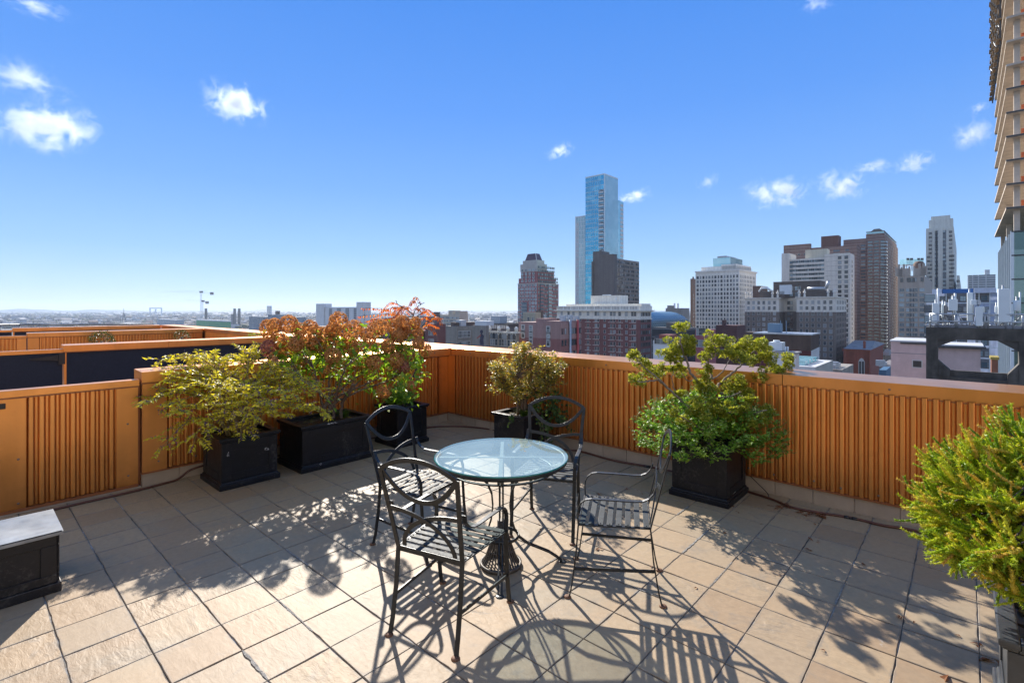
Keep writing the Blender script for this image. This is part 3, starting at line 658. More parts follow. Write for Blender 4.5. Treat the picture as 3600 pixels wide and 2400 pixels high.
class B:
    """building aligned with the street grid. local x runs along the right-hand face, y along the left-hand face, corner nearest the camera at 0,0"""
    def __init__(s, label, uL, uC, uR, v, Y, mat, name='building', cat='building', group=None, z0=GZ, vb=None):
        s.X = (uC-1800)/F*Y; s.Y = Y; kr = (uR-1800)/F; kl = (uL-1800)/F
        s.Lx = (kr*Y-s.X)/(CT-kr*ST) if uR != uC else 0; s.Ly = (s.X-kl*Y)/(ST+kl*CT) if uL != uC else 0
        if s.Lx < 0: s.Lx = 18.0
        s.top = H-(v-HOR)*Y/F; s.mat = mat; s.t = thing(name, label, cat, (s.X, Y, 0), TH, group); s.z0 = z0 if vb is None else H-(vb-HOR)*Y/F
        s.bodies = 0
    def wy(s, x, y): return s.Y+x*ST+y*CT
    def xr(s, u, y=0):   # local x of pixel u on the face y=const
        k = (u-1800)/F; px, py = s.X-y*ST, s.Y+y*CT; return (k*py-px)/(CT-k*ST)
    def yl(s, u, x=0):
        k = (u-1800)/F; px, py = s.X+x*CT, s.Y+x*ST; return (px-k*py)/(ST+k*CT)
    def z(s, v, x=0, y=0): return H-(v-HOR)*s.wy(x, y)/F
    def body(s, x0=0, x1=None, y0=0, y1=None, z0=None, z1=None, mat=None, name='wall', bevel=0):
        x1 = s.Lx if x1 is None else x1; y1 = s.Ly if y1 is None else y1
        m_ = MB(); m_.box(x0, y0, s.z0 if z0 is None else z0, x1, y1, s.top if z1 is None else z1)
        return part(name, m_, mat or s.mat, s.t)
    def band(s, z0, z1, d, mat, x0=0, x1=None, y0=0, y1=None, name='cornice'):
        x1 = s.Lx if x1 is None else x1; y1 = s.Ly if y1 is None else y1
        m_ = MB(); m_.box(x0-d, y0-d, z0, x1+d, y1+d, z1); return part(name, m_, mat, s.t)
    def windows(s, spots, w, h, pane='pane', frame='frame_white', sill=None, fr=.12, face='L', off=0, cap=100, mull=0):
        """spots: (c, z) centre along the face and sill height; windows nearest the top count as single parts"""
        def wm(mb, c, z):
            def bx(c0, c1, z0, z1, d0, d1):
                if face == 'R': mb.box(c0, off-d1, z0, c1, off-d0, z1)
                else: mb.box(off-d1, c0, z0, off-d0, c1, z1)
            mb.mi = 0; bx(c-w/2, c+w/2, z, z+h, .0, .05)
            mb.mi = 1; f = fr
            if f:
                bx(c-w/2-f, c-w/2, z-f, z+h+f, 0, .13); bx(c+w/2, c+w/2+f, z-f, z+h+f, 0, .13); bx(c-w/2, c+w/2, z+h, z+h+f, 0, .13); bx(c-w/2, c+w/2, z-f*(1.5), z, 0, .22)
                bx(c-w/2, c+w/2, z+h*.5-f*.3, z+h*.5+f*.3, .05, .09)
                for k in range(mull): cc = c-w/2+w*(k+1)/(mull+1); bx(cc-f*.3, cc+f*.3, z, z+h, .05, .10)
        spots = sorted(spots, key=lambda q: (-round(q[1], 1), q[0])); mats = [M[pane], M[frame]]
        left = max(0, cap-getattr(s, 'nw', 0)); s.nw = getattr(s, 'nw', 0)+min(left, len(spots)); me = None
        for c, z in spots[:left]:
            if me is None: mb = MB(); wm(mb, 0, 0); me = mb.mesh('window', mats)
            o = part('window', me, None, s.t); o.location = (0, c, z) if face == 'L' else (c, 0, z)
        rest = spots[left:]
        if rest:
            mb = MB()
            for c, z in rest: wm(mb, c, z)
            part('more_windows', mb, mats, s.t, kind='stuff')
    def grid(s, cs, ztop, pitch, n, **k): s.windows([(c, ztop-i*pitch) for c in cs for i in range(n)], **k)
def lin(a, b, n): return [a+(b-a)*i/(n-1) for i in range(n)] if n > 1 else [(a+b)/2]
def u6(x): return 1700+x*.4785
def v6(y): return 550+y*.4785
def u7(x): return 2300+x*.3827
def v7(y): return 750+y*.3827
def uR(x): return 3000+x*.4464
def vR(y): return 700+y*.4464

# --- blue glass tower
def glasswall(name, col, col2, fl=3.4, mod=1.5, rough=.08, metal=.75, light=.35):
    m, nt, out = newmat(name); p = N(nt, 'BsdfPrincipled'); p.inputs['Roughness'].default_value = rough; p.inputs['Metallic'].default_value = metal
    tc = N(nt, 'TexCoord').outputs['Object']; sx = N(nt, 'SeparateXYZ'); nt.links.new(tc, sx.inputs[0])
    a = math_(nt, 'ADD', sx.outputs[0], sx.outputs[1])
    cb = N(nt, 'CombineXYZ'); nt.links.new(math_(nt, 'FLOOR', math_(nt, 'DIVIDE', a, mod*2)), cb.inputs[0]); nt.links.new(math_(nt, 'FLOOR', math_(nt, 'DIVIDE', sx.outputs[2], fl)), cb.inputs[1])
    wn = N(nt, 'TexWhiteNoise'); nt.links.new(cb.outputs[0], wn.inputs[0])
    c = ramp(nt, wn.outputs[0], [(0, col), (.6, tuple(x*1.15 for x in col)), (1, col2)])
    c = mixc(nt, .6, c, ramp(nt, noise(nt, .02, 3), [(.35, (.75, .8, .85)), (.65, (1.3, 1.25, 1.2))]), 'MULTIPLY')
    nt.links.new(c, p.inputs['Base Color']); nt.links.new(p.outputs[0], out.inputs[0]); return m
gw = glasswall('blue_curtain_glass', (.07, .38, .53), (.20, .56, .66)); gw2 = glasswall('pale_curtain_glass', (.34, .58, .62), (.52, .74, .76), rough=.2, metal=.5)
gw3 = glasswall('white_edge_glass', (.40, .60, .62), (.62, .74, .72), mod=.8, metal=.3, rough=.2)
b = B('tall blue glass skyscraper with stepped side wings, the highest tower of the skyline', u6(749), u6(888), u6(986), v6(128), 390, gw, 'glass_tower', 'skyscraper')
b.body(name='curtain_wall'); fl = 3.55
m_ = MB(); n = int((b.top-(-10))/fl)
for i in range(n):
    z = b.top-12.5-i*fl; m_.box(-.12, .6, z, 0, b.Ly, z+.32)
m_.box(-.15, 0, b.top-.5, .1, b.Ly, b.top+.4); m_.box(0, -.15, b.top-.5, b.Lx, .1, b.top+.4)
for zz in (4.2, 8.3): m_.box(-.12, 0, b.top-zz, 0, b.Ly, b.top-zz+.25)
part('floor_lines', m_, M['white_metal'], b.t)
m_ = MB()
for y in lin(b.Ly*.22, b.Ly, 9)[:-1]: m_.box(-.14, y, -20, 0, y+.1, b.top)
for x in lin(0, b.Lx, 15): m_.box(x, -.16, -20, x+.07, 0, b.top)
m_.box(-.3, -.3, -20, .25, .25, b.top+.4); part('mullions', m_, M['white_metal'], b.t)
m_ = MB(); m_.box(0, 0, -30, b.Lx, .0, b.top) if False else m_.quad((0, -.03, -30), (b.Lx, -.03, -30), (b.Lx, -.03, b.top), (0, -.03, b.top)); part('pale_side_glass', m_, gw2, b.t)
bal_z = [b.top-14.2-i*fl for i in range(n)]
for z in bal_z[:26]:
    m_ = MB(); m_.box(-.02, .7, z, -.03, 4.6, z+2.5); m_.mi = 1; m_.box(-.9, .5, z-.35, -.03, 5.0, z-.1); m_.box(-.9, .5, z-.1, -.82, 5.0, z+.7); part('balcony', m_, [M['frame_dark'], M['white_metal']], b.t)
x1 = b.xr(u6(1028), 8.0)
m_ = MB(); m_.box(b.Lx-1, 8, GZ, x1, 22, b.z(v6(335), x1, 8)); part('right_wing', m_, gw2, b.t)
m_ = MB(); zt = b.z(v6(335), x1, 8); xa = b.xr(u6(1006), 8)
for i in range(40): m_.box(xa, 7.9, zt-4.6-i*fl, x1-.2, 8, zt-2.3-i*fl)
part('right_wing_windows', m_, M['roof_pale'], b.t, kind='stuff')
yl0 = b.yl(u6(746), 3); yl1 = b.yl(u6(677), 3); zt = b.z(v6(437), 3, yl0)
m_ = MB(); m_.box(3, yl0-2, GZ, 20, yl1, zt); part('left_wing', m_, gw3, b.t)
m_ = MB()
for i in range(52): m_.box(2.8, yl0-2, zt-4.5-i*fl, 3, yl1+.02, zt-4.2-i*fl)
for y in lin(yl0, yl1, 7): m_.box(2.75, y-.15, GZ, 3, y+.15, zt+.3)
m_.box(2.7, yl1-.5, GZ, 3.2, yl1+.3, zt+.6); m_.box(2.75, yl0, zt-.5, 3.1, yl1, zt+.4); part('left_wing_mullions', m_, M['white_metal'], b.t)
m_ = MB()
for i in range(50): m_.box(2.84, yl0+(yl1-yl0)*.70, zt-7.5-i*fl, 2.99, yl1-.6, zt-5-i*fl)
part('left_wing_panes', m_, M['roof_pale'], b.t, kind='stuff')

# --- pink tower with truncated pyramid
pk = facade('pink_red_precast', (.30, .10, .11), .1); pkl = pmat('pale_stone_trim', (.42, .40, .37), .8, 0, .1, .3)
b = B('pink and white residential tower with stepped shoulders and a truncated purple pyramid roof', u6(252), u6(395), u6(551), v6(930), 450, pk, 'apartment_tower', 'tower')
b.body(); Lx, Ly = b.Lx, b.Ly
def zz(y): return b.z(v6(y))
b.body(0, b.xr(u6(536), 0), .6, Ly-1, z0=b.top, z1=zz(890)); b.body(0.6, b.xr(u6(522)), .8, Ly-3.2, z0=zz(890), z1=zz(838))
b.body(2, b.xr(u6(466), 2), 2, b.yl(u6(270), 2), z0=zz(838), z1=zz(783), mat=pkl, name='crown_stage'); b.body(3.5, b.xr(u6(447), 3.5), 3.5, b.yl(u6(288), 3.5), z0=zz(783), z1=zz(755), mat=pkl, name='crown_stage')
px0, px1, py0, py1 = 5, b.xr(u6(432), 5), 5, b.yl(u6(304), 5)
m_ = MB(); dz = zz(755); m_.box(px0, py0, dz, px1, py1, zz(703), (px1-px0)*.16, (py1-py0)*.16); part('pyramid_roof', m_, pmat('purple_roof', (.075, .04, .065), .5, .2, .1, .5), b.t)
m_ = MB(); m_.bar([(px0-.1, py0-.1, dz), (px0+(px1-px0)*.16-.1, py0+(py1-py0)*.16-.1, zz(703))], (1, -1, 0), .5, .5); part('roof_ridge', m_, M['roof_pale'], b.t)
P_ = 3.2; wz = [b.top-2.6-i*P_ for i in range(15)]
b.windows([(y, z) for z in wz for y in lin(1.8, Ly-1.4, 7) if not (z < b.top-17 and Ly*.50 < y < Ly*.78)], 1.9, 1.7, 'pane_blue', 'frame_white', fr=.3)
b.windows([(y, z) for z in [zz(850)-i*P_+1.5 for i in range(4)] for y in lin(4.5, Ly-5.5, 4)], 1.9, 1.7, 'pane_blue', 'frame_white', fr=.3)
b.windows([(x, z) for z in wz+[b.top+.8+i*P_ for i in range(5)] for x in lin(2, b.xr(u6(540)), 12) if not (z > zz(890) and x > b.xr(u6(520)))], 1.5, 1.8, 'pane_blue', 'frame_dark', face='R', fr=.15)
m_ = MB(); m_.box(-.5, Ly*.52, -50, -.001, Ly*.76, b.top-17); m_.mi = 1
for i in range(12): m_.box(-.56, Ly*.52, b.top-20-i*P_, -.5, Ly*.76, b.top-19.7-i*P_)
part('glass_bay', m_, [M['pane_blue'], M['frame_white']], b.t)
for k, x in enumerate((b.Lx*.12, b.Lx*.5)):
    m_ = MB(); m_.box(x, -.9, -50, x+b.Lx*.13, 0, b.top-.5); m_.mi = 1
    for i in range(18): m_.box(x-.1, -1.0, b.top-3-i*P_, x+b.Lx*.13+.1, -.9, b.top-1.9-i*P_)
    part('balcony_bay', m_, [M['pane_blue'], pk], b.t)
b.band(zz(838)-.6, zz(838)+.2, .2, pkl, .6, b.xr(u6(522)), .8, Ly-3.2); b.band(b.top-.5, b.top+.2, .25, pkl)

# --- dark grey concrete tower with blank shafts
gc = facade('dark_grey_concrete', (.15, .14, .135), .1); gcb = facade('brown_grey_spandrel', (.29, .26, .235), .1)
b = B('dark grey concrete tower with two blank shafts and a windowed slab to the right', u6(862), u6(957), u6(1152), v6(722), 330, gc, 'concrete_tower', 'tower')
b.body(0, 4, 0, b.Ly, name='blank_shaft'); b.body(4, b.Lx, 1.0, b.Ly+6, z1=b.z(v6(748), 4), mat=gcb, name='window_slab')
y2 = b.yl(u6(804), 1); b.body(1, 12, b.Ly+.6, y2, z1=b.z(v6(693), 1, b.Ly), name='blank_shaft'); b.body(-.2, 2, y2-.5, b.yl(u6(794), 0), z1=b.z(v6(760)), name='side_fin')
zt = b.z(v6(748), 4)-2.8; cs = lin(5.6, b.Lx-1.3, 14); sp = []
for i in range(19):
    for x in cs: sp.append((x, zt-i*2.75))
b.windows(sp, 1.55, 1.35, 'pane', 'frame_dark', face='R', off=1.0, fr=.12)
m_ = MB()
for i in range(19): m_.box(4, .75, zt-i*2.75-.75, b.Lx, 1.0, zt-i*2.75-.25)
for k in (2, 5, 8, 11): x = 5.6+(cs[1]-cs[0])*(k-.5); m_.box(x-.2, .6, -50, x+.2, 1.0, zt+2.6)
part('balcony_bands', m_, gcb, b.t)
m_ = MB(); m_.box(-.3, 0, b.top-.2, 4.2, b.Ly, b.top+.5); part('parapet', m_, gc, b.t)

# --- long brick block with white cornice stage
br = facade('dark_red_brown_brick', (.20, .082, .076), .15); ws = facade('white_limestone', (.80, .77, .68), .05)
b = B('broad dark red brick block with white cornice storey and balustrade', u6(540), u6(1146), u6(1232), v6(1130), 255, br, 'brick_block', 'building')
zt = b.top; zb = b.z(v6(1194)); b.body(z1=zb)
b.body(-.02, b.Lx+.02, -.02, b.Ly+.02, zb, zt-.4, ws, 'white_storey'); b.band(zt-.4, zt+.1, 1.5, ws); b.band(zt-.75, zt-.4, .8, ws); b.band(zb-.35, zb+.1, .4, ws, name='string_course')
y0, y1 = b.yl(u6(1226)) if False else .3, b.Ly
m_ = MB(); zr = b.z(v6(1097))
m_.box(-.5, 0, zt+.1, -.1, b.Ly, zr); m_.box(-.1, -.5, zt+.1, b.Lx, -.1, zr); part('balustrade', m_, ws, b.t)
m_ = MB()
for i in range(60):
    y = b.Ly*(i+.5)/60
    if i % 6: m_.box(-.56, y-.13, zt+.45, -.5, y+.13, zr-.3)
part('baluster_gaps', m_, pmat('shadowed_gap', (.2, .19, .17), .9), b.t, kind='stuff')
ya = b.yl(u6(1165), 4); yb_ = b.yl(u6(606), 4); b.body(4, 14, max(1, ya), yb_, zt, b.z(v6(1081), 4, 5), ws, 'attic')
ya = b.yl(u6(1006), 7); yb_ = b.yl(u6(788), 7); b.body(7, 15, ya, yb_, zt, b.z(v6(1019), 7, ya), ws, 'penthouse')
m_ = MB(); yc = b.yl(u6(900), 7); m_.box(6.5, yc-2, b.z(v6(1019), 7, ya), 9, yc+2, b.z(v6(1012), 7, ya)); m_.box(6.8, ya+2.2, b.z(v6(1055), 7, ya), 7, ya+2.8, b.z(v6(1035), 7, ya)); part('roof_hatch', m_, M['white_metal'], b.t)
cw = [b.yl(u6(x)) for x in (575, 625, 661, 710, 768, 825, 843, 890, 938, 962, 1000, 1050, 1095, 1112)]
b.grid(cw, b.z(v6(1172)), 3.2, 1, w=1.5, h=2.1, frame='frame_white')
rows = [b.z(v6(1217))-i*3.12 for i in range(7)]
b.windows([(y, z) for z in rows for y in cw], 1.15, 1.75, frame='frame_white', fr=.07, cap=112)
b.windows([(x, z) for z in [b.z(v6(1172))]+rows for x in lin(2, b.Lx-2, 6)], 1.1, 1.75, frame='frame_dark', fr=.08, face='R')
m_ = MB()
for r_, z in enumerate(rows):
    for k in (2, 4, 5, 8, 10, 12): m_.box(-.35, cw[k]-1.9, z-.45, -.0, cw[k]+1.9, z-.28)
part('sills', m_, ws, b.t, kind='stuff')

# --- vaulted glass hall
gh = B('long glass barrel vaulted hall roof behind the dark low buildings', 2289, 2296, 2520, v7(1040), 330, M['steel'], 'vaulted_hall', 'concert hall')
vm, vt, vo = newmat('vault_glass'); vp = N(vt, 'BsdfPrincipled'); vp.inputs['Roughness'].default_value = .25; vp.inputs['Metallic'].default_value = .3
sx = N(vt, 'SeparateXYZ'); vt.links.new(N(vt, 'TexCoord').outputs['Object'], sx.inputs[0])
k1 = math_(vt, 'LESS_THAN', math_(vt, 'FRACT', math_(vt, 'DIVIDE', sx.outputs[0], 3.0)), .14); k2 = math_(vt, 'LESS_THAN', math_(vt, 'FRACT', math_(vt, 'DIVIDE', sx.outputs[2], 1.6)), .14)
vt.links.new(mixc(vt, math_(vt, 'MAXIMUM', k1, k2), (.05, .105, .12), (.20, .27, .27)), vp.inputs['Base Color']); vt.links.new(vp.outputs[0], vo.inputs[0])
R0 = 21; m_ = MB(); nseg = 28; zc0 = -18.5; LX = 75
for x in (0, LX):
    for i in range(nseg+1): a = PI*i/nseg; m_.v.append((x, 3+R0-R0*math.cos(a), zc0+R0*.85*math.sin(a)))
for i in range(nseg): m_.smooth = True; m_.face((i, i+1, nseg+1+i+1, nseg+1+i))
part('vault', m_, vm, gh.t)
m_ = MB(); m_.v = [(0.05, 3+R0-R0*math.cos(PI*i/nseg), zc0+R0*.85*math.sin(PI*i/nseg)) for i in range(nseg+1)]; m_.face(tuple(range(nseg+1))); part('end_arch', m_, gw2, gh.t)
m_ = MB(); m_.box(0, 3, GZ, LX, 3+2*R0, zc0); part('base', m_, M['roof_grey'], gh.t)

# --- white office block
wt = facade('white_terracotta', (.86, .84, .78), .04)
b = B('white terracotta office block with set-back rooftop storeys left of the brown hotel', u7(385), u7(777), u7(936), v7(516), 380, wt, 'office_block', 'building')
b.body(); b.band(b.top-.8, b.top+.3, .8, wt); b.band(b.z(v7(668)), b.z(v7(664)), .35, wt, name='string_course')
b.body(3, b.Lx-2, 3, b.yl(u7(432), 3), b.top, b.z(v7(478), 3, 3), wt, 'setback_storey'); b.body(3, b.Lx-3, 3, 14, b.top, b.z(v7(463), 3, 3), wt, 'setback_storey')
b.body(8, b.Lx-6, b.yl(u7(700), 8), b.yl(u7(540), 8), b.top, b.z(v7(402), 8, 8), gw2, 'glazed_penthouse'); b.body(9, b.Lx-9, b.yl(u7(650), 9)-1, b.yl(u7(580), 9), b.z(v7(402), 8, 8), b.z(v7(386), 9, 9), M['roof_pale'], 'plant_room')
bays = [b.yl(u7(x)) for x in (415, 467, 522, 578, 634, 690, 747)]; rows = [b.z(v7(588))-i*3.27 for i in range(14)]; d = 1.6
b.windows([(y+o, z) for z in rows for y in bays for o in (-d, d)], 2.1, 2.05, 'pane', 'frame_white', fr=.12)
b.windows([(x, z) for z in rows for x in [b.xr(u7(q)) for q in (793, 806, 824, 838, 853, 868, 883, 895, 910, 922)]], 1.3, 2.05, 'pane', 'frame_white', fr=.1, face='R')
m_ = MB()
for y in lin(0, b.Ly, 8): m_.box(-.35, y-.35, GZ, 0, y+.35, b.top-1)
part('pilasters', m_, wt, b.t)

bw = facade('brown_brick_slender', (.16, .10, .075), .15)
b = B('slender brown brick tower peeping out left of the white office block', u7(332), u7(352), u7(384), v7(600), 460, bw, 'brick_tower', 'tower'); b.body(); b.body(2, b.Lx-2, 1, b.Ly-1, b.top, b.z(v7(580)), None, 'crown')
b.windows([(b.Lx*.5+k, b.top-6-i*3.3) for i in range(20) for k in (-2, 2)], 1, 1.8, face='R', fr=0)

# --- brown hotel with beige upper storeys, two wings
zsw = -1.7*275/275
def hotelmat(zb): return facade('brown_brick_beige_top_%d' % int(zb*10), (.20, .165, .14), .12, zb=(zb, (.76, .71, .62)))
hb = B('brown brick hotel of two wings with beige upper storeys and stone urns along the roof', u7(1308), u7(1667), u7(1766), v7(765), 275, None, 'hotel', 'hotel')
zb = hb.z(v7(903)); hm = hotelmat(zb); bg_ = facade('beige_stone', (.76, .71, .62), .08); bb = facade('brown_brick_rear', (.115, .092, .078), .1)
hb.mat = hm; hb.body(name='right_wing'); hb.band(zb-.2, zb+.25, .25, bg_, name='string_course'); hb.band(hb.top-.5, hb.top+.15, .7, bg_)
ys = hb.yl(u7(1202), 0); ye = hb.yl(u7(832), 0)
lw = (14, ys, ye)
# left wing stands parallel, further along the street
m_ = MB(); xL = 0; yA = hb.yl(u7(1146)); yB = hb.yl(u7(832)); m_.box(0, yA, GZ, 15, yB, hb.z(v7(775), 0, yA)); part('left_wing', m_, hm, hb.t); zl = hb.z(v7(775), 0, yA)
hb.band(zl-.5, zl+.15, .7, bg_, 0, 15, yA, yB); hb.band(zb-.2, zb+.25, .25, bg_, 0, 15, yA, yB, name='string_course')
m_ = MB(); m_.box(12, hb.Ly, GZ, 30, yA+.5, zl); part('court_wall', m_, hm, hb.t)
zp = hb.z(v7(622), 14, 20); m_ = MB(); m_.box(14, hb.yl(u7(1525), 14), zl-3, 28, hb.yl(u7(1094), 14), zp); part('rear_block', m_, bb, hb.t)
rows = [hb.z(v7(830))-i*3.25 for i in range(12)]
c1_ = [hb.yl(u7(x)) for x in (1350, 1403, 1457, 1512, 1567, 1622)]; c2_ = [hb.yl(u7(x)) for x in (867, 913, 960, 1007, 1057, 1105)]
hb.windows([(y, z) for z in rows[:7] for y in c1_+c2_], 1.35, 1.85, 'pane', 'frame_white', fr=.10)
hb.windows([(y, z) for z in rows[7:] for y in c1_], 1.35, 1.85, 'pane', 'frame_white', fr=.10)
hb.windows([(x, z) for z in rows for x in [hb.xr(u7(q)) for q in (1680, 1696, 1711, 1726, 1740, 1755)]], .9, 1.8, 'pane', 'frame_dark', fr=.06, face='R')
hb.windows([(hb.yl(u7(q), 12), z) for z in rows[:7] for q in (1235, 1262)], 1.3, 1.8, 'pane', 'frame_dark', fr=.08, off=12)
hb.windows([(hb.yl(u7(q), 14), hb.z(v7(705), 14, 20)-i*3.4) for i in range(2) for q in (1235, 1260, 1308, 1330)], 1.6, 2.2, 'pane_blue', 'frame_white', fr=.1, off=14)
for q, y_ in ((1327, 0), (1378, 0), (1595, 0), (1650, 0), (1665, 0)):
    y = hb.yl(u7(q)); m_ = MB(); m_.lathe([(.6, 0), (.6, 1.5), (.35, 1.7), (.8, 2.5), (.75, 3.2), (.3, 3.6), (.35, 4.2), (.1, 4.6)], 8, (.9, y, hb.top)); part('urn', m_, bg_, hb.t)
for q in (842, 890, 1082, 1130):
    y = hb.yl(u7(q)); m_ = MB(); m_.lathe([(.6, 0), (.6, 1.5), (.35, 1.7), (.8, 2.5), (.75, 3.2), (.3, 3.6), (.35, 4.2), (.1, 4.6)], 8, (.9, y, zl)); part('urn', m_, bg_, hb.t)
for (q0, q1, z_, zz_) in ((1345, 1620, hb.top, 715), (968, 1195, zl, 712)): hb.body(2, 12, hb.yl(u7(q1), 2), hb.yl(u7(q0), 2), z_, hb.z(v7(zz_ - 5), 2, 10), bb, 'roof_storey')
m_ = MB(); yq = hb.yl(u7(1500), 3); zq = hb.z(v7(705), 3, 10)
m_.tube([(3, yq-4, zq+.8), (3, yq+5, zq+.9)], .9, 8); m_.tube([(3, yq-4, zq+.8), (3, yq-5, zq+3), (3, yq-5.3, zq+5)], .8, 8); part('roof_duct', m_, M['steel'], hb.t)
m_ = MB(); yq = hb.yl(u7(1020), 3); m_.tube([(3, yq-4, zl+3.8), (3, yq-1, zl+6), (3, yq+2, zl+6), (3, yq+3.5, zl+3.8)], .7, 8); m_.box(2, yq-14, zl+2, 5, yq-8, zl+7.5); part('roof_duct', m_, M['white_metal'], hb.t)

# --- beige hotel slab behind
be = facade('beige_precast', (.72, .68, .61), .05)
b = B('beige concrete hotel slab with a blank end wall and rows of projecting bays', u7(1170), u7(1795), u7(1839), v7(362), 340, be, 'hotel_slab', 'hotel')
b.body(0, b.Lx, 0, b.yl(u7(1562)), name='wall'); yq0 = b.yl(u7(1562)); yq1 = b.yl(u7(1242)); yq2 = b.Ly
b.body(1.0, b.Lx, yq0, yq1, z1=b.z(v7(405), 1, yq0)); b.body(0, b.Lx, yq1, yq2, z1=b.z(v7(365), 0, yq1)); yp0 = b.yl(u7(1587), 5); yp1 = b.yl(u7(1388), 5); b.body(5, 14, yp0, yp1, b.top-8, b.z(v7(324), 5, yp0), facade('cream_penthouse', (.60, .56, .44), .05), 'penthouse')
rows = [b.z(v7(445), 1, yq0)-i*3.05 for i in range(8)]
b.windows([(b.yl(u7(q)), b.z(v7(415))-i*3.3) for i in range(26) for q in (1704, 1764)], 1.9, 1.9, 'pane', 'frame_dark', fr=.08, cap=60)
cols = lin(yq0+1.8, yq1-1.5, 10)
b.windows([(y, z) for z in rows for y in cols], 3.0, 1.75, 'pane_blue', 'frame_dark', fr=.08, off=1.0, cap=140)
m_ = MB()
for z in rows:
    for y in cols: m_.box(-.1, y-2.6, z-1.35, 1, y-.6, z+.15); m_.box(.3, y-.5, z-1.0, 1, y+2.2, z-.25)
part('bay_fronts', m_, be, b.t, kind='stuff')
b.windows([(b.Lx*.5, b.top-6-i*3.3) for i in range(24)], 2.2, 1.6, 'pane', 'frame_dark', fr=.08, face='R', cap=140)
m_ = MB()
for i in range(26): m_.box(-.06, 0, b.top-1.9-i*3.3, 0, yq0, b.top-1.75-i*3.3)
part('joints', m_, pmat('joint_grey', (.25, .23, .2), .9), b.t)

# --- brown brick slab towers with white floor bands
bk = facade('red_brown_brick_white_bands', (.20, .125, .105), .12, band=(2.8, .09), bandcol=(.36, .31, .29))
b = B('tall brown brick apartment slab with pale floor lines and a glass crown, behind the beige hotel', u7(1735), u7(2126), u7(2239), v7(218), 430, bk, 'apartment_slab', 'tower')
b.z0 = GZ; ym = b.yl(u7(1955)); b.body(0, b.Lx, 0, ym, name='balcony_wall'); b.body(1.6, b.Lx, ym, b.Ly, z1=b.z(v7(228), 1.6, ym), mat=bk, name='wall')
m_ = MB()
for i in range(40):
    z = b.top-4-i*2.8
    for y0_, y1_ in ((1.2, ym*.28), (ym*.36, ym*.62), (ym*.70, ym*.96)): m_.box(-.06, y0_, z, 0, y1_, z+1.45)
part('window_strips', m_, panemat('teal_strip_glass', (.035, .075, .085), (.14, .25, .27), .4), b.t, kind='stuff')
m_ = MB()
for i in range(38): z = b.top-4.4-i*2.8; m_.box(-.9, -.9, z-.2, 4, 3.2, z+.05); m_.box(-.9, -.9, z+.05, -.8, 3.2, z+.9); m_.box(-.9, -.9, z+.05, 4, -.8, z+.9)
part('corner_balconies', m_, M['pane_blue'], b.t, kind='stuff')
b.windows([(y, b.z(v7(300), 1.6, ym)-i*2.8) for i in range(30) for y in lin(ym+3, b.Ly-3, 3)], 3.2, 1.4, 'pane_blue', 'frame_dark', fr=.05, off=1.6)
b.windows([(x, b.top-4-i*2.8) for i in range(34) for x in lin(7, b.Lx-2, 5)], 1.8, 1.5, 'pane', 'frame_white', fr=.08, face='R')
zc = b.z(v7(160), 3, 3); b.body(2, b.Lx-.5, -0.0+1, ym+1.0, b.top, b.top+4, mat=bk, name='crown_base'); b.body(2.4, b.Lx-1, 1.6, ym+.5, b.top+4, zc, gw2, 'glass_crown')
m_ = MB(); m_.extr([(ym*.15, zc), (ym*.35, zc+2.2), (ym*.65, zc+2.2), (ym*.85, zc)], 0, 4, b.Lx-4); m_.box(1.8, 1, zc-.5, b.Lx-.5, ym+1, zc); part('crown_roof', m_, gc, b.t)
b = B('brown brick slab with a rooftop block, partly hidden by the beige hotel', u7(1183), u7(1850), u7(1870), v7(262), 415, bk, 'apartment_slab', 'tower')
b.body(6, 25, 0, b.Ly, z1=b.z(v7(282))); yA = b.yl(u7(1430), 0); b.body(2, 6, yA, b.Ly, z1=b.z(v7(277), 2, yA))
yr0, yr1 = b.yl(u7(1693), 8), b.yl(u7(1533), 8); b.body(8, 20, yr0, yr1, b.top-8, b.z(v7(200), 8, yr0), facade('dark_brick', (.12, .055, .045), .1), 'rooftop_block')
m_ = MB()
for i in range(14):
    for q0, q1 in ((1645, 1705), (1756, 1790), (1520, 1590), (1450, 1490)): m_.box(5.93, b.yl(u7(q1), 6), b.top-6.5-i*2.8, 6, b.yl(u7(q0), 6), b.top-5-i*2.8)
part('window_strips', m_, M['pane_blue'], b.t, kind='stuff'); b.windows([(b.yl(u7(q), 2), b.top-8-i*6.5) for i in range(4) for q in (1240, 1330, 1385)], 2, 1.3, fr=.05, off=2)

# --- gothic brown block with turrets and cooling towers
go = facade('grey_brown_gothic_brick', (.38, .31, .26), .1, zb=(-4, (.44, .38, .32)))
b = B('grey brown gothic apartment block with small turrets and two cooling towers on its roof', uR(350), uR(560), uR(620), vR(600), 330, go, 'gothic_block', 'building')
b.z0 = GZ; b.body(); rows = [b.z(vR(725))-i*6.9*.47*1.02 for i in range(12)]
b.windows([(b.yl(uR(q)), z) for z in rows for q in (382, 435, 461, 487, 541)], 2.5, 1.9, panemat and 'pane_blue', 'frame_white', fr=.12)
b.windows([(b.yl(uR(q)), b.z(vR(648))) for q in (432, 446, 460, 474, 488, 382, 541)], 1.3, 2.6, 'pane', 'frame_dark', fr=.08)
for q, w_ in ((358, 2.0), (398, 3.4), (520, 3.2), (552, 2.0)):
    y = b.yl(uR(q)); m_ = MB(); m_.box(-.3, y-w_, b.top, 3, y+w_, b.top+5); m_.box(-.3, y-w_, b.top+5, .2, y-w_+1, b.top+6.2); m_.box(-.3, y+w_-1, b.top+5, .2, y+w_, b.top+6.2); m_.box(.2, y-.6, b.top+5, .8, y+.6, b.top+8); part('turret', m_, go, b.t)
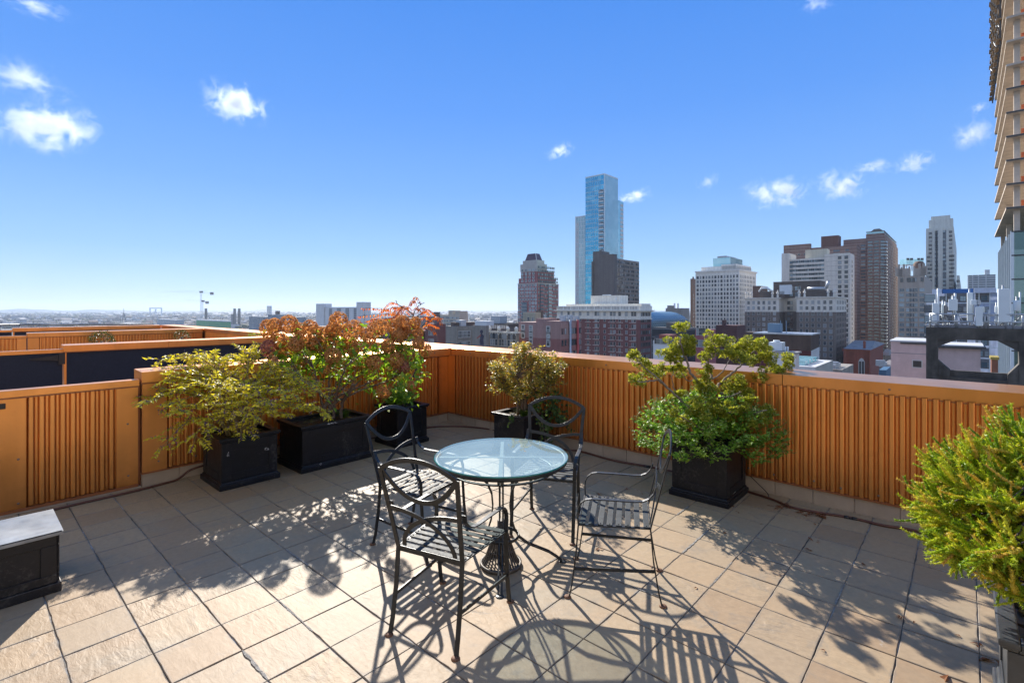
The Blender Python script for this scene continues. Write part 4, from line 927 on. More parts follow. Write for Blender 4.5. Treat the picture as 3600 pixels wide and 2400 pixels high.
m_ = MB(); m_.lathe([(3.2, 0), (3.2, 8), (2.2, 9.5), (.2, 10)], 10, (5, 3, b.top)); part('round_turret', m_, bw, b.t)
b.body(5, b.Lx-2, 5, b.Ly-8, b.top, b.top+7, facade('dark_attic', (.09, .08, .08), .1), 'attic')
for q0, q1 in ((418, 470), (503, 553)):
    ct = thing('cooling_tower', 'silver blue rooftop cooling tower, %s of the pair on the gothic block' % ('left' if q0 < 450 else 'right'), 'cooling tower', (0, 0, 0), 0, 'rooftop cooling towers')
    Yc = 345; m_ = MB(); x0, x1 = (uR(q0)-1800)/F*Yc, (uR(q1)-1800)/F*Yc; z0_, z1_ = H-(vR(532)-HOR)*Yc/F, H-(vR(470)-HOR)*Yc/F
    m_.box(x0, Yc, z0_+1.5, x1, Yc+6, z1_); part('casing', m_, gw2, ct)
    m_ = MB(); m_.box(x0, Yc-.1, z0_+4.5, x0+(x1-x0)*.42, Yc, z0_+6); m_.box(x0+(x1-x0)*.55, Yc-.1, z0_+4.5, x1, Yc, z0_+6); part('louvre', m_, M['frame_dark'], ct)
    m_ = MB(); [m_.box(x-.2, Yc+.2, z0_-3, x+.2, Yc+.6, z0_+1.5) for x in (x0+.4, x1-.4)]; m_.box(x0-.5, Yc, z0_+1.1, x1+.5, Yc+6, z0_+1.5); part('frame', m_, M['steel'], ct)

# --- art deco tower
ad = facade('grey_green_limestone', (.64, .65, .59), .05)
b = B('pale art deco tower with stepped top and twin dark window strips', uR(572), uR(790), uR(813), vR(215), 450, ad, 'art_deco_tower', 'skyscraper')
b.body(); zsh = b.z(vR(400)); yL2 = b.yl(uR(568)); 
ya, yb2 = b.yl(uR(786), 1.5), b.yl(uR(594), 1.5); b.body(1.5, 18, ya, yb2, b.top, b.z(vR(150), 1.5, ya), ad, 'crown_stage'); b.body(2.6, 16, ya+2, yb2-1.5, b.z(vR(150), 1.5, ya), b.z(vR(122), 2, ya), ad, 'crown_stage')
for q0, q1 in ((638, 674), (698, 735)):
    y0_, y1_ = b.yl(uR(q1)), b.yl(uR(q0)); m_ = MB(); m_.box(-.05, y0_, GZ, 0, y1_, b.z(vR(240))); part('window_strip', m_, pmat('slate_blue_spandrel', (.045, .07, .095), .5), b.t)
    b.windows([(y0_+(y1_-y0_)*t, b.z(vR(256))-i*3.62) for i in range(17) for t in (.27, .73)], 2.6, 1.9, 'pane_blue', 'frame_white', fr=.08, off=-.05)
b.windows([(b.yl(uR(q)), b.z(vR(264))-i*3.62) for i in range(17) for q in ((606, 766) if i < 6 else (593, 607, 766, 783))], 2.0, 1.9, 'pane', 'frame_dark', fr=.1)
m_ = MB(); y0_ = b.yl(uR(686)); m_.box(-.9, y0_-1.6, GZ, 0, y0_+1.6, b.z(vR(207))); part('centre_pier', m_, ad, b.t)
m_ = MB(); 
for q in (632, 741): y0_ = b.yl(uR(q)); m_.box(-.6, y0_-.8, GZ, 0, y0_+.8, b.z(vR(222)))
part('side_piers', m_, ad, b.t)
b = B('low stone wing right beside the art deco tower', uR(815), uR(836), uR(850), vR(600), 440, bw if False else ad, 'stone_wing', 'building'); b.body(); b.windows([(b.Ly*.5, b.top-6-i*4) for i in range(4)], 2, 2, fr=.1)
b = B('far white horizontal-banded apartment slab near the right edge', uR(900), uR(1120), uR(1136), vR(592), 700, facade('white_banded', (.50, .52, .53), .05, band=(3.2, .42), bandcol=(.10, .12, .13)), 'apartment_slab', 'building')
b.body(); yq = b.yl(uR(1075)); b.body(2, 10, yq, b.yl(uR(1035)), b.top, b.top+7, M['roof_pale'], 'lift_tower')
m_ = MB()
for q in (905, 940, 985, 1045): y = b.yl(uR(q)); m_.box(-.6, y-.5, GZ, 0, y+.5, b.top)
part('fins', m_, M['roof_pale'], b.t)

# --- white and grey modern block, blue parapet
wm_ = facade('pale_blue_white_panels', (.60, .65, .76), .05)
b = B('white gridded modern block with grey panels and a blue rooftop screen', uR(572), uR(1142), uR(1142), vR(737), 150, wm_, 'modern_block', 'building')
b.body(); bl = pmat('bright_blue_panel', (.02, .13, .38), .5); b.body(3, 9, b.yl(uR(945), 3), b.yl(uR(700), 3), b.top, b.z(vR(704), 3, 5), bl, 'blue_screen'); b.body(2, 12, b.yl(uR(690), 2)-.2, b.yl(uR(620), 2), b.top, b.z(vR(712), 2, 20), wm_, 'roof_storey')
b.body(1, b.Lx-1, 0.5, b.yl(uR(950), 1), b.top, b.z(vR(700), 1, 1), wm_, 'roof_storey'); gp = pmat('grey_panel', (.14, .145, .16), .6, 0, .15, .5)
rows = [b.z(vR(810))-i*3.35 for i in range(14)]; colq = (690, 770, 850, 1016)
m_ = MB()
for i, z in enumerate(rows):
    for q in colq: y = b.yl(uR(q)); m_.box(-.04, y-1.5, z+.0, 0, y+1.5, z+2.9) if (i+q) % 3 else None
part('grey_panels', m_, gp, b.t)
b.windows([(b.yl(uR(q))+(.55 if i % 2 else -.4), z+.4) for i, z in enumerate(rows) for q in colq], 1.3, 1.5, 'pane_blue', 'frame_dark', fr=.08, off=-.045)
b.windows([(b.yl(uR(q)), z+.4) for i, z in enumerate(rows) for q in (733, 882, 1050, 980)], .9, 1.5, 'pane', 'frame_dark', fr=.05)
b.windows([(b.yl(uR(q)), z+.2) for i, z in enumerate(rows) for q in (612,)], 3.2, 2.3, 'pane_blue', 'frame_dark', fr=.1)
m_ = MB()
for z in rows: m_.box(-.14, 0, z-.35, 0, b.Ly, z-.1)
for q in (648, 730, 810, 900, 940, 990, 1075): y = b.yl(uR(q)); m_.box(-.16, y-.12, GZ, 0, y+.12, b.top)
part('white_grid', m_, M['white_metal'], b.t)

# --- tower under construction, right edge
cs_ = facade('raw_concrete_slab', (.58, .50, .41), .1, vs=.4)
YT = 70
t = B('concrete tower under construction with open floors, orange netting and glass on its lower part', 3511, 3556, 4200, 812, YT, cs_, 'construction_tower', 'skyscraper')
Ly, fl = t.Ly, 3.32; zg = t.top; Lx = 22
# t.Ly is negative side here (u>VP): left face recedes along +x instead
k = (3511-1800)/F; LxF = (k*YT-t.X)/(CT-k*ST)
Ld = LxF   # length of the receding face, along local +x
Lw = 18.0  # frontage running toward the camera side, local -y
def TB(name, boxes, mat, kind=None):
    m_ = MB(); [m_.box(*q) for q in boxes]; return part(name, m_, mat, t.t, kind=kind)
TB('lower_glass_wall', [(.25, -Lw, GZ, Ld, -.25, zg)], glasswall('reflective_green_glass', (.10, .16, .16), (.22, .30, .30), fl=3.3, mod=2))
for i in range(30):
    z = zg-i*fl
    if z < -45: break
TB('glass_floor_lines', [(-.02, -Lw, zg-i*fl-.18, .25, 0, zg-i*fl+.0) for i in range(18)]+[(0, -.25, zg-i*fl-.14, Ld, .02, zg-i*fl) for i in range(0)], M['frame_dark'])
TB('mullions', [(x, -.26, GZ, x+.16, .12, zg) for x in lin(.0, Ld-.2, 9)]+[(.1, -y, GZ, .25, -y+.1, zg) for y in lin(1.4, Lw, 11)], M['white_metal'])
nf = 16
for i in range(1, nf):
    z = zg+i*fl; TB('floor_slab', [(-.35, -Lw, z-.28, Ld+.9, .55, z)], cs_)
    if i < 7: TB('slab_edge_strip', [(-.42, -Lw, z-.26, -.352, .56, z-.04)], M['frame_dark'])
    if i < nf-3: TB('safety_net', [(.9, -Lw, z+.02, .93, -1.0, z+1.0)], M.setdefault('net', pmat('orange_net', (.75, .16, .04), .7, 0, .3, 1)))
cols = []
for i in range(nf-1):
    z = zg+i*fl
    for x in (.9, Ld*.5, Ld-.6): cols.append((x, -.9, z, x+.62, -.28, z+fl-.28))
    cols.append((.7, -5.2, z, 1.3, -4.6, z+fl-.28)); cols.append((.7, -9.5, z, 1.3, -8.9, z+fl-.28)); cols.append((9.0, -6, z, 9.6, -5.4, z+fl-.28))
for q in cols: TB('column', [q], M['roof_pale'] if False else cs_)
TB('core_wall', [(Ld*.35+3, -Lw, zg, Ld*.35+3.3, -2.5, zg+nf*fl)], cs_)
steps = []
for i in range(1, nf-4): z = zg+i*fl; steps.append((Ld+.9, -1.2, z-.28, Ld+1.9, .5, z-.1))
TB('loading_edges', steps, M['steel'])
zf0 = zg+9.4*fl; fb = []; wood = []
for i in range(8):
    z = zf0+i*fl*.95
    fb.append((Ld*.3, .9, z, Ld+4.6, 1.02, z+.25)); fb.append((Ld*.3, .9, z+1.6, Ld+4.6, 1.02, z+1.85)); fb.append((Ld+.4, -2, z+.3, Ld+4.4, .4, z+.42))
    for x in lin(Ld*.3, Ld+4.6, 14): fb.append((x, .6, z-1.2, x+.15, .8, z+2.0))
    for x in lin(Ld*.3, Ld+4.6, 10): wood.append((x-.3, .5, z-.25, x+1.5, 1.2, z+.0)); wood.append((x, .85, z+1.0, x+1.1, .95, z+1.9))
TB('formwork_frames', fb, M['frame_dark'], 'stuff'); TB('formwork_boards', wood, pmat('formwork_timber', (.22, .15, .08), .8, 0, .4, .8), 'stuff')
m_ = MB()
for i in range(40):
    z = zf0+rnd.uniform(0, 6*fl); x = rnd.uniform(Ld*.3, Ld+2.5); m_.tube([(x, .7, z), (x+rnd.uniform(-1.2, 1.2), .7+rnd.uniform(0, .6), z+rnd.uniform(.8, 2.4))], .05, 5)
part('props', m_, M['steel'], t.t, kind='stuff')

# --- pink stucco blocks, louvre, dark concrete frame with antennas
st = facade('pink_stucco', (.56, .43, .41), .08, vs=.5)
class PL:
    """vertical plane parallel to the right parapet, left edge at pixel u0 and depth Y; local x runs toward the viewer's right"""
    def __init__(s, u0, Y): s.Y = Y; s.X = (u0-1800)/F*Y
    def x(s, u): k = (u-1800)/F; return (k*s.Y-s.X)/(ST+k*CT)
    def z(s, v, u=None): return H-(v-HOR)*(s.Y-(0 if u is None else s.x(u))*CT)/F
    def thing(s, name, label, cat): return thing(name, label, cat, (s.X, s.Y, 0), TH-PI/2)
q = PL(uR(296), 56); t_ = q.thing('stucco_block', 'pale pink stucco rooftop block with a louvred vent, left of the dark concrete frame', 'building')
w_ = q.x(uR(600)); z1_ = q.z(vR(1120)); m_ = MB(); m_.box(0, 0, -30, w_, 7, z1_); part('wall', m_, st, t_); m_ = MB(); m_.box(-.1, -.1, z1_, w_+.1, 7.1, z1_+.16); part('roof', m_, M['roof_pale'], t_); m_ = MB(); m_.box(w_*.25, -.14, z1_-.22, w_+.1, -.0, z1_-.001); part('roof_edge', m_, M['frame_dark'], t_)
ul = uR(502); zl0, zl1 = q.z(vR(1322), ul), q.z(vR(1272), ul); xl0, xl1 = q.x(uR(470)), q.x(uR(537)); vl = MB()
for i in range(7): z = zl0+(zl1-zl0)*i/7; vl.box(xl0, -.06, z+.02, xl1, -.01, z+(zl1-zl0)/12)
part('vent_slats', vl, M['frame_dark'], t_); vl = MB(); vl.box(xl0-.09, -.05, zl0-.09, xl0, 0, zl1+.09); vl.box(xl1, -.05, zl0-.09, xl1+.09, 0, zl1+.09); vl.box(xl0, -.05, zl1, xl1, 0, zl1+.09); vl.box(xl0, -.05, zl0-.09, xl1, 0, zl0); part('vent_frame', vl, M['frame_white'], t_)
vl = MB(); vl.box(xl0, -.008, zl0, xl1, -.001, zl1); part('vent_back', vl, M['frame_dark'], t_)
m_ = MB(); zj = q.z(vR(1210)); m_.box(0, -.02, zj, w_, 0, zj+.06); part('joint', m_, M['roof_grey'], t_)
q = PL(uR(620), 46); t_ = q.thing('stucco_block', 'pinkish stucco rooftop block seen through the opening of the dark concrete frame', 'building')
w_ = q.x(uR(1002)); z1_ = q.z(vR(1166)); m_ = MB(); m_.box(0, 0, -30, w_, 5, z1_); part('wall', m_, st, t_); m_ = MB(); m_.box(-.3, -.35, z1_, w_+.35, 5.3, z1_+.2); part('roof_edge', m_, M['frame_dark'], t_); m_ = MB(); m_.box(-.2, -.2, z1_+.201, w_+.2, 5.1, z1_+.3); part('roof', m_, M['roof_pale'], t_)

q = PL(uR(573), 33.0)
def fx(x): return q.x(uR(x))
def fz(y, x=573): return q.z(vR(y), uR(x))
cf = q.thing('concrete_frame', 'weathered dark concrete roof frame with an eight sided opening', 'frame')  # dark concrete frame standing on the rooftop, open in the middle
th_ = .9; xe = fx(1700); zt0, zt1, zb_ = fz(1008), fz(1098), -9; zo = fz(1345, 750); zq = zt1; xr0 = fx(1306)
m_ = MB(); m_.box(0, 0, zb_, fx(665), th_, zt1); part('pillar', m_, M['concrete_dark'], cf)
m_ = MB(); m_.box(xr0, 0, zb_, xr0+1.9, th_, zt1); part('pillar', m_, M['concrete_dark'], cf)
m_ = MB(); m_.box(-.02, -.02, zt1, xe, th_+.02, zt0); part('top_beam', m_, M['concrete_dark'], cf)
x0_ = fx(665); zB = fz(1408, 900); m_ = MB(); m_.box(x0_, .1, zb_, xr0, th_-.1, zB); part('bottom_beam', m_, M['concrete_dark'], cf)
for pts in (((x0_, zt1), (x0_+.95, zt1), (x0_, zt1-.5)), ((xr0, zt1), (xr0-.95, zt1), (xr0, zt1-.62)), ((x0_, fz(1265, 665)), (fx(760), zo), (fx(760), zB), (x0_, zB)), ((xr0, fz(1300, 1306)), (fx(1215), fz(1385, 1215)), (fx(1215), zB-.3), (xr0, zB-.3))):
    m_ = MB(); m_.extr(list(pts), 1, .05, th_-.05); part('haunch', m_, M['concrete_dark'], cf)
m_ = MB(); zt_ = fz(1352, 800); m_.box(fx(745), .35, zt_-.62, fx(1225), .65, zt_); part('tie_beam', m_, M['concrete_dark'], cf)
rl = q.thing('railing', 'galvanised pipe railing with cables on top of the dark concrete frame', 'railing')
frm = Matrix.Rotation(TH-PI/2, 4, 'Z'); YF = 0
def wpos(x, y, z): return Vector((q.X, q.Y, 0))+frm @ Vector((x, y, z))
m_ = MB()
for y in (903, 960): m_.tube([(fx(600), .1, fz(y)), (fx(1700), .1, fz(y))], .045, 6)
m_.tube([(fx(600), .9, fz(915)), (fx(1700), .9, fz(915))], .04, 6); part('rail', m_, M['steel'], rl)
for x in (604, 668, 802, 818, 1036, 1062, 1200, 1260, 1335):
    m_ = MB(); m_.tube([(fx(x), .12, fz(1008)), (fx(x), .12, fz(900 if x not in (1062,) else 870))], .05, 6); part('post', m_, M['steel'], rl)
m_ = MB()
for i in range(70):
    x = rnd.uniform(600, 1400); y = rnd.uniform(975, 1005); x2 = x+rnd.uniform(-60, 60)
    m_.tube(spline([(fx(x), rnd.uniform(.2, .8), fz(y)), (fx((x+x2)/2), rnd.uniform(0, .8), fz(y-rnd.uniform(-6, 26))), (fx(x2), rnd.uniform(.2, .8), fz(rnd.uniform(985, 1004)))], 4), .022, 4)
for x0, y0, x1, y1 in ((1245, 990, 1344, 900), (1250, 1000, 1400, 880), (1240, 960, 1400, 990), (935, 960, 925, 780), (945, 960, 950, 745), (820, 905, 860, 960), (690, 925, 750, 985)): m_.tube([(fx(x0), .5, fz(y0)), (fx(x1), .5, fz(y1))], .035, 5)
part('cables', m_, M['black_plastic'] if False else M['steel'], rl, kind='stuff')
m_ = MB(); m_.box(fx(640), .1, fz(1007.5), fx(1700), .7, fz(985)); part('cable_tray', m_, M['roof_grey'], rl)
def antenna(x0, x1, y0, y1, label, d=.22, cyl=False, mat='white_metal', pole=True, yo=0):
    a = thing('antenna', label, 'antenna', wpos(fx((x0+x1)/2), .2+yo, fz(y1, (x0+x1)/2)), TH-PI/2+rnd.uniform(-.15, .15), 'rooftop phone antennas')
    w_ = fx(x1)-fx(x0); h_ = fz(y0, x0)-fz(y1, x0); m_ = MB()
    if cyl: m_.lathe([(w_/2*.9, 0), (w_/2, .03), (w_/2, h_-.03), (w_/2*.9, h_)], 16)
    else: m_.box(-w_/2, -d/2, 0, w_/2, d/2, h_)
    part('radome', m_, M[mat], a, bevel=0 if cyl else .03)
    if pole: m_ = MB(); m_.tube([(0, d/2+.1, -.6), (0, d/2+.1, h_+.25)], .045, 6); m_.box(-.06, .0, h_*.2, .06, d/2+.1, h_*.2+.08); m_.box(-.06, .0, h_*.75, .06, d/2+.1, h_*.75+.08); part('mast', m_, M['steel'], a)
antenna(620, 677, 820, 975, 'upright white antenna panel at the left end of the concrete frame')
antenna(690, 712, 825, 930, 'short white cylinder antenna behind the rail', cyl=True, yo=.4)
antenna(712, 738, 835, 925, 'grey mesh antenna canister beside the short white cylinder', mat='roof_grey', yo=.45)
antenna(748, 820, 787, 878, 'square white antenna box on a mast')
antenna(896, 940, 735, 960, 'tall slim white antenna panel with thick cables', yo=.35)
antenna(925, 972, 793, 833, 'small square radio unit on the pipes', d=.3, pole=False, yo=-.2); antenna(974, 1002, 795, 832, 'narrow grey radio unit next to the square one', d=.3, mat='steel', pole=False, yo=-.2)
antenna(962, 1017, 845, 998, 'slanted white antenna panel in front of the rail', yo=-.35); antenna(1015, 1035, 848, 895, 'small box behind the slanted antenna panel', yo=.4, pole=False)
antenna(1114, 1140, 843, 980, 'white cylinder antenna left of the largest panel', cyl=True, yo=.1); antenna(1138, 1232, 708, 970, 'largest flat white antenna panel', d=.3)
antenna(1258, 1318, 797, 880, 'rounded blue grey radio unit near the right edge', cyl=True, mat='white_metal')
for x, y in ((663, 703), (799, 745), (1318, 750)):
    m_ = MB(); m_.tube([(0, 0, 0), (0, 0, fz(y)-fz(960))], .05, 6); solo('antenna_pole', m_, M['white_metal'], 'slim white whip pole, %s' % {663: 'leftmost on the concrete frame', 799: 'behind the square antenna box', 1318: 'rightmost by the blue grey unit'}[x], 'pole', wpos(fx(x), .5, fz(960, x)))

# --- nearer low buildings in front of the skyline
lowp = facade('brown_brick_low', (.12, .085, .07), .15); pkb = facade('pink_brick_two_tone', (.27, .115, .105), .1, zb=(-9.5, (.36, .22, .20))); wh = pmat('white_render', (.62, .64, .66), .8, 0, .06, .5); tan = facade('tan_stone', (.36, .30, .24), .1); gry = facade('grey_beige_render', (.26, .235, .205), .1)
b = B('pink brick building with blank gable, tower stair and dark windows right of the arched block', u6(258), u6(571), u6(713), v6(1222), 185, pkb, 'brick_building', 'building')
b.body(); b.body(1, 8, b.yl(u6(456), 1), b.yl(u6(386), 1), b.top-2, b.z(v6(1190), 1, 10), name='stair_tower'); b.body(0, b.Lx, b.yl(u6(562)), b.yl(u6(456)), b.top-.1, b.z(v6(1210)), name='raised_parapet')
rows = [b.z(v6(1306))-i*4.3 for i in range(4)]
b.windows([(b.xr(u6(q)), z) for z in rows for q in (579, 601, 631, 649, 665, 677, 695, 706)], 1.0, 2.1, 'pane', 'frame_dark', fr=.05, face='R')
b.windows([(b.yl(u6(q)), b.z(v6(y), 0, 0)) for q, y in ((290, 1300), (348, 1303), (476, 1305), (290, 1342), (348, 1345), (476, 1350), (348, 1385), (476, 1396))], 1.3, 2.6, 'pane', 'frame_white', fr=.3)
for q, c_ in ((629, M['steel']), (684, pmat('red_pipe', (.42, .05, .05), .6))): m_ = MB(); x = b.xr(u6(q)); m_.tube([(x, -.5, -60), (x, -.5, b.top+1)], .45, 8); part('flue', m_, c_, b.t)
m_ = MB(); y = b.yl(u6(590)); [m_.box(3+i*2.2, -.0+1, b.top, 4.4+i*2.2, 3, b.top+rnd.uniform(1.5, 3.2)) for i in range(5)]; part('roof_units', m_, M['steel'], b.t, kind='stuff')
b = B('dark flat roofed building with bracketed cornice behind the arched block', u6(36), u6(190), u6(305), v6(1228), 235, gc, 'corniced_building', 'building'); b.body(); b.band(b.top-.6, b.top, 1.0, gc)
m_ = MB(); [m_.box(-.9, y-.35, b.top-2.4, 0, y+.35, b.top-.7) for y in lin(1, b.Ly-1, 9)]; part('brackets', m_, ws, b.t, kind='stuff'); m_ = MB(); m_.box(2, 8, b.top, 7, 14, b.top+3.5); part('roof_house', m_, M['steel'], b.t); b.windows([(y, b.top-6) for y in lin(2, b.Ly-2, 7)], 1.2, 2, fr=.1)
b = B('small beige block with dark window in front of the pink tower', u6(290), u6(380), u6(420), v6(1146), 300, facade('cream_brick', (.40, .37, .28), .08), 'beige_block', 'building'); b.body(); b.windows([(b.Ly*.2, b.top-5), (b.Ly*.55, b.top-5), (b.Lx*.0+2, b.top-9)], 1.6, 2, fr=.1)
b = B('dark brown brick block beside the small beige one', u6(382), u6(425), u6(440), v6(1133), 315, lowp, 'dark_block', 'building'); b.body()
ar = facade('tan_brick_arcade', (.31, .26, .20), .1)
b = B('tan brick building with a row of arched top windows and small domed finials', u6(40), u6(246), u6(262), v6(1290), 195, ar, 'arcaded_building', 'building'); b.body(); b.band(b.top-.5, b.top, .4, ws)
bc = [b.yl(u6(q)) for q in (58, 76, 95, 124, 142, 160, 187, 205, 224)]
for y in bc:
    m_ = MB(); r = .75; z = b.z(v6(1345)); pts = [(y-r, z), (y+r, z), (y+r, z+1.5)]+[(y+r*math.cos(a), z+1.5+r*math.sin(a)) for a in lin(.3, PI-.3, 6)]+[(y-r, z+1.5)]; m_.extr(pts, 0, -.06, 0); m_.mi = 1; m_.extr([(y-r-.25, z+1.5)]+[(y+(r+.3)*math.cos(a), z+1.5+(r+.3)*math.sin(a)) for a in lin(PI-.1, .1, 8)]+[(y+r+.25, z+1.5)], 0, -.04, 0); part('arched_window', m_, [M['pane'], ws], b.t)
b.windows([(y, b.z(v6(1396))-i*3.6) for i in range(3) for y in bc], 1.3, 2.4, 'pane', 'frame_white', fr=.12)
for q in (40, 108, 174, 236): y = b.yl(u6(q)); m_ = MB(); m_.lathe([(.7, 0), (.7, .9), (.8, 1.1), (.6, 1.7), (.1, 2.1)], 10, (.4, y, b.top)); part('finial', m_, ws, b.t)
c4x = lambda x: 900+x*.4252
c4y = lambda y: 950+y*.4252
b = B('grey blank gable with a painted dancing figure, left of the arched windows', c4x(1788), c4x(1900), c4x(1925), c4y(458), 192, gry, 'gable_building', 'building'); b.body()
mu = MB(); yc = b.yl(c4x(1868)); zc_ = b.z(c4y(620))
for poly in ([(-1.1, 0), (1.0, 0), (1.3, 1.5), (.9, 3.2), (1.4, 4.2), (.6, 5.2), (-.3, 5.0), (-1.2, 4.2), (-.8, 2.6)], [(.5, 5.0), (1.1, 6.0), (.6, 6.9), (-.4, 6.8), (-.7, 5.9), (-.2, 5.2)]):
    n0 = len(mu.v); mu.v += [(-.02, yc+p, zc_+q*.85) for p, q in poly]; mu.face(tuple(range(n0+len(poly)-1, n0-1, -1)))
part('painted_figure', mu, pmat('mural_navy', (.045, .04, .065), .8, 0, .5, 1), b.t); mu = MB(); mu.quad((-.024, yc+.6, zc_+3.4), (-.024, yc+2.9, zc_+2.2), (-.024, yc+2.9, zc_+2.7), (-.024, yc+.6, zc_+4.2)); part('painted_scarf', mu, pmat('mural_red', (.35, .10, .08), .8, 0, .3, 1), b.t)
m_ = MB(); m_.box(-.0, -.5, b.top, 4, 6, b.top+1.8); part('white_upstand', m_, wh, b.t)
b = B('tan brick building with a long row of paired windows left of the painted gable', c4x(1568), c4x(1660), c4x(1788), c4y(463), 200, gry, 'tan_building', 'building'); b.body(); b.body(1, 14, 2, b.Ly-2, b.top-1, b.z(c4y(432)), lowp, 'roof_house'); m_ = MB(); m_.box(3, 1, b.top, 6, 4, b.top+2.4); part('roof_unit', m_, M['steel'], b.t)
b.windows([(x, b.z(c4y(555))-i*4.2) for i in range(3) for x in lin(1.5, b.Lx-2, 8)], 1.4, 2.4, 'pane', 'frame_white', fr=.15, face='R')
b = B('dark red brick building with a chimney behind the sumac', c4x(1400), c4x(1500), c4x(1568), c4y(442), 215, facade('muted_red_brick', (.17, .075, .07), .12), 'brick_building', 'building'); b.body(); m_ = MB(); m_.box(2, 3, b.top, 4, 5, b.top+5); part('chimney', m_, gc, b.t); b.windows([(y, b.top-5-i*3.5) for i in range(3) for y in lin(3, b.Ly-3, 5)], 1.2, 1.8, fr=.1)
b = B('long low red brick building seen under the sumac leaves', c4x(1290), c4x(1380), c4x(1460), c4y(498), 225, facade('dull_red_brick', (.20, .10, .085), .12), 'brick_building', 'building'); b.body(); b.windows([(y, b.top-4-i*3.5) for i in range(3) for y in lin(2, b.Ly-2, 6)], 1.2, 1.8, fr=.1)
b = B('cream apartment building with two rooftop huts in the middle distance', c4x(1520), c4x(1683), c4x(1753), c4y(368), 520, facade('cream_apartment', (.50, .45, .36), .06), 'apartment_building', 'building'); b.body(); b.body(1, 12, b.yl(c4x(1620)), b.yl(c4x(1585)), b.top, b.top+4.5, name='roof_hut'); b.body(1, 12, b.yl(c4x(1680)), b.yl(c4x(1642)), b.top, b.top+4, name='roof_hut')
b.windows([(y, b.top-4-i*3.3) for i in range(8) for y in lin(2, b.Ly-2, 14)], 1.5, 1.6, 'pane_blue', 'frame_white', fr=.1)
# grey-white slab tower in the left distance
sl = facade('grey_white_slab', (.66, .68, .69), .05)
b = B('pale grey slab block with end shafts and dark balcony strips in the left distance', c4x(571), c4x(880), c4x(912), c4y(303), 620, sl, 'slab_block', 'building'); b.body(); zt = b.top
b.body(-1.5, 10, b.Ly+.3, b.yl(c4x(496), -1.5), z1=b.z(c4y(276), 0, b.Ly), name='end_shaft'); b.body(-.8, 12, 0.2, b.yl(c4x(830), -.8), z1=b.z(c4y(262)), name='end_shaft')
for q0, q1 in ((606, 628), (671, 700), (741, 769), (810, 836)):
    y0_, y1_ = b.yl(c4x(q1)), b.yl(c4x(q0)); m_ = MB(); m_.box(-.3, y0_, -40, 0, y1_, b.z(c4y(315))); m_.mi = 1
    for i in range(17): m_.box(-.5, y0_, b.z(c4y(315))-2.4-i*2.9, -.3, y1_, b.z(c4y(315))-1.5-i*2.9)
    part('balcony_strip', m_, [pmat('strip_grey', (.20, .21, .22), .8), pmat('balcony_grey', (.36, .38, .4), .8)], b.t)
b.windows([(b.Lx*.5, b.top-5-i*2.9) for i in range(14)], 2, 1.4, fr=.1, face='R')
# blue grey apartments, left distance
b = B('long blue grey apartment row with a chimney in the left distance', 875, 1000, 1077, 1115, 1050, facade('blue_grey_panels', (.20, .24, .28), .35, vs=.05), 'apartment_row', 'building'); b.body(); b.body(5, 30, b.Ly*.2, b.Ly*.5, b.top, b.top+5, name='roof_storey')
b.windows([(y, b.top-6-i*5) for i in range(3) for y in lin(3, b.Ly-3, 18)], 4, 2.4, 'pane', 'frame_white', fr=.2)
m_ = MB(); m_.box(0, 0, 0, 7, 7, 15); solo('chimney', m_, lowp, 'dark square chimney rising over the blue grey apartment row', 'chimney', ((968-1800)/F*1100, 1100, -18))
m_ = MB(); m_.box(0, 0, 0, 12, 12, 38); solo('office_tower', m_, sl, 'small grey far tower above the blue grey row', 'tower', ((938-1800)/F*1800, 1800, -45+.0+37-18))
b = B('low white apartment block left of the cranes', 552, 620, 647, 1124, 1300, facade('white_apartment', (.42, .46, .5), .06), 'apartment_block', 'building'); b.body(); b.windows([(y, b.top-6-i*6) for i in range(2) for y in lin(5, b.Ly-5, 10)], 4, 3, fr=.2)
b = B('low building with a green cladding band behind the cranes', 690, 800, 812, 1131, 1250, pmat('bright_green_cladding', (.06, .30, .10), .7, 0, .2, .05), 'green_building', 'building'); b.body(); b.band(b.top, b.top+3, 1, sl)
for k, (u0, u1, v0, Y) in enumerate(((719, 729, 1084, 1500), (820, 830, 1084, 1600), (836, 846, 1084, 1620))):
    b = B(('grey brown tower block, leftmost of three in the left distance', 'middle tower block of three, with a lower annex on its left', 'rightmost tower block of three in the left distance')[k], u0, u1-2, u1, v0, Y, facade('far_tower_%d' % k, (.22, .21, .19), .05), 'tower_block', 'tower'); b.body()
    m_ = MB(); [m_.box(-.3, 1, b.top-5-i*4, 0, b.Ly-1, b.top-3.4-i*4) for i in range(14)]; part('window_bands', m_, M['frame_dark'], b.t)
    if k == 1: m_ = MB(); m_.box(-2, b.Ly, GZ, 8, b.Ly+14, b.top-18); part('annex', m_, M['roof_grey'], b.t)
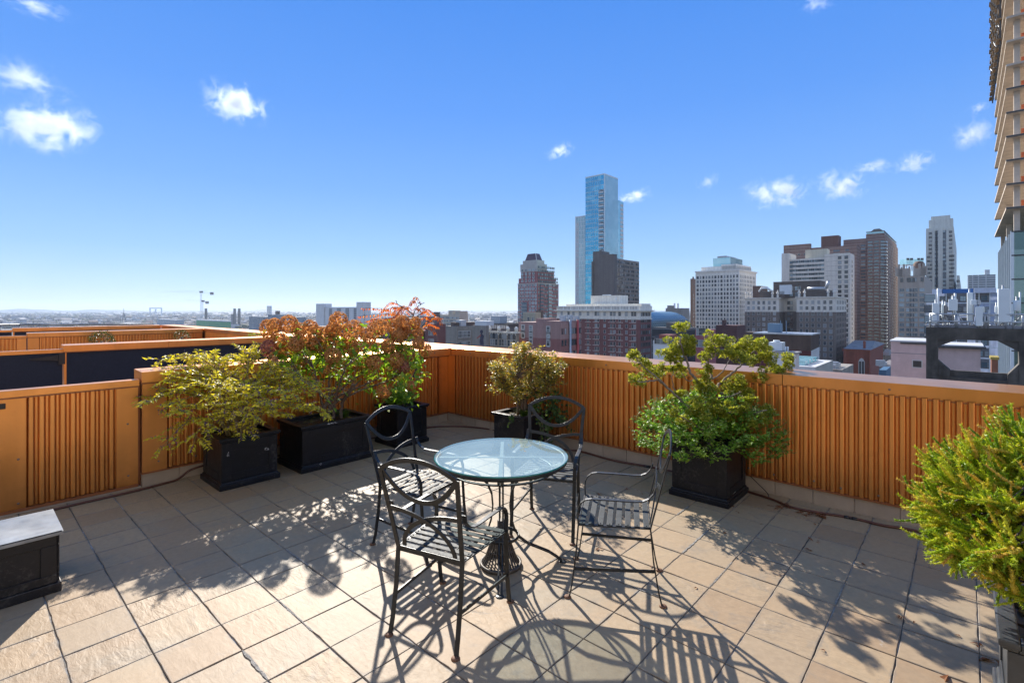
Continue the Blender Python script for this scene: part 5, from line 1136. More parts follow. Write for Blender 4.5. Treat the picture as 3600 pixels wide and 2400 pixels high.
for k, (u, vt, u0, u1, vj, Y, lab) in enumerate(((707, 1027, 575, 750, 1028, 1500, 'taller white tower crane with a long jib over the low city'), (713, 1055, 650, 733, 1060, 1580, 'shorter tower crane beside the taller one'))):
    cr = thing('tower_crane', lab, 'crane', ((u-1800)/F*Y, Y, GZ)); zt = H-(vt-HOR)*Y/F-GZ; zj = H-(vj-HOR)*Y/F-GZ; m_ = MB(); w_ = 1.3
    for sx in (-w_, w_):
        for sy in (-w_, w_): m_.box(sx-.17, sy-.17, 0, sx+.17, sy+.17, zt)
    for i in range(int(zt/6)): s = 1 if i % 2 else -1; m_.bar([(-w_*s, -w_, i*6), (w_*s, -w_, i*6+6)], (0, 1, 0), .35, .35)
    part('mast', m_, M['white_metal'], cr); xl, xr_ = (u0-u)/F*Y, (u1-u)/F*Y
    m_ = MB(); m_.bar([(xl, 0, zj+3), (xr_, 0, zj-2)], (0, 1, 0), .45, .45); m_.bar([(xl*.9, 0, zj+4.6), (0, 0, zj+4)], (0, 1, 0), .25, .25); part('jib', m_, M['white_metal'], cr)
    m_ = MB(); m_.box(-4, -2, zj-1, 5, 2, zj+4.5); part('cab', m_, M['roof_grey'], cr); m_ = MB(); m_.box(xr_-9, -2, zj-7, xr_, 2, zj+1); part('counterweight', m_, M['roof_grey'], cr)
py = thing('lattice_pylon', 'lattice radio mast standing over the trees in the left distance', 'pylon', ((435-1800)/F*1900, 1900, GZ)); m_ = MB(); zt = H-(1083-HOR)*1900/F-GZ
for sx in (-1, 1): m_.bar([(sx*9, 0, 0), (sx*1, 0, zt*.72)], (0, 1, 0), 1.4, 1.4); m_.bar([(sx*9, 6, 0), (sx*1, 0, zt*.72)], (0, 1, 0), 1.4, 1.4)
for i in range(7): w0 = 9-8*i/7; w1 = 9-8*(i+1)/7; z0_ = zt*.72*i/7; z1_ = zt*.72*(i+1)/7; m_.bar([(-w0, 0, z0_), (w1, 0, z1_)], (0, 1, 0), .8, .8); m_.bar([(w0, 0, z0_), (-w1, 0, z1_)], (0, 1, 0), .8, .8)
m_.bar([(-11, 0, zt*.7), (11, 0, zt*.7)], (0, 1, 0), 1.2, 1.2); m_.bar([(0, 0, zt*.7), (0, 0, zt)], (0, 1, 0), 1, 1); part('lattice', m_, M['roof_grey'], py)
bd = thing('lift_bridge', 'far off bridge towers and deck on the horizon at left', 'bridge', (0, 4200, GZ)); m_ = MB(); q = lambda u: (u-1800)/F*4200
for u in (526, 567): m_.box(q(u)-3, 0, 0, q(u)+3, 8, 62+9)
m_.box(q(526), 0, 62, q(567), 8, 71); m_.box(q(546)-4, 0, 0, q(546)+4, 8, 60); part('deck', m_, M['white_metal'], bd)
# far chimneys and block between vault and white office
b = B('far dark block with two stacks seen between the vaulted hall and the slender tower', 2340, 2400, 2424, 1083, 900, gc, 'far_block', 'building'); b.body(); b.body(3, 20, b.Ly*.75, b.Ly*.95, b.top, b.top+5, name='roof_box')
for u in (2371, 2383): m_ = MB(); m_.lathe([(2.2, 0), (1.9, 42)], 10, capb=False); solo('smokestack', m_, sl, 'pale smokestack, %s of the far pair' % ('left' if u < 2380 else 'right'), 'smokestack', ((u-1800)/F*950, 950, -30), group='far smokestacks')

# nearer roofs right of centre
b = B('dark old building with pale banded storeys under the vaulted hall', 2292, 2420, 2452, v7(1055), 200, facade('dark_grey_banded', (.035, .045, .055), .2, band=(3.4, .12), bandcol=(.16, .18, .19)), 'dark_building', 'building'); b.body(); b.body(2, 12, b.yl(u7(210), 2), b.yl(u7(110), 2), b.top, b.z(v7(1003), 2, 10), gc, 'plant_room'); b.windows([(y, b.top-5-i*3.4) for i in range(6) for y in lin(2, b.Ly-2, 9)], 1.4, 1.6, 'pane_blue', 'frame_dark', fr=.05)
b = B('white rendered low building with a row of dark windows behind the cypress', 2296, 2376, 2400, v7(1175), 150, wh, 'white_building', 'building'); b.body(); b.windows([(y, b.z(v7(1204))) for y in lin(1, b.Ly-1, 9)], 1.0, 1.5, fr=.05); b.body(1, 6, b.Ly*.3, b.Ly*.8, b.top, b.top+1.8, facade('red_hut', (.22, .07, .06), .1), 'roof_hut')
b = B('pinkish red low building left of the dark brown one', u7(378), u7(500), u7(566), v7(1070), 190, facade('rose_render', (.30, .10, .12), .08), 'rose_building', 'building'); b.body(); b.windows([(y, b.z(v7(1120))-i*4.5) for i in range(2) for y in lin(3, b.Ly-3, 2)], 3.4, 2.6, fr=.1)
b = B('dark maroon brick building in front of the white office block', u7(566), u7(760), u7(838), v7(1030), 205, facade('maroon_brick', (.10, .045, .045), .15), 'maroon_building', 'building'); b.body(); b.body(0, 3, b.yl(u7(640)), b.yl(u7(622)), b.top, b.top+2.2, name='chimney'); b.windows([(y, b.z(v7(1200))-i*4.5) for i in range(2) for y in lin(3, b.Ly-3, 5)], 1.2, 2, fr=.1)
b = B('small brown brick building left of the broad blank brick wall', u7(838), u7(905), u7(950), v7(1090), 170, lowp, 'brown_building', 'building'); b.body()
b = B('broad blank brown brick wall with a lower maroon storey and white side', u7(918), u7(1440), u7(1516), v7(1120), 120, facade('smoky_brown_brick', (.10, .068, .055), .2), 'blank_brick_building', 'building'); b.body(z0=b.z(v7(1262))); b.band(b.top, b.top+.3, .2, M['steel'], name='coping')
b.body(0, b.Lx, 0, b.Ly, z1=b.z(v7(1262))-.02, mat=facade('maroon_paint', (.11, .03, .035), .1)); m_ = MB(); m_.quad((0, -.03, GZ), (b.Lx, -.03, GZ), (b.Lx, -.03, b.z(v7(1245))), (0, -.03, b.z(v7(1262)))); part('white_side', m_, wh, b.t)
m_ = MB(); y = b.yl(u7(1100), 3); m_.box(3, y-1.5, b.top, 5, y+1.5, b.top+2.6); [m_.box(2.5, y+s, b.top, 2.7, y+s+.15, b.top+3.4) for s in (-3, -1.7)]; part('roof_tank', m_, pmat('blue_grey_tank', (.16, .26, .36), .5), b.t)
b = B('white rooftop penthouse with an air handling unit in front of the blank brick wall', u7(1045), u7(1300), u7(1332), v7(1290), 78, wh, 'rooftop_penthouse', 'building'); b.body(); m_ = MB(); b.band(b.top, b.top+.25, .3, M['roof_grey'], name='coping')
m_ = MB(); ya, yb3 = b.yl(u7(1172), 1), b.yl(u7(1052), 1); m_.box(1, ya, b.top+.3, 3, yb3, b.top+1.6); m_.lathe([(.5, 0), (.5, .3)], 12, (1.8, (ya+yb3)/2, b.top+1.6)); part('air_unit', m_, M['white_metal'], b.t)
for q in (1207, 1228): y = b.yl(u7(q), 1); m_ = MB(); m_.tube([(1, y, b.top), (1, y, b.top+1)], .12, 6); part('vent_pipe', m_, M['white_metal'], b.t)
b = B('low pale green roofs with skylights just over the wall behind the cypress', u7(1190), u7(1480), u7(1640), v7(1412), 88, M['roof_pale'], 'low_roof', 'building'); b.body(); m_ = MB(); [m_.box(2+i*3, 2, b.top, 4+i*3, 8, b.top+.8) for i in range(4)]; part('skylight', m_, gw2, b.t); b.band(b.top, b.top+.35, .1, facade('red_coping', (.3, .08, .06), .1), name='parapet', x0=4, y0=3, x1=5, y1=9)
# brick church
ch = facade('red_church_brick', (.26, .07, .04), .15, vs=.4)
b = B('red brick church with grey gabled roof and tall arched window', u7(1740), u7(1975), u7(2102), v7(1252), 250, ch, 'church', 'church'); b.body(); b.band(b.top-1.2, b.top, .5, ch)
m_ = MB(); w_ = b.Ly; xr_ = b.Lx*.62; zr = b.z(v7(1168), xr_, 4); m_.v = [(-.8, -.8, b.top), (b.Lx+.8, -.8, b.top), (b.Lx+.8, w_, b.top), (-.8, w_, b.top), (xr_, 1.5, zr), (xr_, w_, zr)]; [m_.face(f) for f in ((0, 4, 5, 3), (0, 1, 4), (1, 2, 5, 4), (0, 3, 2, 1))]; rf_ = part('roof', m_, M['roof_grey'], b.t)
m_ = MB(); m_.box(4, 2, b.top, 5, 3, b.top+4); part('chimney', m_, ch, rf_)
m_ = MB(); y = b.yl(u7(1905)); z = b.top-13; m_.extr([(y-1.3, z), (y+1.3, z), (y+1.3, z+7), (y+.7, z+8.2), (y, z+8.7), (y-.7, z+8.2), (y-1.3, z+7)], 0, -.12, 0); part('arched_window', m_, M['frame_white'], b.t)
m_ = MB(); [m_.box(-.16, y+o, z+.4, -.121, y+o+.9, z+7) for o in (-1.05, .15)]; part('window_panes', m_, M['pane'], b.t); m_ = MB(); [m_.box(-.6, yy-.6, GZ, 0, yy+.6, b.top-.8) for yy in (0.6, y-3, y+3, w_-.6)]; part('piers', m_, ch, b.t)
b = B('small blue corrugated hut on the street by the church', u7(2065), u7(2130), u7(2170), v7(1440), 180, pmat('blue_hut', (.05, .13, .22), .6), 'hut', 'hut'); b.body()
b = B('pale cut stone corner at the foot of the beige hotel', u7(1770), u7(1815), u7(1852), v7(1355), 300, bg_, 'stone_podium', 'building'); b.body(); b.windows([(x, b.top-3-i*3.3) for i in range(3) for x in lin(1.5, b.Lx-1.5, 3)], 1.4, 2, face='R', fr=.05)
b = B('brown block between the white office block and the brown hotel', u7(905), u7(970), u7(1042), v7(665), 350, bw, 'brown_block', 'building'); b.body(); b.windows([(x, b.top-5-i*3.4) for i in range(6) for x in lin(2, b.Lx-2, 4)], 1.3, 1.8, face='R', fr=.05)
qs = PL(uR(1088), 60); t_ = qs.thing('brick_stub', 'rust brick stair head seen through the opening of the concrete frame', 'building'); m_ = MB(); m_.box(0, 0, GZ, qs.x(uR(1140)), 3, qs.z(vR(1262))); part('wall', m_, facade('rust_brick', (.24, .11, .07), .1), t_); m_ = MB(); m_.box(-.1, -.1, qs.z(vR(1262)), qs.x(uR(1140))+.1, 3, qs.z(vR(1262))+.3); part('coping', m_, pmat('ochre_coping', (.35, .27, .06), .7), t_)
# filler blocks along the lower skyline so the street walls close up
fill = [(2040, 2160, 2230, 1240, 330), (2455, 2560, 2640, 1230, 300), (2500, 2600, 2700, 1190, 240), (2620, 2700, 2760, 1215, 225), (2880, 2960, 3000, 1300, 150), (3110, 3140, 3170, 1250, 300), (3090, 3130, 3160, 1290, 200), (1500, 1560, 1640, 1180, 300), (1640, 1700, 1760, 1165, 330), (1830, 1900, 1960, 1120, 380), (1100, 1180, 1240, 1150, 420), (1240, 1330, 1400, 1155, 360), (1290, 1350, 1500, 1120, 700), (950, 1040, 1100, 1150, 560), (1420, 1480, 1540, 1112, 820)]
fl_lab = ['behind the long brick block', 'behind the rose building', 'behind the maroon building', 'below the brown hotel', 'beside the pale low roofs', 'beyond the church street', 'at the end of the church street', 'under the cream apartments', 'behind the arcaded building', 'beside the pink tower foot', 'right of the slab block', 'behind the hydrangea', 'far behind the sumac', 'left of the slab block', 'far behind the cream apartments']
for (a, c, d, v, Y), l in zip(fill, fl_lab):
    cc = rnd.choice([(.16, .09, .075), (.26, .23, .19), (.20, .18, .17), (.33, .30, .26)]); b = B('low city building partly hidden '+l, a, c, d, v, Y, facade('filler_'+str(v), cc, .15), 'city_building', 'building'); b.body(); m_ = MB(); [m_.box(2+i*3.5, 2, b.top, 4+i*3.5, 5, b.top+rnd.uniform(1, 3)) for i in range(3)]; part('roof_units', m_, M['steel'], b.t)
    b.windows([(y, b.top-4-i*3.6) for i in range(3) for y in lin(2, max(3, b.Ly-2), 6)], 1.3, 1.8, fr=.08)

# --- far low city: every block its own thing, the ones beyond as one mass; trees as one wood
fm = [facade('far_roof_%d' % i, c, .2, vs=.02) for i, c in enumerate(((.42, .42, .42), (.30, .27, .25), (.22, .15, .13), (.55, .56, .56), (.20, .21, .23)))]
far_me = []
for i in range(12):
    m_ = MB(); w0, d0, h0 = rnd.uniform(10, 32), rnd.uniform(10, 30), rnd.uniform(6, 17); m_.box(-w0/2, -d0/2, 0, w0/2, d0/2, h0)
    if i % 2: m_.box(-w0/4, -d0/4, h0, w0/6, d0/6, h0+2.5)
    else: m_.v += [(-w0/2, -d0/2, h0), (w0/2, -d0/2, h0), (w0/2, d0/2, h0), (-w0/2, d0/2, h0), (-w0/2, 0, h0+3.5), (w0/2, 0, h0+3.5)]; n = len(m_.v)-6; [m_.face(tuple(n+q for q in f)) for f in ((0, 1, 5, 4), (2, 3, 4, 5), (3, 0, 4), (1, 2, 5))]
    far_me.append(m_.mesh('city_block', fm[i % 5]))
def farspot():
    u = rnd.choice((rnd.uniform(-80, 1320), rnd.uniform(-80, 1320), rnd.uniform(1380, 1830))); v = rnd.uniform(1112, 1150); Y = F*(H-GZ)/(v-HOR); return (u-1800)/F*Y, Y
for i in range(230):
    x, y = farspot(); me = rnd.choice(far_me); o = part('city_block', me, None); o.location = (x, y, GZ); o.rotation_euler = (0, 0, TH+rnd.choice((0, PI/2, .2, -.3))); s = rnd.uniform(.7, 1.5); o.scale = (s, s, s)
    tag(o, 'tiny low building in the hazy far city', 'building', 'low buildings of the far city')
m_ = MB()
for i in range(5200):
    u = rnd.uniform(-300, 3900); v = HOR+14+(rnd.random()**.8)*55; Y = F*(H-GZ)/(v-HOR); x = (u-1800)/F*Y; s = rnd.uniform(7, 24); h = rnd.uniform(5, 13); m_.box(x-s, Y-s*.6, GZ, x+s, Y+s*.6, GZ+h)
mm, nt_, o_ = newmat('far_city_roofs'); p_ = N(nt_, 'BsdfPrincipled'); p_.inputs['Roughness'].default_value = .7
nt_.links.new(ramp(nt_, N(nt_, 'NewGeometry').outputs['Random Per Island'], [(0, (.10, .10, .11)), (.35, (.20, .17, .15)), (.6, (.30, .29, .28)), (.85, (.6, .6, .6)), (1, (.16, .08, .07))]), p_.inputs['Base Color']); nt_.links.new(p_.outputs[0], o_.inputs[0])
solo('distant_city', m_, mm, 'mass of tiny roofs of the city beyond counting', 'city', kind='stuff')
m_ = MB()
for i in range(6500):
    u = rnd.uniform(-300, 3900); v = HOR+9+(rnd.random()**1.0)*62; Y = F*(H-GZ)/(v-HOR); x = (u-1800)/F*Y; s = rnd.uniform(5, 11)*(1 if Y < 3500 else 2.2); h = rnd.uniform(7, 15)
    n = len(m_.v); k = 6; a0 = rnd.random()
    for r_, z in ((.75, 0.2), (1.0, .5), (.6, .85)):
        for j in range(k): a = a0+2*PI*j/k; rr_ = s*r_*rnd.uniform(.7, 1.2); m_.v.append((x+rr_*math.cos(a), Y+rr_*math.sin(a), GZ+h*z))
    m_.v.append((x, Y, GZ+h)); 
    for r_ in range(2):
        for j in range(k): j2 = (j+1) % k; m_.face((n+r_*k+j, n+r_*k+j2, n+(r_+1)*k+j2, n+(r_+1)*k+j))
    for j in range(k): m_.face((n+2*k+j, n+2*k+(j+1) % k, n+3*k))
mm, nt_, o_ = newmat('far_trees'); p_ = N(nt_, 'BsdfPrincipled'); p_.inputs['Roughness'].default_value = .9
nt_.links.new(ramp(nt_, N(nt_, 'NewGeometry').outputs['Random Per Island'], [(0, (.035, .06, .03)), (.6, (.07, .09, .04)), (.85, (.12, .11, .04)), (1, (.15, .09, .04))]), p_.inputs['Base Color']); nt_.links.new(p_.outputs[0], o_.inputs[0])
solo('distant_trees', m_, mm, 'far trees among the roofs', 'trees', kind='stuff')
m_ = MB(); g = 40; S_ = 16000
for i in range(g+1):
    for j in range(g+1): m_.v.append((-S_+2*S_*i/g, -1500+(S_*1.2)*j/g, GZ))
for i in range(g):
    for j in range(g): k = i*(g+1)+j; m_.face((k, k+g+1, k+g+2, k+1))
gm, nt_, o_ = newmat('city_ground'); p_ = N(nt_, 'BsdfPrincipled'); p_.inputs['Roughness'].default_value = .9
c_ = ramp(nt_, noise(nt_, .006, 8, .7), [(.35, (.05, .06, .04)), (.5, (.10, .10, .09)), (.62, (.17, .15, .13)), (.72, (.07, .08, .05))]); nt_.links.new(c_, p_.inputs['Base Color']); nt_.links.new(p_.outputs[0], o_.inputs[0])
solo('ground', m_, gm, 'flat city ground reaching the horizon', 'ground', kind='structure')
m_ = MB(); n = 160; hill = facade('far_hills', (.06, .075, .05), .3, vs=.004)
for i in range(n+1):
    u = -500+4700*i/n; Y = 9200; x = (u-1800)/F*Y; hh = 22+16*math.sin(u*.006)+10*math.sin(u*.021+1)+6*math.sin(u*.05)
    if 820 < u < 1000: hh += 26*math.sin((u-820)/180*PI)
    if u < 120: hh += 22
    hh *= (1 if u < 1300 else .45)
    m_.v += [(x, Y, GZ), (x, Y+200, GZ+max(6, hh)), (x, Y+900, GZ)]
for i in range(n): k = i*3; m_.smooth = True; m_.face((k, k+3, k+4, k+1)); m_.face((k+1, k+4, k+5, k+2))
solo('hills', m_, hill, 'low wooded hills on the horizon', 'hills', kind='structure')
# street and cars hint between church and stucco block
m_ = MB(); m_.box(-4, 0, 0, 4, 400, .1); solo('street', m_, pmat('asphalt', (.05, .05, .052), .9, 0, .2, .3), 'city street running past the church', 'street', ((3120-1800)/F*230, 230, GZ+.02), TH-PI/2+.0, kind='structure')
# unseen stucco walls added behind and beside the viewer for warm bounce light
sw = pmat('bounce_wall_stucco', (.62, .55, .46), .85, 0, .06, 2, .2, 30)
pw = thing('penthouse', 'unseen cream stucco penthouse walls added behind the viewer to bounce light', 'building', AB(0, 0), TH)  # added unseen walls, here only for bounce light
m_ = MB(); m_.box(-2.5, -5, -.3, -1.9, 22, 3.6); part('wall', m_, sw, pw); m_ = MB(); m_.box(-2.5, -5.6, -.3, 5.5, -5, 3.6); part('wall', m_, sw, pw)
for y in (-3, 0, 3.2): m_ = MB(); m_.box(-1.9, y, .02, -1.86, y+1.6, 2.2); part('unseen_glass_door', m_, M['pane_blue'], pw)
# ---------------------------------------------------------------- plants
def rv(s=1.0): return Vector((rnd.gauss(0, s), rnd.gauss(0, s), rnd.gauss(0, s)))
UP = Vector((0, 0, 1))
def limb(m_, pts, r0, r1, n=7, sub=5, wob=0):
    q = spline(pts, sub); k = len(q)
    if wob: q = [q[0]]+[p+rv(wob) for p in q[1:]]
    m_.tube(q, [r0+(r1-r0)*i/(k-1) for i in range(k)], n); return q
M['leaf_berry'] = leafmat('yellow_green_leaf', [(0, (.55, .52, .03)), (.35, (.74, .62, .05)), (.7, (.80, .66, .08)), (1, (.40, .46, .04))], .50, .4, (1.25, 1.2, .6))
M['berry'] = pmat('purple_berry', (.10, .035, .16), .3, 0, .3, 60, spec=.6, island=.5)
M['leaf_hyd'] = leafmat('hydrangea_leaf', [(0, (.12, .25, .03)), (.5, (.24, .40, .04)), (.85, (.40, .48, .06)), (1, (.46, .38, .06))], .52, .42, (1.4, 1.4, .6))
M['head_brown'] = leafmat('dried_flower_petals', [(0, (.42, .19, .06)), (.5, (.62, .32, .11)), (.85, (.76, .45, .18)), (1, (.55, .26, .15))], .5, .65, (1.2, 1.0, .7))
M['head_pink'] = leafmat('pink_flower_petals', [(0, (.34, .12, .10)), (.5, (.50, .20, .17)), (1, (.46, .24, .13))], .45, .65, (1.2, 1.0, .8))
M['leaf_sumac'] = leafmat('orange_red_leaf', [(0, (.62, .11, .03)), (.4, (.72, .20, .035)), (.75, (.78, .33, .05)), (1, (.5, .07, .03))], .5, .4, (1.3, 1.1, .6))
M['leaf_bronze'] = leafmat('bronze_leaf', [(0, (.14, .20, .05)), (.3, (.26, .26, .07)), (.5, (.46, .34, .09)), (.7, (.60, .40, .12)), (.9, (.80, .66, .08)), (.97, (.5, .5, .07)), (1, (.6, .15, .06))], .48, .35, (1.2, 1.1, .6))
M['leaf_ivy'] = leafmat('ivy_leaf', [(0, (.02, .05, .012)), (.6, (.04, .09, .015)), (1, (.13, .18, .03))], .4, .35)
M['leaf_grass'] = leafmat('grass_blade', [(0, (.05, .11, .02)), (1, (.13, .20, .04))], .45, .4)
M['leaf_cyp'] = leafmat('cypress_spray', [(0, (.14, .19, .02)), (.4, (.28, .32, .035)), (.75, (.48, .46, .07)), (1, (.62, .54, .16))], .5, .5, (1.3, 1.3, .6))
M['leaf_mum'] = leafmat('mound_leaf', [(0, (.12, .26, .035)), (.5, (.22, .40, .06)), (1, (.38, .52, .12))], .5, .42, (1.4, 1.4, .7))
M['bud'] = pmat('yellow_green_bud', (.25, .32, .08), .5, 0, .2, 60)
M['leaf_conifer'] = leafmat('conifer_shoot', [(0, (.17, .30, .02)), (.35, (.36, .46, .03)), (.75, (.58, .58, .06)), (1, (.66, .46, .12))], .42, .45, (1.3, 1.3, .5))
M['leaf_dark'] = leafmat('clipped_bush_leaf', [(0, (.015, .04, .012)), (.7, (.04, .08, .02)), (1, (.10, .13, .04))], .3, .3)
M['leaf_red'] = leafmat('rust_leaf', [(0, (.16, .05, .03)), (1, (.36, .14, .05))], .4, .5)

# --- beautyberry: arching stems, opposite leaves, purple berry clusters
c0 = AB(1.93, 5.44, .45); t = thing('arching_shrub', 'yellow leaved shrub with arching twigs and purple berry clusters', 'shrub', c0, 0)
st_, lf, be_ = MB(), MB(), MB()
def twig(p, d, L, droop, lfm, stm, r=.003, lsz=.05, berry=.75, side=True):
    n = max(5, int(L/.022)); q = [p.copy()]; d = d.normalized()
    for i in range(n):
        d = (d+Vector((0, 0, -droop*L/n*(.4+1.6*i/n)))+rv(.03)).normalized(); p = p+d*(L/n); q.append(p.copy())
    stm.tube(q, [r*(1-.75*i/n) for i in range(n+1)], 4, cap=False)
    for i in range(2, n+1):
        dd = (q[i]-q[i-1]).normalized(); s = dd.cross(UP); s = s.normalized() if s.length > .1 else Vector((1, 0, 0)); sz = lsz*(1.05-.45*i/n)*rnd.uniform(.75, 1.15)
        for k in (-1, 1):
            if rnd.random() < .10: continue
            ld = (s*k*rnd.uniform(.7, 1.1)+dd*rnd.uniform(.35, .8)+UP*rnd.uniform(-.15, .45)).normalized()
            lfm.leaf(q[i], ld, (UP+rv(.6)).normalized(), sz*1.38, sz*.56, .16, rnd.uniform(.15, .6))
        if rnd.random() < berry*.45 and i > n*.25:
            for _ in range(rnd.randint(3, 7)):
                c = q[i]+rv(.007)+UP*.004; rr_ = .0046; b_ = len(be_.v)
                for v in ((rr_, 0, 0), (0, rr_, 0), (-rr_, 0, 0), (0, -rr_, 0), (0, 0, rr_), (0, 0, -rr_)): be_.v.append((c.x+v[0], c.y+v[1], c.z+v[2]))
                be_.smooth = True
                for f_ in ((0, 1, 4), (1, 2, 4), (2, 3, 4), (3, 0, 4), (1, 0, 5), (2, 1, 5), (3, 2, 5), (0, 3, 5)): be_.face(tuple(b_+k for k in f_))
    return q
# target tips in the photograph (pixel, depth): stems arch from the planter out to them
tips = [(570, 1232, 5.1), (640, 1225, 5.2), (700, 1228, 5.2), (770, 1240, 5.3), (850, 1232, 5.3), (880, 1212, 5.2), (905, 1235, 5.3), (960, 1262, 5.2), (1010, 1290, 5.2), (1060, 1300, 5.1), (1090, 1335, 5.1), (1115, 1370, 5.0), (1125, 1440, 4.9), (1080, 1420, 4.8),
        (565, 1270, 5.0), (600, 1290, 4.8), (530, 1400, 4.6), (545, 1385, 4.9), (570, 1350, 4.9), (620, 1400, 4.6), (585, 1545, 4.4), (640, 1440, 4.5), (690, 1520, 4.4), (740, 1490, 4.45), (790, 1420, 4.5), (850, 1500, 4.5), (870, 1440, 4.5), (930, 1400, 4.6), (980, 1440, 4.7), (1010, 1380, 4.8),
        (680, 1300, 4.9), (740, 1310, 5.0), (800, 1290, 5.1), (860, 1310, 5.0), (930, 1320, 5.1), (1000, 1340, 5.3), (660, 1350, 4.7), (760, 1370, 4.6), (830, 1370, 4.6), (900, 1360, 4.7), (700, 1270, 5.2), (790, 1330, 5.3), (950, 1300, 5.4), (620, 1330, 5.2)]
for (u, v, Y) in tips:
    e = W(u, v+(38 if v < 1330 else 10), Y)-c0; b0 = Vector((rnd.uniform(-.1, .1), rnd.uniform(-.1, .1), 0)); hgt = max(e.z, .2)+rnd.uniform(.0, .07)
    m1 = b0+(e-b0)*.30; m1.z = hgt*.72; m2 = b0+(e-b0)*.68; m2.z = max(hgt*1.0, e.z*.8)
    q = limb(st_, [b0, m1, m2, e], .007, .0025, 5, 8, .006); n = len(q)
    for i in range(int(n*.38), n, 1):
        dd = (q[min(i+1, n-1)]-q[i-1]).normalized(); s = dd.cross(UP).normalized()
        for k in (-1, 1):
            if rnd.random() < .60: twig(q[i], dd*rnd.uniform(.6, 1.1)+s*k*rnd.uniform(.4, 1.)+UP*rnd.uniform(-.15, .55), rnd.uniform(.09, .20), 1.5, lf, st_, .002, rnd.uniform(.036, .052))
    twig(q[-1], (q[-1]-q[-3]), rnd.uniform(.10, .18), 2., lf, st_, .002, .045, 1.0)
for _ in range(16):
    a = rnd.random()*6.28; b0 = Vector((.12*math.cos(a), .12*math.sin(a), 0)); limb(st_, [b0, b0*1.6+UP*.15, b0*2.2+UP*rnd.uniform(.25, .4)], .009, .004, 6, 4, .004)
part('stems', st_, pmat('olive_twigs', (.26, .20, .08), .7, 0, .3, 40), t); part('foliage', lf, M['leaf_berry'], t); part('berries', be_, M['berry'], t, kind='stuff')

# --- hydrangea
c0 = AB(2.86, 5.40, .45); t = thing('flowering_shrub', 'tall hydrangea with brown papery flower heads on bare forked stems', 'shrub', c0, 0); hyd = t
heads = [(945, 1155, 62), (965, 1145, 50), (1015, 1140, 62), (1050, 1160, 50), (1065, 1190, 56), (985, 1200, 58), (945, 1225, 58), (1000, 1235, 52), (1040, 1210, 52), (1090, 1150, 50), (1110, 1170, 50), (1145, 1180, 60), (1190, 1130, 66), (1170, 1160, 50), (1120, 1215, 50), (1100, 1210, 44), 
         (1180, 1185, 50), (1245, 1165, 76), (1215, 1205, 44), (1300, 1190, 44), (1320, 1160, 62), (1340, 1150, 52), (1390, 1150, 56), (1415, 1140, 60), (1430, 1165, 52), (1400, 1180, 48), (1170, 1250, 56), (1265, 1280, 52),
         (1315, 1275, 52), (1395, 1265, 52), (1420, 1290, 44), (1440, 1245, 40), (1380, 1310, 46), (1350, 1375, 50), (1445, 1355, 32), (1470, 1205, 42), (1495, 1230, 46), (1460, 1135, 40), (1065, 1270, 34), (960, 1270, 36), (1240, 1230, 44), (1365, 1215, 46), (1470, 1170, 38), (1150, 1300, 34), (1410, 1230, 36)]
st_, lf = MB(), MB(); base = [Vector((-.06, -.02, 0)), Vector((.0, .0, 0)), Vector((.05, .02, 0)), Vector((.13, .03, 0))]
mains = []
for k, (u, v, Y) in enumerate([(1105, 1300, 5.55), (1160, 1280, 5.65), (1215, 1290, 5.6), (1270, 1330, 5.7), (1330, 1330, 5.8), (1380, 1330, 5.9), (1060, 1330, 5.5), (1240, 1350, 5.5), (1300, 1290, 5.9), (1190, 1330, 5.8)]):
    e = W(u, v, Y)-c0; b0 = base[k % 4]; m1 = b0+(e-b0)*.45+Vector((0, 0, .10)); q = limb(st_, [b0, b0+UP*.12+(m1-b0)*.15, m1, e], .017, .009, 7, 6, .004); mains.append(q)
pts_main = [p for q in mains for p in q[8:]]
def flower_head(c, R, mat):
    m_ = MB()
    for i in range(int(420*(R/.09)**1.5)+60):
        g = Vector((rnd.gauss(0, 1), rnd.gauss(0, 1), rnd.gauss(0, 1))).normalized(); p = Vector((g.x*R, g.y*R, g.z*R*1.08))*rnd.uniform(.86, 1.0); nrm = (g+rv(.28)).normalized(); s = nrm.orthogonal().normalized(); w_ = nrm.cross(s)
        a0 = rnd.random()*6.28; sz = rnd.uniform(.009, .015)
        for k in range(rnd.choice((3, 4, 4))):
            a = a0+k*PI/2; d = s*math.cos(a)+w_*math.sin(a); m_.leaf(p, d+nrm*rnd.uniform(-.1, .35), nrm, sz, sz*1.0, .12, rnd.uniform(-.2, .3))
    o = part('flower_head', m_, M[mat], hyd); o.location = c; return o
for i, (u, v, r_) in enumerate(heads):
    Y = 5.55+(u-950)/550*.45+rnd.uniform(-.25, .25); c = W(u, v, Y)-c0; R = r_/F*Y*.51; pink = (u, v) in ((1440, 1245), (1420, 1290), (1315, 1310), (945, 1225), (1320, 1310))
    n = min(pts_main, key=lambda p: (p-c).length+max(0, p.z-c.z)); limb(st_, [n, (n+c)/2+Vector((rnd.uniform(-.04, .04), rnd.uniform(-.04, .04), -.03)), c], .007, .003, 5, 5, .003)
    flower_head(c, R, 'head_pink' if pink else 'head_brown')
    for _ in range(rnd.randint(7, 11)):
        f_ = rnd.uniform(.0, .8); p = n+(c-n)*(1-f_*.6)+rv(.03)-UP*R*.4; a = rnd.random()*6.28; lf.leaf(p, Vector((math.cos(a), math.sin(a), rnd.uniform(-.6, .5))), (UP+rv(.4)).normalized(), rnd.uniform(.07, .115), rnd.uniform(.035, .055), .14, rnd.uniform(.1, .6))
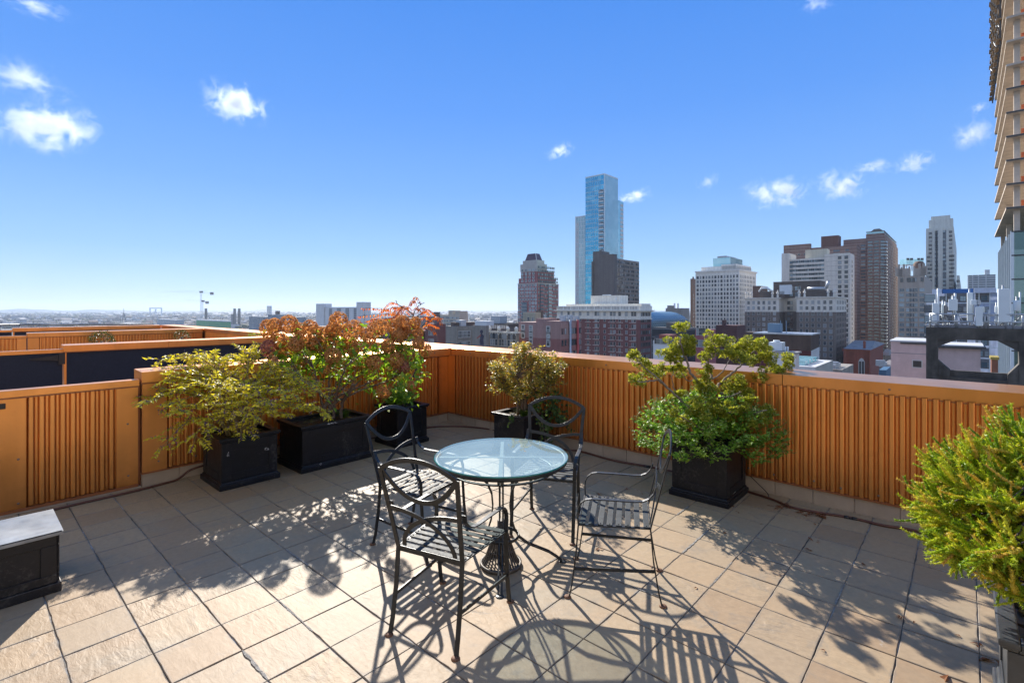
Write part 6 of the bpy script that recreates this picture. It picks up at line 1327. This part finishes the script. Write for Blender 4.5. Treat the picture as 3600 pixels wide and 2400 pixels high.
for _ in range(1150):
    u = rnd.uniform(955, 1500); v = rnd.gauss(1262, 50)+(u-1200)*.02; Y = 5.55+(u-950)/550*.45+rnd.uniform(-.12, .38); p = W(u, v, Y)-c0; a = rnd.random()*6.28
    lf.leaf(p, Vector((math.cos(a), math.sin(a), rnd.uniform(-.8, .4))), (UP+rv(.5)).normalized(), rnd.uniform(.06, .11), rnd.uniform(.03, .05), .14, rnd.uniform(.1, .6))
for _ in range(90):
    u, v = rnd.choice(((1330, 1390), (1390, 1360), (1170, 1395), (1120, 1290), (1440, 1340), (1450, 1400), (1400, 1350))); p = W(u+rnd.gauss(0, 22), v+rnd.gauss(0, 22), 5.6+rnd.uniform(-.1, .1))-c0; a = rnd.random()*6.28
    lf.leaf(p, Vector((math.cos(a), math.sin(a), rnd.uniform(-.8, .3))), UP, rnd.uniform(.05, .09), rnd.uniform(.025, .042), .14, .4)
for _ in range(30):
    p = rnd.choice(pts_main); e = p+rv(.12)+UP*.05; limb(st_, [p, (p+e)/2+rv(.02), e], .004, .0015, 4, 3, .002)
part('stems', st_, M['bark'], t); part('foliage', lf, M['leaf_hyd'], t)
def grass_tuft(c, n, L, label, mat='leaf_grass', spread=.5):
    m_ = MB()
    for _ in range(n):
        a = rnd.random()*6.28; d = Vector((math.cos(a)*spread, math.sin(a)*spread, 1)).normalized(); l = L*rnd.uniform(.6, 1.1); p = Vector((rnd.gauss(0, .02), rnd.gauss(0, .02), 0)); q = [p]
        for k in range(5): d = (d+Vector((0, 0, -.28))+rv(.03)).normalized(); q.append(q[-1]+d*l/5)
        s = d.cross(UP); s = s.normalized() if s.length > .01 else Vector((1, 0, 0)); b_ = len(m_.v)
        for k, p_ in enumerate(q): w_ = .0035*(1-k/5.3); m_.v += [tuple(p_-s*w_), tuple(p_+s*w_)]
        for k in range(5): m_.face((b_+2*k, b_+2*k+1, b_+2*k+3, b_+2*k+2))
    return solo('grass_tuft', m_, M[mat], label, 'grass tuft', c)
grass_tuft(AB(3.02, 5.36, .45), 110, .20, 'green grassy tuft at the right end of the long trough')
grass_tuft(AB(4.48, 3.84, .45), 130, .19, 'grassy tuft at the foot of the bronze shrub'); 

# --- sumac
c0 = AB(3.86, 5.39, .45); t = thing('small_tree', 'thin crooked sumac with orange red feather leaves', 'tree', c0, 0)
st_, lf = MB(), MB(); Y0 = c0.y
def P_(u, v, dy=0): return W(u, v, Y0+dy)-c0
trunk = [Vector((0, 0, 0)), P_(1425, 1383), P_(1449, 1330), P_(1461, 1306), P_(1471, 1249), P_(1482, 1205), P_(1491, 1177), P_(1478, 1160), P_(1461, 1148)]
limb(st_, trunk, .020, .013, 8, 5, .002)
brs = [[P_(1461, 1148), P_(1454, 1124), P_(1453, 1108), P_(1462, 1085), P_(1480, 1070), P_(1492, 1064)], [P_(1480, 1070), P_(1474, 1064), P_(1470, 1068)], [P_(1453, 1108), P_(1436, 1092, -.05), P_(1412, 1078, -.1), P_(1399, 1070, -.1), P_(1391, 1056, -.1)], [P_(1461, 1148), P_(1440, 1135, .05), P_(1425, 1120, .1)],
       [P_(1475, 1158), P_(1490, 1140, .1), P_(1520, 1130, .1)], [P_(1461, 1148), P_(1430, 1130, -.15), P_(1400, 1125, -.2)], [P_(1454, 1124), P_(1470, 1110, .05), P_(1485, 1098, .05)]]
for q in brs: limb(st_, q, .009, .004, 6, 5, .002)
part('trunk', st_, M['bark_dark'], t)
def frond(p, e, arch, lf, pairs=9, sz=.058):
    m1 = (p+e)/2+UP*arch; q = spline([p, m1, e], 8); k = len(q); st2.tube(q, [.0022]*k, 4, cap=False)
    for i in range(3, k):
        dd = (q[i]-q[i-1]).normalized(); s = dd.cross(UP); s = s.normalized() if s.length > .05 else Vector((0, 1, 0))
        for sg in (-1, 1): lf.leaf(q[i], s*sg*.75+dd*.45+UP*-.25, (UP+rv(.3)).normalized(), sz*rnd.uniform(.8, 1.15)*(1.1-.5*i/k), sz*.27, .1, rnd.uniform(.4, .9))
    lf.leaf(q[-1], q[-1]-q[-2], UP, sz*.8, sz*.25, .1, .4)
st2 = MB()
fr_ = [(1453, 1115, 1275, 1083), (1453, 1115, 1262, 1112), (1440, 1130, 1285, 1140), (1430, 1120, 1315, 1085), (1430, 1110, 1340, 1095), (1440, 1125, 1310, 1118), (1445, 1130, 1350, 1122), (1400, 1125, 1290, 1128), (1399, 1070, 1350, 1085), (1412, 1078, 1380, 1105), (1436, 1092, 1395, 1110), (1462, 1085, 1440, 1070), (1470, 1068, 1454, 1060), (1453, 1108, 1475, 1090), (1485, 1098, 1510, 1105), (1470, 1110, 1530, 1105), (1490, 1140, 1550, 1118), (1520, 1130, 1552, 1135), (1480, 1150, 1540, 1150), (1490, 1160, 1530, 1170),
       (1453, 1115, 1380, 1078), (1453, 1112, 1420, 1085), (1440, 1135, 1360, 1135), (1430, 1140, 1330, 1150), (1461, 1140, 1400, 1140), (1470, 1110, 1495, 1085), (1480, 1125, 1515, 1125), (1425, 1120, 1375, 1120), (1436, 1092, 1400, 1095)]
for u0, v0, u1, v1 in fr_: dy = rnd.uniform(-.3, .3); frond(P_(u0, v0), P_(u1, v1, dy), rnd.uniform(.03, .08), lf)
part('leaf_stalks', st2, M['bark_dark'], t); part('foliage', lf, M['leaf_sumac'], t)
def leafy_mass(t_, pts, n, r, sz, mat, name='foliage', wr=.5, up=.3, mb=None, flat=.2):
    m_ = mb or MB()
    for _ in range(n):
        c = rnd.choice(pts); p = c+Vector((rnd.gauss(0, r), rnd.gauss(0, r), rnd.gauss(0, r*.8))); a = rnd.random()*6.28; s = sz*rnd.uniform(.65, 1.25)
        m_.leaf(p, Vector((math.cos(a), math.sin(a), rnd.uniform(-.7, .7+up))), (UP+rv(.5)).normalized(), s, s*wr, flat, rnd.uniform(.1, .6))
    if mb is None: part(name, m_, M[mat], t_)
t = thing('leafy_perennial', 'bushy green perennial filling the corner planter under the sumac', 'plant', AB(3.86, 5.39, .45), 0)
pl_ = MB(); [twig(Vector((rnd.uniform(-.14, .14), rnd.uniform(-.14, .14), 0)), Vector((rnd.uniform(-.5, .5), rnd.uniform(-.5, .3), 1)), rnd.uniform(.14, .32), 1.2, pl_, pl_, .002, rnd.uniform(.05, .085), 0) for _ in range(34)]; part('foliage', pl_, M['leaf_mum'], t)

# --- bronze shrub with ivy
c0 = AB(4.52, 3.93, .45); t = thing('bronze_shrub', 'dense rounded shrub of bronze and yellow leaves on thin forked stems', 'shrub', c0, 0); st_, lf = MB(), MB(); Y0 = c0.y; tips = []
lobes = [(1855, 1290, 95, 60), (1790, 1300, 60, 50), (1920, 1285, 62, 50), (1830, 1240, 40, 30), (1800, 1345, 60, 40), (1760, 1330, 35, 40), (1930, 1330, 42, 40), (1870, 1350, 60, 30), (1945, 1300, 35, 35), (1820, 1385, 45, 25), (1745, 1290, 25, 25), (1900, 1250, 55, 22), (1840, 1218, 16, 12)]
for _ in range(430):
    u, v, a, b_ = rnd.choice(lobes); uu, vv = u+rnd.gauss(0, a*.5), v+rnd.gauss(0, b_*.5); d = rnd.uniform(-.34, .34); e = W(uu, vv, Y0+d)-c0; tips.append(e)
b0s = [Vector((rnd.uniform(-.05, .08), rnd.uniform(-.05, .05), 0)) for _ in range(5)]; mains = []
for k in range(11):
    a = k*.57; b0 = b0s[k % 5]; e = Vector((.24*math.cos(a), .24*math.sin(a), rnd.uniform(.34, .48))); mains += limb(st_, [b0, b0+UP*.14+e*.12, e*.7+UP*.03, e], .012, .006, 6, 5, .006)[6:]
for e in tips:
    n = min(mains, key=lambda p: (p-e).length+max(0, p.z-e.z)*.8); q = limb(st_, [n, (n+e)/2+rv(.02)-UP*.02, e], .0035, .0014, 4, 4, .003)
    for p in q[5:]+[q[-1]]*3:
        for _ in range(3): a = rnd.random()*6.28; s = rnd.uniform(.030, .048); lf.leaf(p+rv(.014), Vector((math.cos(a), math.sin(a), rnd.uniform(-.3, .9))), (UP+rv(.5)).normalized(), s, s*.46, .18, rnd.uniform(.1, .5))
part('stems', st_, M['bark'], t); part('foliage', lf, M['leaf_bronze'], t)
iv = thing('trailing_ivy', 'dark green ivy spilling over the back corner of the planter', 'ivy', c0, 0); lf, st_ = MB(), MB()
def ivyleaf(m_, p, nrm, s):
    nrm = nrm.normalized(); sd = nrm.orthogonal().normalized(); a0 = rnd.random()*6.28; up_ = nrm.cross(sd); pts = [(0, -.3), (.45, -.35), (.42, .05), (.75, .25), (.3, .42), (0, 1.0), (-.3, .42), (-.75, .25), (-.42, .05), (-.45, -.35)]; b_ = len(m_.v); ca, sa = math.cos(a0), math.sin(a0)
    m_.v.append(tuple(p+nrm*.006))
    for x, y in pts: X_, Y_ = x*ca-y*sa, x*sa+y*ca; q = p+sd*X_*s+up_*Y_*s; m_.v.append((q.x, q.y, q.z))
    for k in range(10): m_.face((b_, b_+1+k, b_+1+(k+1) % 10))
spots = [(1890, 1400, 30), (1930, 1420, 40), (1960, 1450, 30), (1910, 1460, 30), (1950, 1400, 20), (1975, 1480, 18), (1925, 1500, 12), (1880, 1430, 20), (1935, 1540, 6)]
for _ in range(330):
    u, v, s = rnd.choice(spots); p = W(u+rnd.gauss(0, s*.6), v+rnd.gauss(0, s*.5), 6.0+rnd.uniform(-.25, .12))-c0; ivyleaf(lf, p, Vector((rnd.gauss(0, .5), -1, rnd.gauss(.5, .5))), rnd.uniform(.020, .036))
for (u0, v0, u1, v1) in ((1900, 1470, 1917, 1600), (1905, 1465, 1930, 1570), (1970, 1480, 2010, 1520), (1975, 1470, 1995, 1500), (1790, 1462, 1786, 1500), (1796, 1462, 1800, 1480), (1890, 1475, 1900, 1560)):
    p0, p1 = W(u0, v0, 5.62)-c0, W(u1, v1, 5.58)-c0; q = limb(st_, [p0, (p0+p1)/2+Vector((.02, -.03, .02)), p1], .0025, .0015, 4, 6)
    for p in q: ivyleaf(lf, p+rv(.01), Vector((rnd.gauss(0, .4), -1, .4)), rnd.uniform(.014, .026))
part('stems', st_, M['bark'], iv); part('foliage', lf, M['leaf_ivy'], iv)

# --- twisted cypress + green mound
c0 = AB(4.69, 1.77, .45); t = thing('twisted_cypress', 'gnarled dwarf cypress with yellow green cloud-like tufts on bare branches', 'tree', c0, 0); st_ = MB(); Y0 = c0.y
X4 = lambda x: 1600+x*.5527
Y4 = lambda y: 1150+y*.5527
def Q(x, y, dy=0): return W(X4(x), Y4(y), Y0+dy)-c0
br_ = [([(1630, 760), (1625, 600), (1605, 470), (1600, 410)], .030, .022, 0, 0), ([(1605, 470), (1570, 380), (1530, 330), (1490, 270), (1470, 200), (1440, 130), (1430, 60)], .017, .005, 0, -.15), ([(1600, 410), (1620, 350), (1630, 290), (1610, 220), (1650, 120)], .015, .005, 0, .12), ([(1615, 400), (1680, 365), (1750, 300), (1800, 260), (1850, 200), (1910, 140)], .015, .004, 0, .1), ([(1635, 330), (1700, 280), (1760, 180)], .008, .003, .05, .25),
       ([(1612, 460), (1680, 450), (1740, 440), (1820, 410)], .011, .004, 0, -.2), ([(1690, 420), (1790, 430), (1880, 375), (1960, 330), (2060, 260)], .012, .004, .05, .35), ([(1610, 600), (1520, 540), (1420, 450), (1350, 380), (1280, 340), (1210, 345), (1160, 345)], .014, .004, -.05, -.3), ([(1350, 380), (1270, 310), (1200, 250), (1140, 190)], .008, .003, -.2, -.3),
       ([(1400, 410), (1380, 330), (1390, 280)], .006, .003, -.1, -.2), ([(1620, 650), (1700, 560), (1800, 540), (1900, 545), (1980, 525)], .011, .004, -.1, -.4), ([(1620, 660), (1560, 640), (1500, 600), (1430, 570)], .012, .004, -.1, -.45), ([(1620, 560), (1700, 520), (1780, 500), (1870, 490)], .009, .004, 0, -.1), ([(1530, 330), (1480, 340), (1440, 290)], .006, .003, 0, -.2)]
for pts, r0, r1, d0, d1 in br_:
    k = len(pts); limb(st_, [Q(x, y, d0+(d1-d0)*i/(k-1)) for i, (x, y) in enumerate(pts)], r0, r1, 7, 5, .004)
part('branches', st_, M['bark_grey'], t)
def fanspray(m_, p, d, s):
    """small fan of scale foliage: a few short overlapping lobed blades"""
    d = d.normalized(); nrm = (UP+rv(.45)).normalized(); sd = d.cross(nrm).normalized()
    for k in range(5):
        a = (k-2)*.42+rnd.uniform(-.1, .1); dd = d*math.cos(a)+sd*math.sin(a); m_.leaf(p+dd*s*.15, dd+nrm*rnd.uniform(-.1, .35), nrm, s*rnd.uniform(.7, 1.05), s*.34, -.12, rnd.uniform(-.3, .5))
tufts = [(1440, 30, 55), (1480, 90, 55), (1400, 100, 55), (1370, 160, 55), (1430, 170, 65), (1390, 215, 45), (1500, 150, 40), (1650, 70, 50), (1690, 110, 50), (1620, 140, 50), (1720, 90, 35), (1780, 110, 50), (1850, 110, 55), (1900, 150, 70), (1840, 190, 75), (1930, 110, 45), (1980, 180, 50), (1900, 215, 50), (1590, 190, 35), (1130, 185, 40), (1170, 230, 45), (1220, 270, 45), (1280, 290, 50), (1300, 260, 30), (1150, 340, 35), (1185, 365, 22), (1385, 265, 38), (1440, 295, 35), (1420, 250, 25), (1590, 300, 40), (1610, 260, 25), (1560, 360, 50), (1600, 385, 50), (1540, 400, 40),
         (2100, 200, 50), (2060, 230, 45), (2110, 250, 30), (2040, 280, 45), (1990, 300, 50), (1960, 350, 35), (2075, 315, 32), (1820, 340, 40), (1800, 390, 45), (1850, 400, 40), (1755, 420, 45), (1820, 440, 40), (1740, 380, 30), (1740, 180, 25), (1430, 420, 35), (1400, 445, 28), (1500, 560, 65), (1430, 570, 55), (1380, 545, 40), (1560, 510, 50), (1650, 520, 60), (1730, 500, 50), (1870, 480, 45), (1830, 520, 40), (1920, 545, 40), (1980, 520, 38), (1950, 580, 40), (1700, 560, 45), (1640, 470, 40), (1890, 600, 30), (1530, 470, 35)]
m_ = MB()
for x, y, r_ in tufts:
    dy = rnd.uniform(-.1, .1)+(-.32 if y > 450 else (x-1600)*.0005*.5); c = Q(x, y, dy); R = r_*.5527/F*Y0*(1.08 if y < 450 else .9)
    for sub in range(6):
        o = Vector((rnd.gauss(0, .55), rnd.gauss(0, .55), rnd.gauss(0, .42)))*R; cc = c+o; rr_ = R*rnd.uniform(.34, .55)
        for _ in range(int(36*(rr_/.03)**1.3)):
            g = rv().normalized(); g.z = g.z*.7+.15; p = cc+g*rr_*rnd.uniform(.5, 1); fanspray(m_, p, g+Vector((0, 0, .25))+rv(.25), rnd.uniform(.018, .028))
part('foliage', m_, M['leaf_cyp'], t)
c1 = AB(4.69, 1.77, .45); t = thing('chrysanthemum_mound', 'bushy green mound of small budding leaves spilling over the planter', 'plant', c1, 0); lf, st_, bd_ = MB(), MB(), MB()
for i in range(900):
    a = rnd.random()*6.28; el = rnd.uniform(-.34, 1.35); R = Vector((.60*math.cos(a)*math.cos(el), .50*math.sin(a)*math.cos(el), .36*math.sin(el)+.07)); f_ = rnd.uniform(.5, 1.0) if i % 3 else rnd.uniform(.97, 1.12); p = R*f_
    if abs(p.x) < .25 and abs(p.y) < .25 and p.z < 0: continue
    d = (R.normalized()+UP*.5+rv(.3)).normalized(); L = rnd.uniform(.06, .11); q = [p-d*L*.5, p, p+d*L*.5]; st_.tube([p-d*L*.8, p+d*L*.5], [.0016, .001], 4, cap=False)
    for k in range(9):
        pp = q[0]+(q[2]-q[0])*k/8; s = rnd.uniform(.024, .046); aa = rnd.random()*6.28; lf.leaf(pp, Vector((math.cos(aa), math.sin(aa), rnd.uniform(-.2, .7)))+d*.4, (UP+rv(.4)).normalized(), s, s*.62, .1, rnd.uniform(0, .6))
    if i % 3 == 0 or rnd.random() < .2:
        for k in range(3):
            e = q[2]+(d+rv(.45)+UP*.2).normalized()*rnd.uniform(.02, .06); st_.tube([q[2], e], [.0011, .001], 3, cap=False); bd_.lathe([(.0015, -.004), (.0045, 0), (.0015, .004)], 5, e)
part('stems', st_, M['leaf_grass'], t); part('foliage', lf, M['leaf_mum'], t); part('buds', bd_, M['bud'], t, kind='stuff')

# --- feathery conifer at the right edge
c0 = AB(2.92, -.42, .44); t = thing('feathery_conifer', 'large yellow green conifer with rope-like shoots at the right edge', 'shrub', c0, 0); st_, lf = MB(), MB()
ctr = Vector((.03, .0, .43)); RX, RY, RZ = .55, .50, .34
tr = limb(st_, [Vector((.02, .0, -.02)), Vector((.0, .0, .15)), Vector((.03, .02, .45)), Vector((.0, .05, .75))], .035, .012, 8, 5, .004)
def shoot(p, d, L, r):
    n = 11; q = [p]; d = d.normalized(); cv = rv(.10)
    for i in range(n): d = (d+cv*.35+Vector((0, 0, .035))+rv(.02)).normalized(); q.append(q[-1]+d*L/n)
    s = d.orthogonal().normalized(); 
    b_ = len(lf.v)
    # rope core + short overlapping needles, all one island per shoot
    rings = 5
    for i in range(n+1):
        tt = (q[min(i+1, n)]-q[max(0, i-1)]).normalized(); u_ = (s-tt*s.dot(tt)).normalized(); w_ = tt.cross(u_); rr_ = r*(.6 if i in (0,) else 1)*(1-.35*(i/n)**3)
        for k in range(rings): a = 2*PI*k/rings+(i % 2)*PI/rings; o = (u_*math.cos(a)+w_*math.sin(a))*rr_*(1.25 if i % 2 else .7); v = q[i]+o; lf.v.append((v.x, v.y, v.z))
    for i in range(n):
        for k in range(rings):
            k2 = (k+1) % rings; A, B_, C_, D_ = b_+i*rings+k, b_+i*rings+k2, b_+(i+1)*rings+k2, b_+(i+1)*rings+k; lf.face((A, B_, C_, D_))
    b2 = len(lf.v); lf.v.append(tuple(q[-1]+d*r)); 
    for k in range(rings): lf.face((b_+n*rings+k, b_+n*rings+(k+1) % rings, b2))
    for i in range(1, n+1):
        tt = (q[i]-q[i-1]).normalized(); u_ = (s-tt*s.dot(tt)).normalized(); w_ = tt.cross(u_)
        for k in range(5):
            a = 2*PI*k/5+i*1.1; o = (u_*math.cos(a)+w_*math.sin(a)); base_i = b_+i*rings+k; tip = q[i]+o*r*1.9+tt*r*1.9; lf.v.append((tip.x, tip.y, tip.z)); lf.face((base_i, b_+(i)*rings+(k+1) % rings, len(lf.v)-1))
nb_ = 0
while nb_ < 330:
    g = rv().normalized()
    if g.z < -.6: continue
    if g.x > .75 and rnd.random() < .6: continue
    nb_ += 1
    e = ctr+Vector((g.x*RX, g.y*RY, g.z*RZ))*rnd.uniform(.72, 1.12); b0 = rnd.choice(tr[3:]); m1 = (b0+e)/2+Vector((0, 0, .04)); q = limb(st_, [b0, m1, e], .009, .003, 5, 5, .004)
    d0 = (e-b0).normalized()
    for i in range(4, len(q)):
        for _ in range(2): shoot(q[i], d0+rv(.55)+UP*.1, rnd.uniform(.06, .12), rnd.uniform(.0036, .0052))
    for _ in range(8): shoot(e+rv(.012), d0+rv(.42)+UP*.12, rnd.uniform(.06, .13), rnd.uniform(.0045, .0062))
part('branches', st_, M['bark_dark'], t); part('foliage', lf, M['leaf_conifer'], t)
t = thing('rusty_shrub', 'rust coloured twiggy shrub peeping out behind the conifer by the wall', 'shrub', AB(3.75, -.75, .45), 0); m_ = MB()
[m_.leaf(rv(.12)+Vector((0, 0, .42)), rv(), UP, .03, .014, .2, .4) for _ in range(700)]; part('foliage', m_, M['leaf_red'], t); m_ = MB(); [limb(m_, [Vector((0, 0, 0)), rv(.05)+UP*.2, rv(.12)+UP*.42], .006, .002, 5, 3) for _ in range(8)]; part('stems', m_, M['bark'], t)
t = thing('groundcover_plant', 'small glossy leaved plant inside the grey planter under the conifer', 'plant', AB(2.78, -.35, .43), 0); m_ = MB()
for _ in range(160): ivyleaf(m_, Vector((rnd.uniform(-.12, .35), rnd.uniform(-.2, .18), rnd.uniform(0, .06))), UP+rv(.4), rnd.uniform(.012, .02))
part('foliage', m_, M['leaf_ivy'], t)
# --- clipped bushes and sprigs on the neighbouring terraces
def ball(c, R, label, mat='leaf_dark', n=900):
    t = thing('clipped_bush', label, 'bush', c, 0); m_ = MB()
    for _ in range(n): g = rv().normalized(); p = g*R*rnd.uniform(.75, 1.05); m_.leaf(p, g+rv(.5), (UP+rv(.5)).normalized(), R*.16, R*.09, .2, .3)
    part('foliage', m_, M[mat], t); m_ = MB(); m_.tube([(0, 0, -c[2]), (0, 0, 0)], .03, 6); part('trunk', m_, M['bark'], t)
pb = lambda u, b, z: (lambda d: Vector((d.x, d.y, z)))(AB(*(lambda k: ((k*b*CT+b*ST)/(CT-k*ST), b))((u-1800)/F)))
ball(pb(357, 16.6, .87), .26, 'rounded dark green clipped bush, left of the two on the next terrace'); ball(pb(639, 16.6, .90), .20, 'smaller dark clipped bush, right of the two on the next terrace', n=600)
ball(pb(892, 11.6, .98), .20, 'yellow green sprig showing above the screened divider', 'leaf_mum', 260)
# ---------------------------------------------------------------- haze box and clouds
def hazebox(dens, col=(.66, .80, 1.0)):
    m, nt, out = newmat('thin_air'); v = nt.nodes.new('ShaderNodeVolumePrincipled'); v.inputs['Color'].default_value = (*col, 1); v.inputs['Density'].default_value = dens; v.inputs['Anisotropy'].default_value = .2
    nt.links.new(v.outputs[0], out.inputs['Volume']); m_ = MB(); m_.box(-17000, -1600, GZ-1, 17000, 18000, 125); o = solo('haze', m_, m, 'thin blue haze over the far city', 'haze', kind='stuff'); return o
HAZE and hazebox(HAZE)
def cloud(u, v, w, h, label, dens=1.0, tilt=0, seed=0, alt=1000):
    """billowy cloud standing at height alt, far outside the haze; u,v,w,h = where and how big it is seen"""
    Y = F*alt/(HOR-v); p = W(u, v, Y); sx = w/F*Y/2*1.5; sz = h/F*Y/2*1.7; sy = sx*.7
    m, nt, out = newmat('cloud_vapour'); tc = N(nt, 'TexCoord').outputs['Object']
    ln = N(nt, 'VectorMath', operation='LENGTH'); nt.links.new(tc, ln.inputs[0])
    ad = N(nt, 'VectorMath', operation='ADD'); ad.inputs[1].default_value = (seed*3.1, seed*1.7, seed); nt.links.new(tc, ad.inputs[0])
    mp = N(nt, 'Mapping'); mp.inputs['Scale'].default_value = (1.15, .8, .62); nt.links.new(ad.outputs[0], mp.inputs[0])
    n1 = noise(nt, 2.4, 9, .68, mp.outputs[0], .7)
    e = math_(nt, 'SUBTRACT', math_(nt, 'ADD', math_(nt, 'MULTIPLY', n1, 4.4), -1.66), ln.outputs['Value'])
    d = math_(nt, 'MULTIPLY', math_(nt, 'MULTIPLY', math_(nt, 'MAXIMUM', e, 0), math_(nt, 'MAXIMUM', math_(nt, 'SUBTRACT', 1.02, ln.outputs['Value']), 0)), dens*6/sx)
    vs = nt.nodes.new('ShaderNodeVolumePrincipled'); vs.inputs['Color'].default_value = (.80, .84, .90, 1); vs.inputs['Anisotropy'].default_value = .35
    nt.links.new(d, vs.inputs['Density']); nt.links.new(vs.outputs[0], out.inputs['Volume'])
    m_ = MB(); m_.lathe([(math.cos(a), math.sin(a)) for a in lin(-PI/2+.08, PI/2-.08, 10)], 18); o = solo('cloud', m_, m, label, 'cloud', p, 0, 'small fair weather clouds'); o.scale = (sx, sy, sz); o.rotation_euler = (0, tilt, 0); return o
CL = [(160, 445, 300, 130, 'large white cloud at the left edge, lowest of the two there', 1.3, 0), (90, 285, 240, 110, 'thin streaky cloud above the large left one', .45, .12), (830, 362, 210, 105, 'solid white cloud alone in the left half of the sky', 1.3, .25),
      (1970, 533, 105, 42, 'small wispy cloud above the left of the glass tower', .5, -.35), (2232, 690, 110, 42, 'little tapered cloud touching the right side of the glass tower', .9, -.2), (2735, 680, 190, 85, 'broad white cloud over the brown hotel', 1.2, .05), (2965, 652, 165, 85, 'puffy cloud right of the broad one', 1.1, .1),
      (3075, 590, 120, 40, 'thin flat cloud strip above the puffy one', .5, .05), (3210, 572, 120, 60, 'small ragged cloud left of the construction tower', .7, -.25), (3425, 470, 130, 85, 'soft cloud close to the construction tower', .6, -.3), (3440, 380, 70, 30, 'tiny faint wisp above the soft cloud', .35, -.4),
      (140, 30, 180, 34, 'faint cloud streak at the top left corner', .5, .05), (2870, 12, 110, 45, 'faint cloud at the top edge on the right', .35, 0), (2490, 640, 75, 45, 'barely visible wisp over the white office block', .25, -.4)]
if CLOUDS:
    for i, (u, v, w_, h_, lab, d_, t_) in enumerate(CL): cloud(u, v, w_, h_, lab, d_, t_, i+1)
# ---------------------------------------------------------------- camera, sun, sky
sc = bpy.context.scene
cam = bpy.data.cameras.new('camera'); co = bpy.data.objects.new('camera', cam); sc.collection.objects.link(co); sc.camera = co
co.location = (0, 0, H); co.rotation_euler = (PI/2, 0, 0); cam.sensor_width = 36; cam.lens = F/3600*36; cam.shift_y = -(1200-HOR)/3600; cam.clip_end = 60000; cam.clip_start = .05
SD = Vector((-.537, 1.735, 1.115)).normalized()
su = bpy.data.lights.new('sun', 'SUN'); so = bpy.data.objects.new('sun', su); sc.collection.objects.link(so)
su.energy = SUN_E; su.angle = math.radians(.55); su.color = (1, .93, .83); so.rotation_euler = SD.to_track_quat('Z', 'Y').to_euler()
w = bpy.data.worlds.new('World'); sc.world = w; w.use_nodes = True; nt = w.node_tree; nt.nodes.clear()
sky = nt.nodes.new('ShaderNodeTexSky'); sky.sky_type = 'NISHITA'; sky.sun_disc = False
sky.sun_elevation = math.asin(SD.z); sky.sun_rotation = math.atan2(SD.x, SD.y)
sky.air_density = 1.0; sky.dust_density = 0.0; sky.ozone_density = 1.2; sky.altitude = 100
bg = nt.nodes.new('ShaderNodeBackground'); bg.inputs[1].default_value = 1
# deep autumn blue: Nishita sky (strength .10) blended with a measured clear-sky gradient by true elevation
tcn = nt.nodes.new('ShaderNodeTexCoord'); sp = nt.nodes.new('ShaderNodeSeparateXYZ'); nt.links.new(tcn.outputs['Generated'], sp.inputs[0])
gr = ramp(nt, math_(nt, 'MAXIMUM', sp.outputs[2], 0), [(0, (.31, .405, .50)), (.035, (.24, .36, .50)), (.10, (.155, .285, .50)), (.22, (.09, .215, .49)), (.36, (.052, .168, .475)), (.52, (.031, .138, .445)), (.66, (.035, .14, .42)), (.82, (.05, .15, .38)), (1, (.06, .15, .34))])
nm = mixc(nt, 1., sky.outputs[0], (.10, .10, .10), 'MULTIPLY')
cc = mixc(nt, .92, nm, gr)
# sky lightened behind the viewer, added as neutral fill for shaded faces
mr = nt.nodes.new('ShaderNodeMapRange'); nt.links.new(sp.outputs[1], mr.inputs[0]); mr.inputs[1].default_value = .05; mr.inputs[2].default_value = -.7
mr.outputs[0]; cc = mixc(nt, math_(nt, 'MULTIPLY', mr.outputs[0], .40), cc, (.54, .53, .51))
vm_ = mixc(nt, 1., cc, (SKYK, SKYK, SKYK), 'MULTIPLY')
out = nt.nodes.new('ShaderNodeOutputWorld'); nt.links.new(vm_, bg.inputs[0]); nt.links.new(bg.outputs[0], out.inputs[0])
sc.view_settings.view_transform = 'Standard'; sc.view_settings.look = 'None'; sc.view_settings.exposure = EXPO; sc.view_settings.gamma = 1
sc.cycles.use_denoising = True; sc.cycles.max_bounces = 10; sc.cycles.transparent_max_bounces = 16; sc.cycles.volume_bounces = 5
sc.cycles.sample_clamp_indirect = 6; sc.cycles.caustics_reflective = False; sc.cycles.caustics_refractive = False
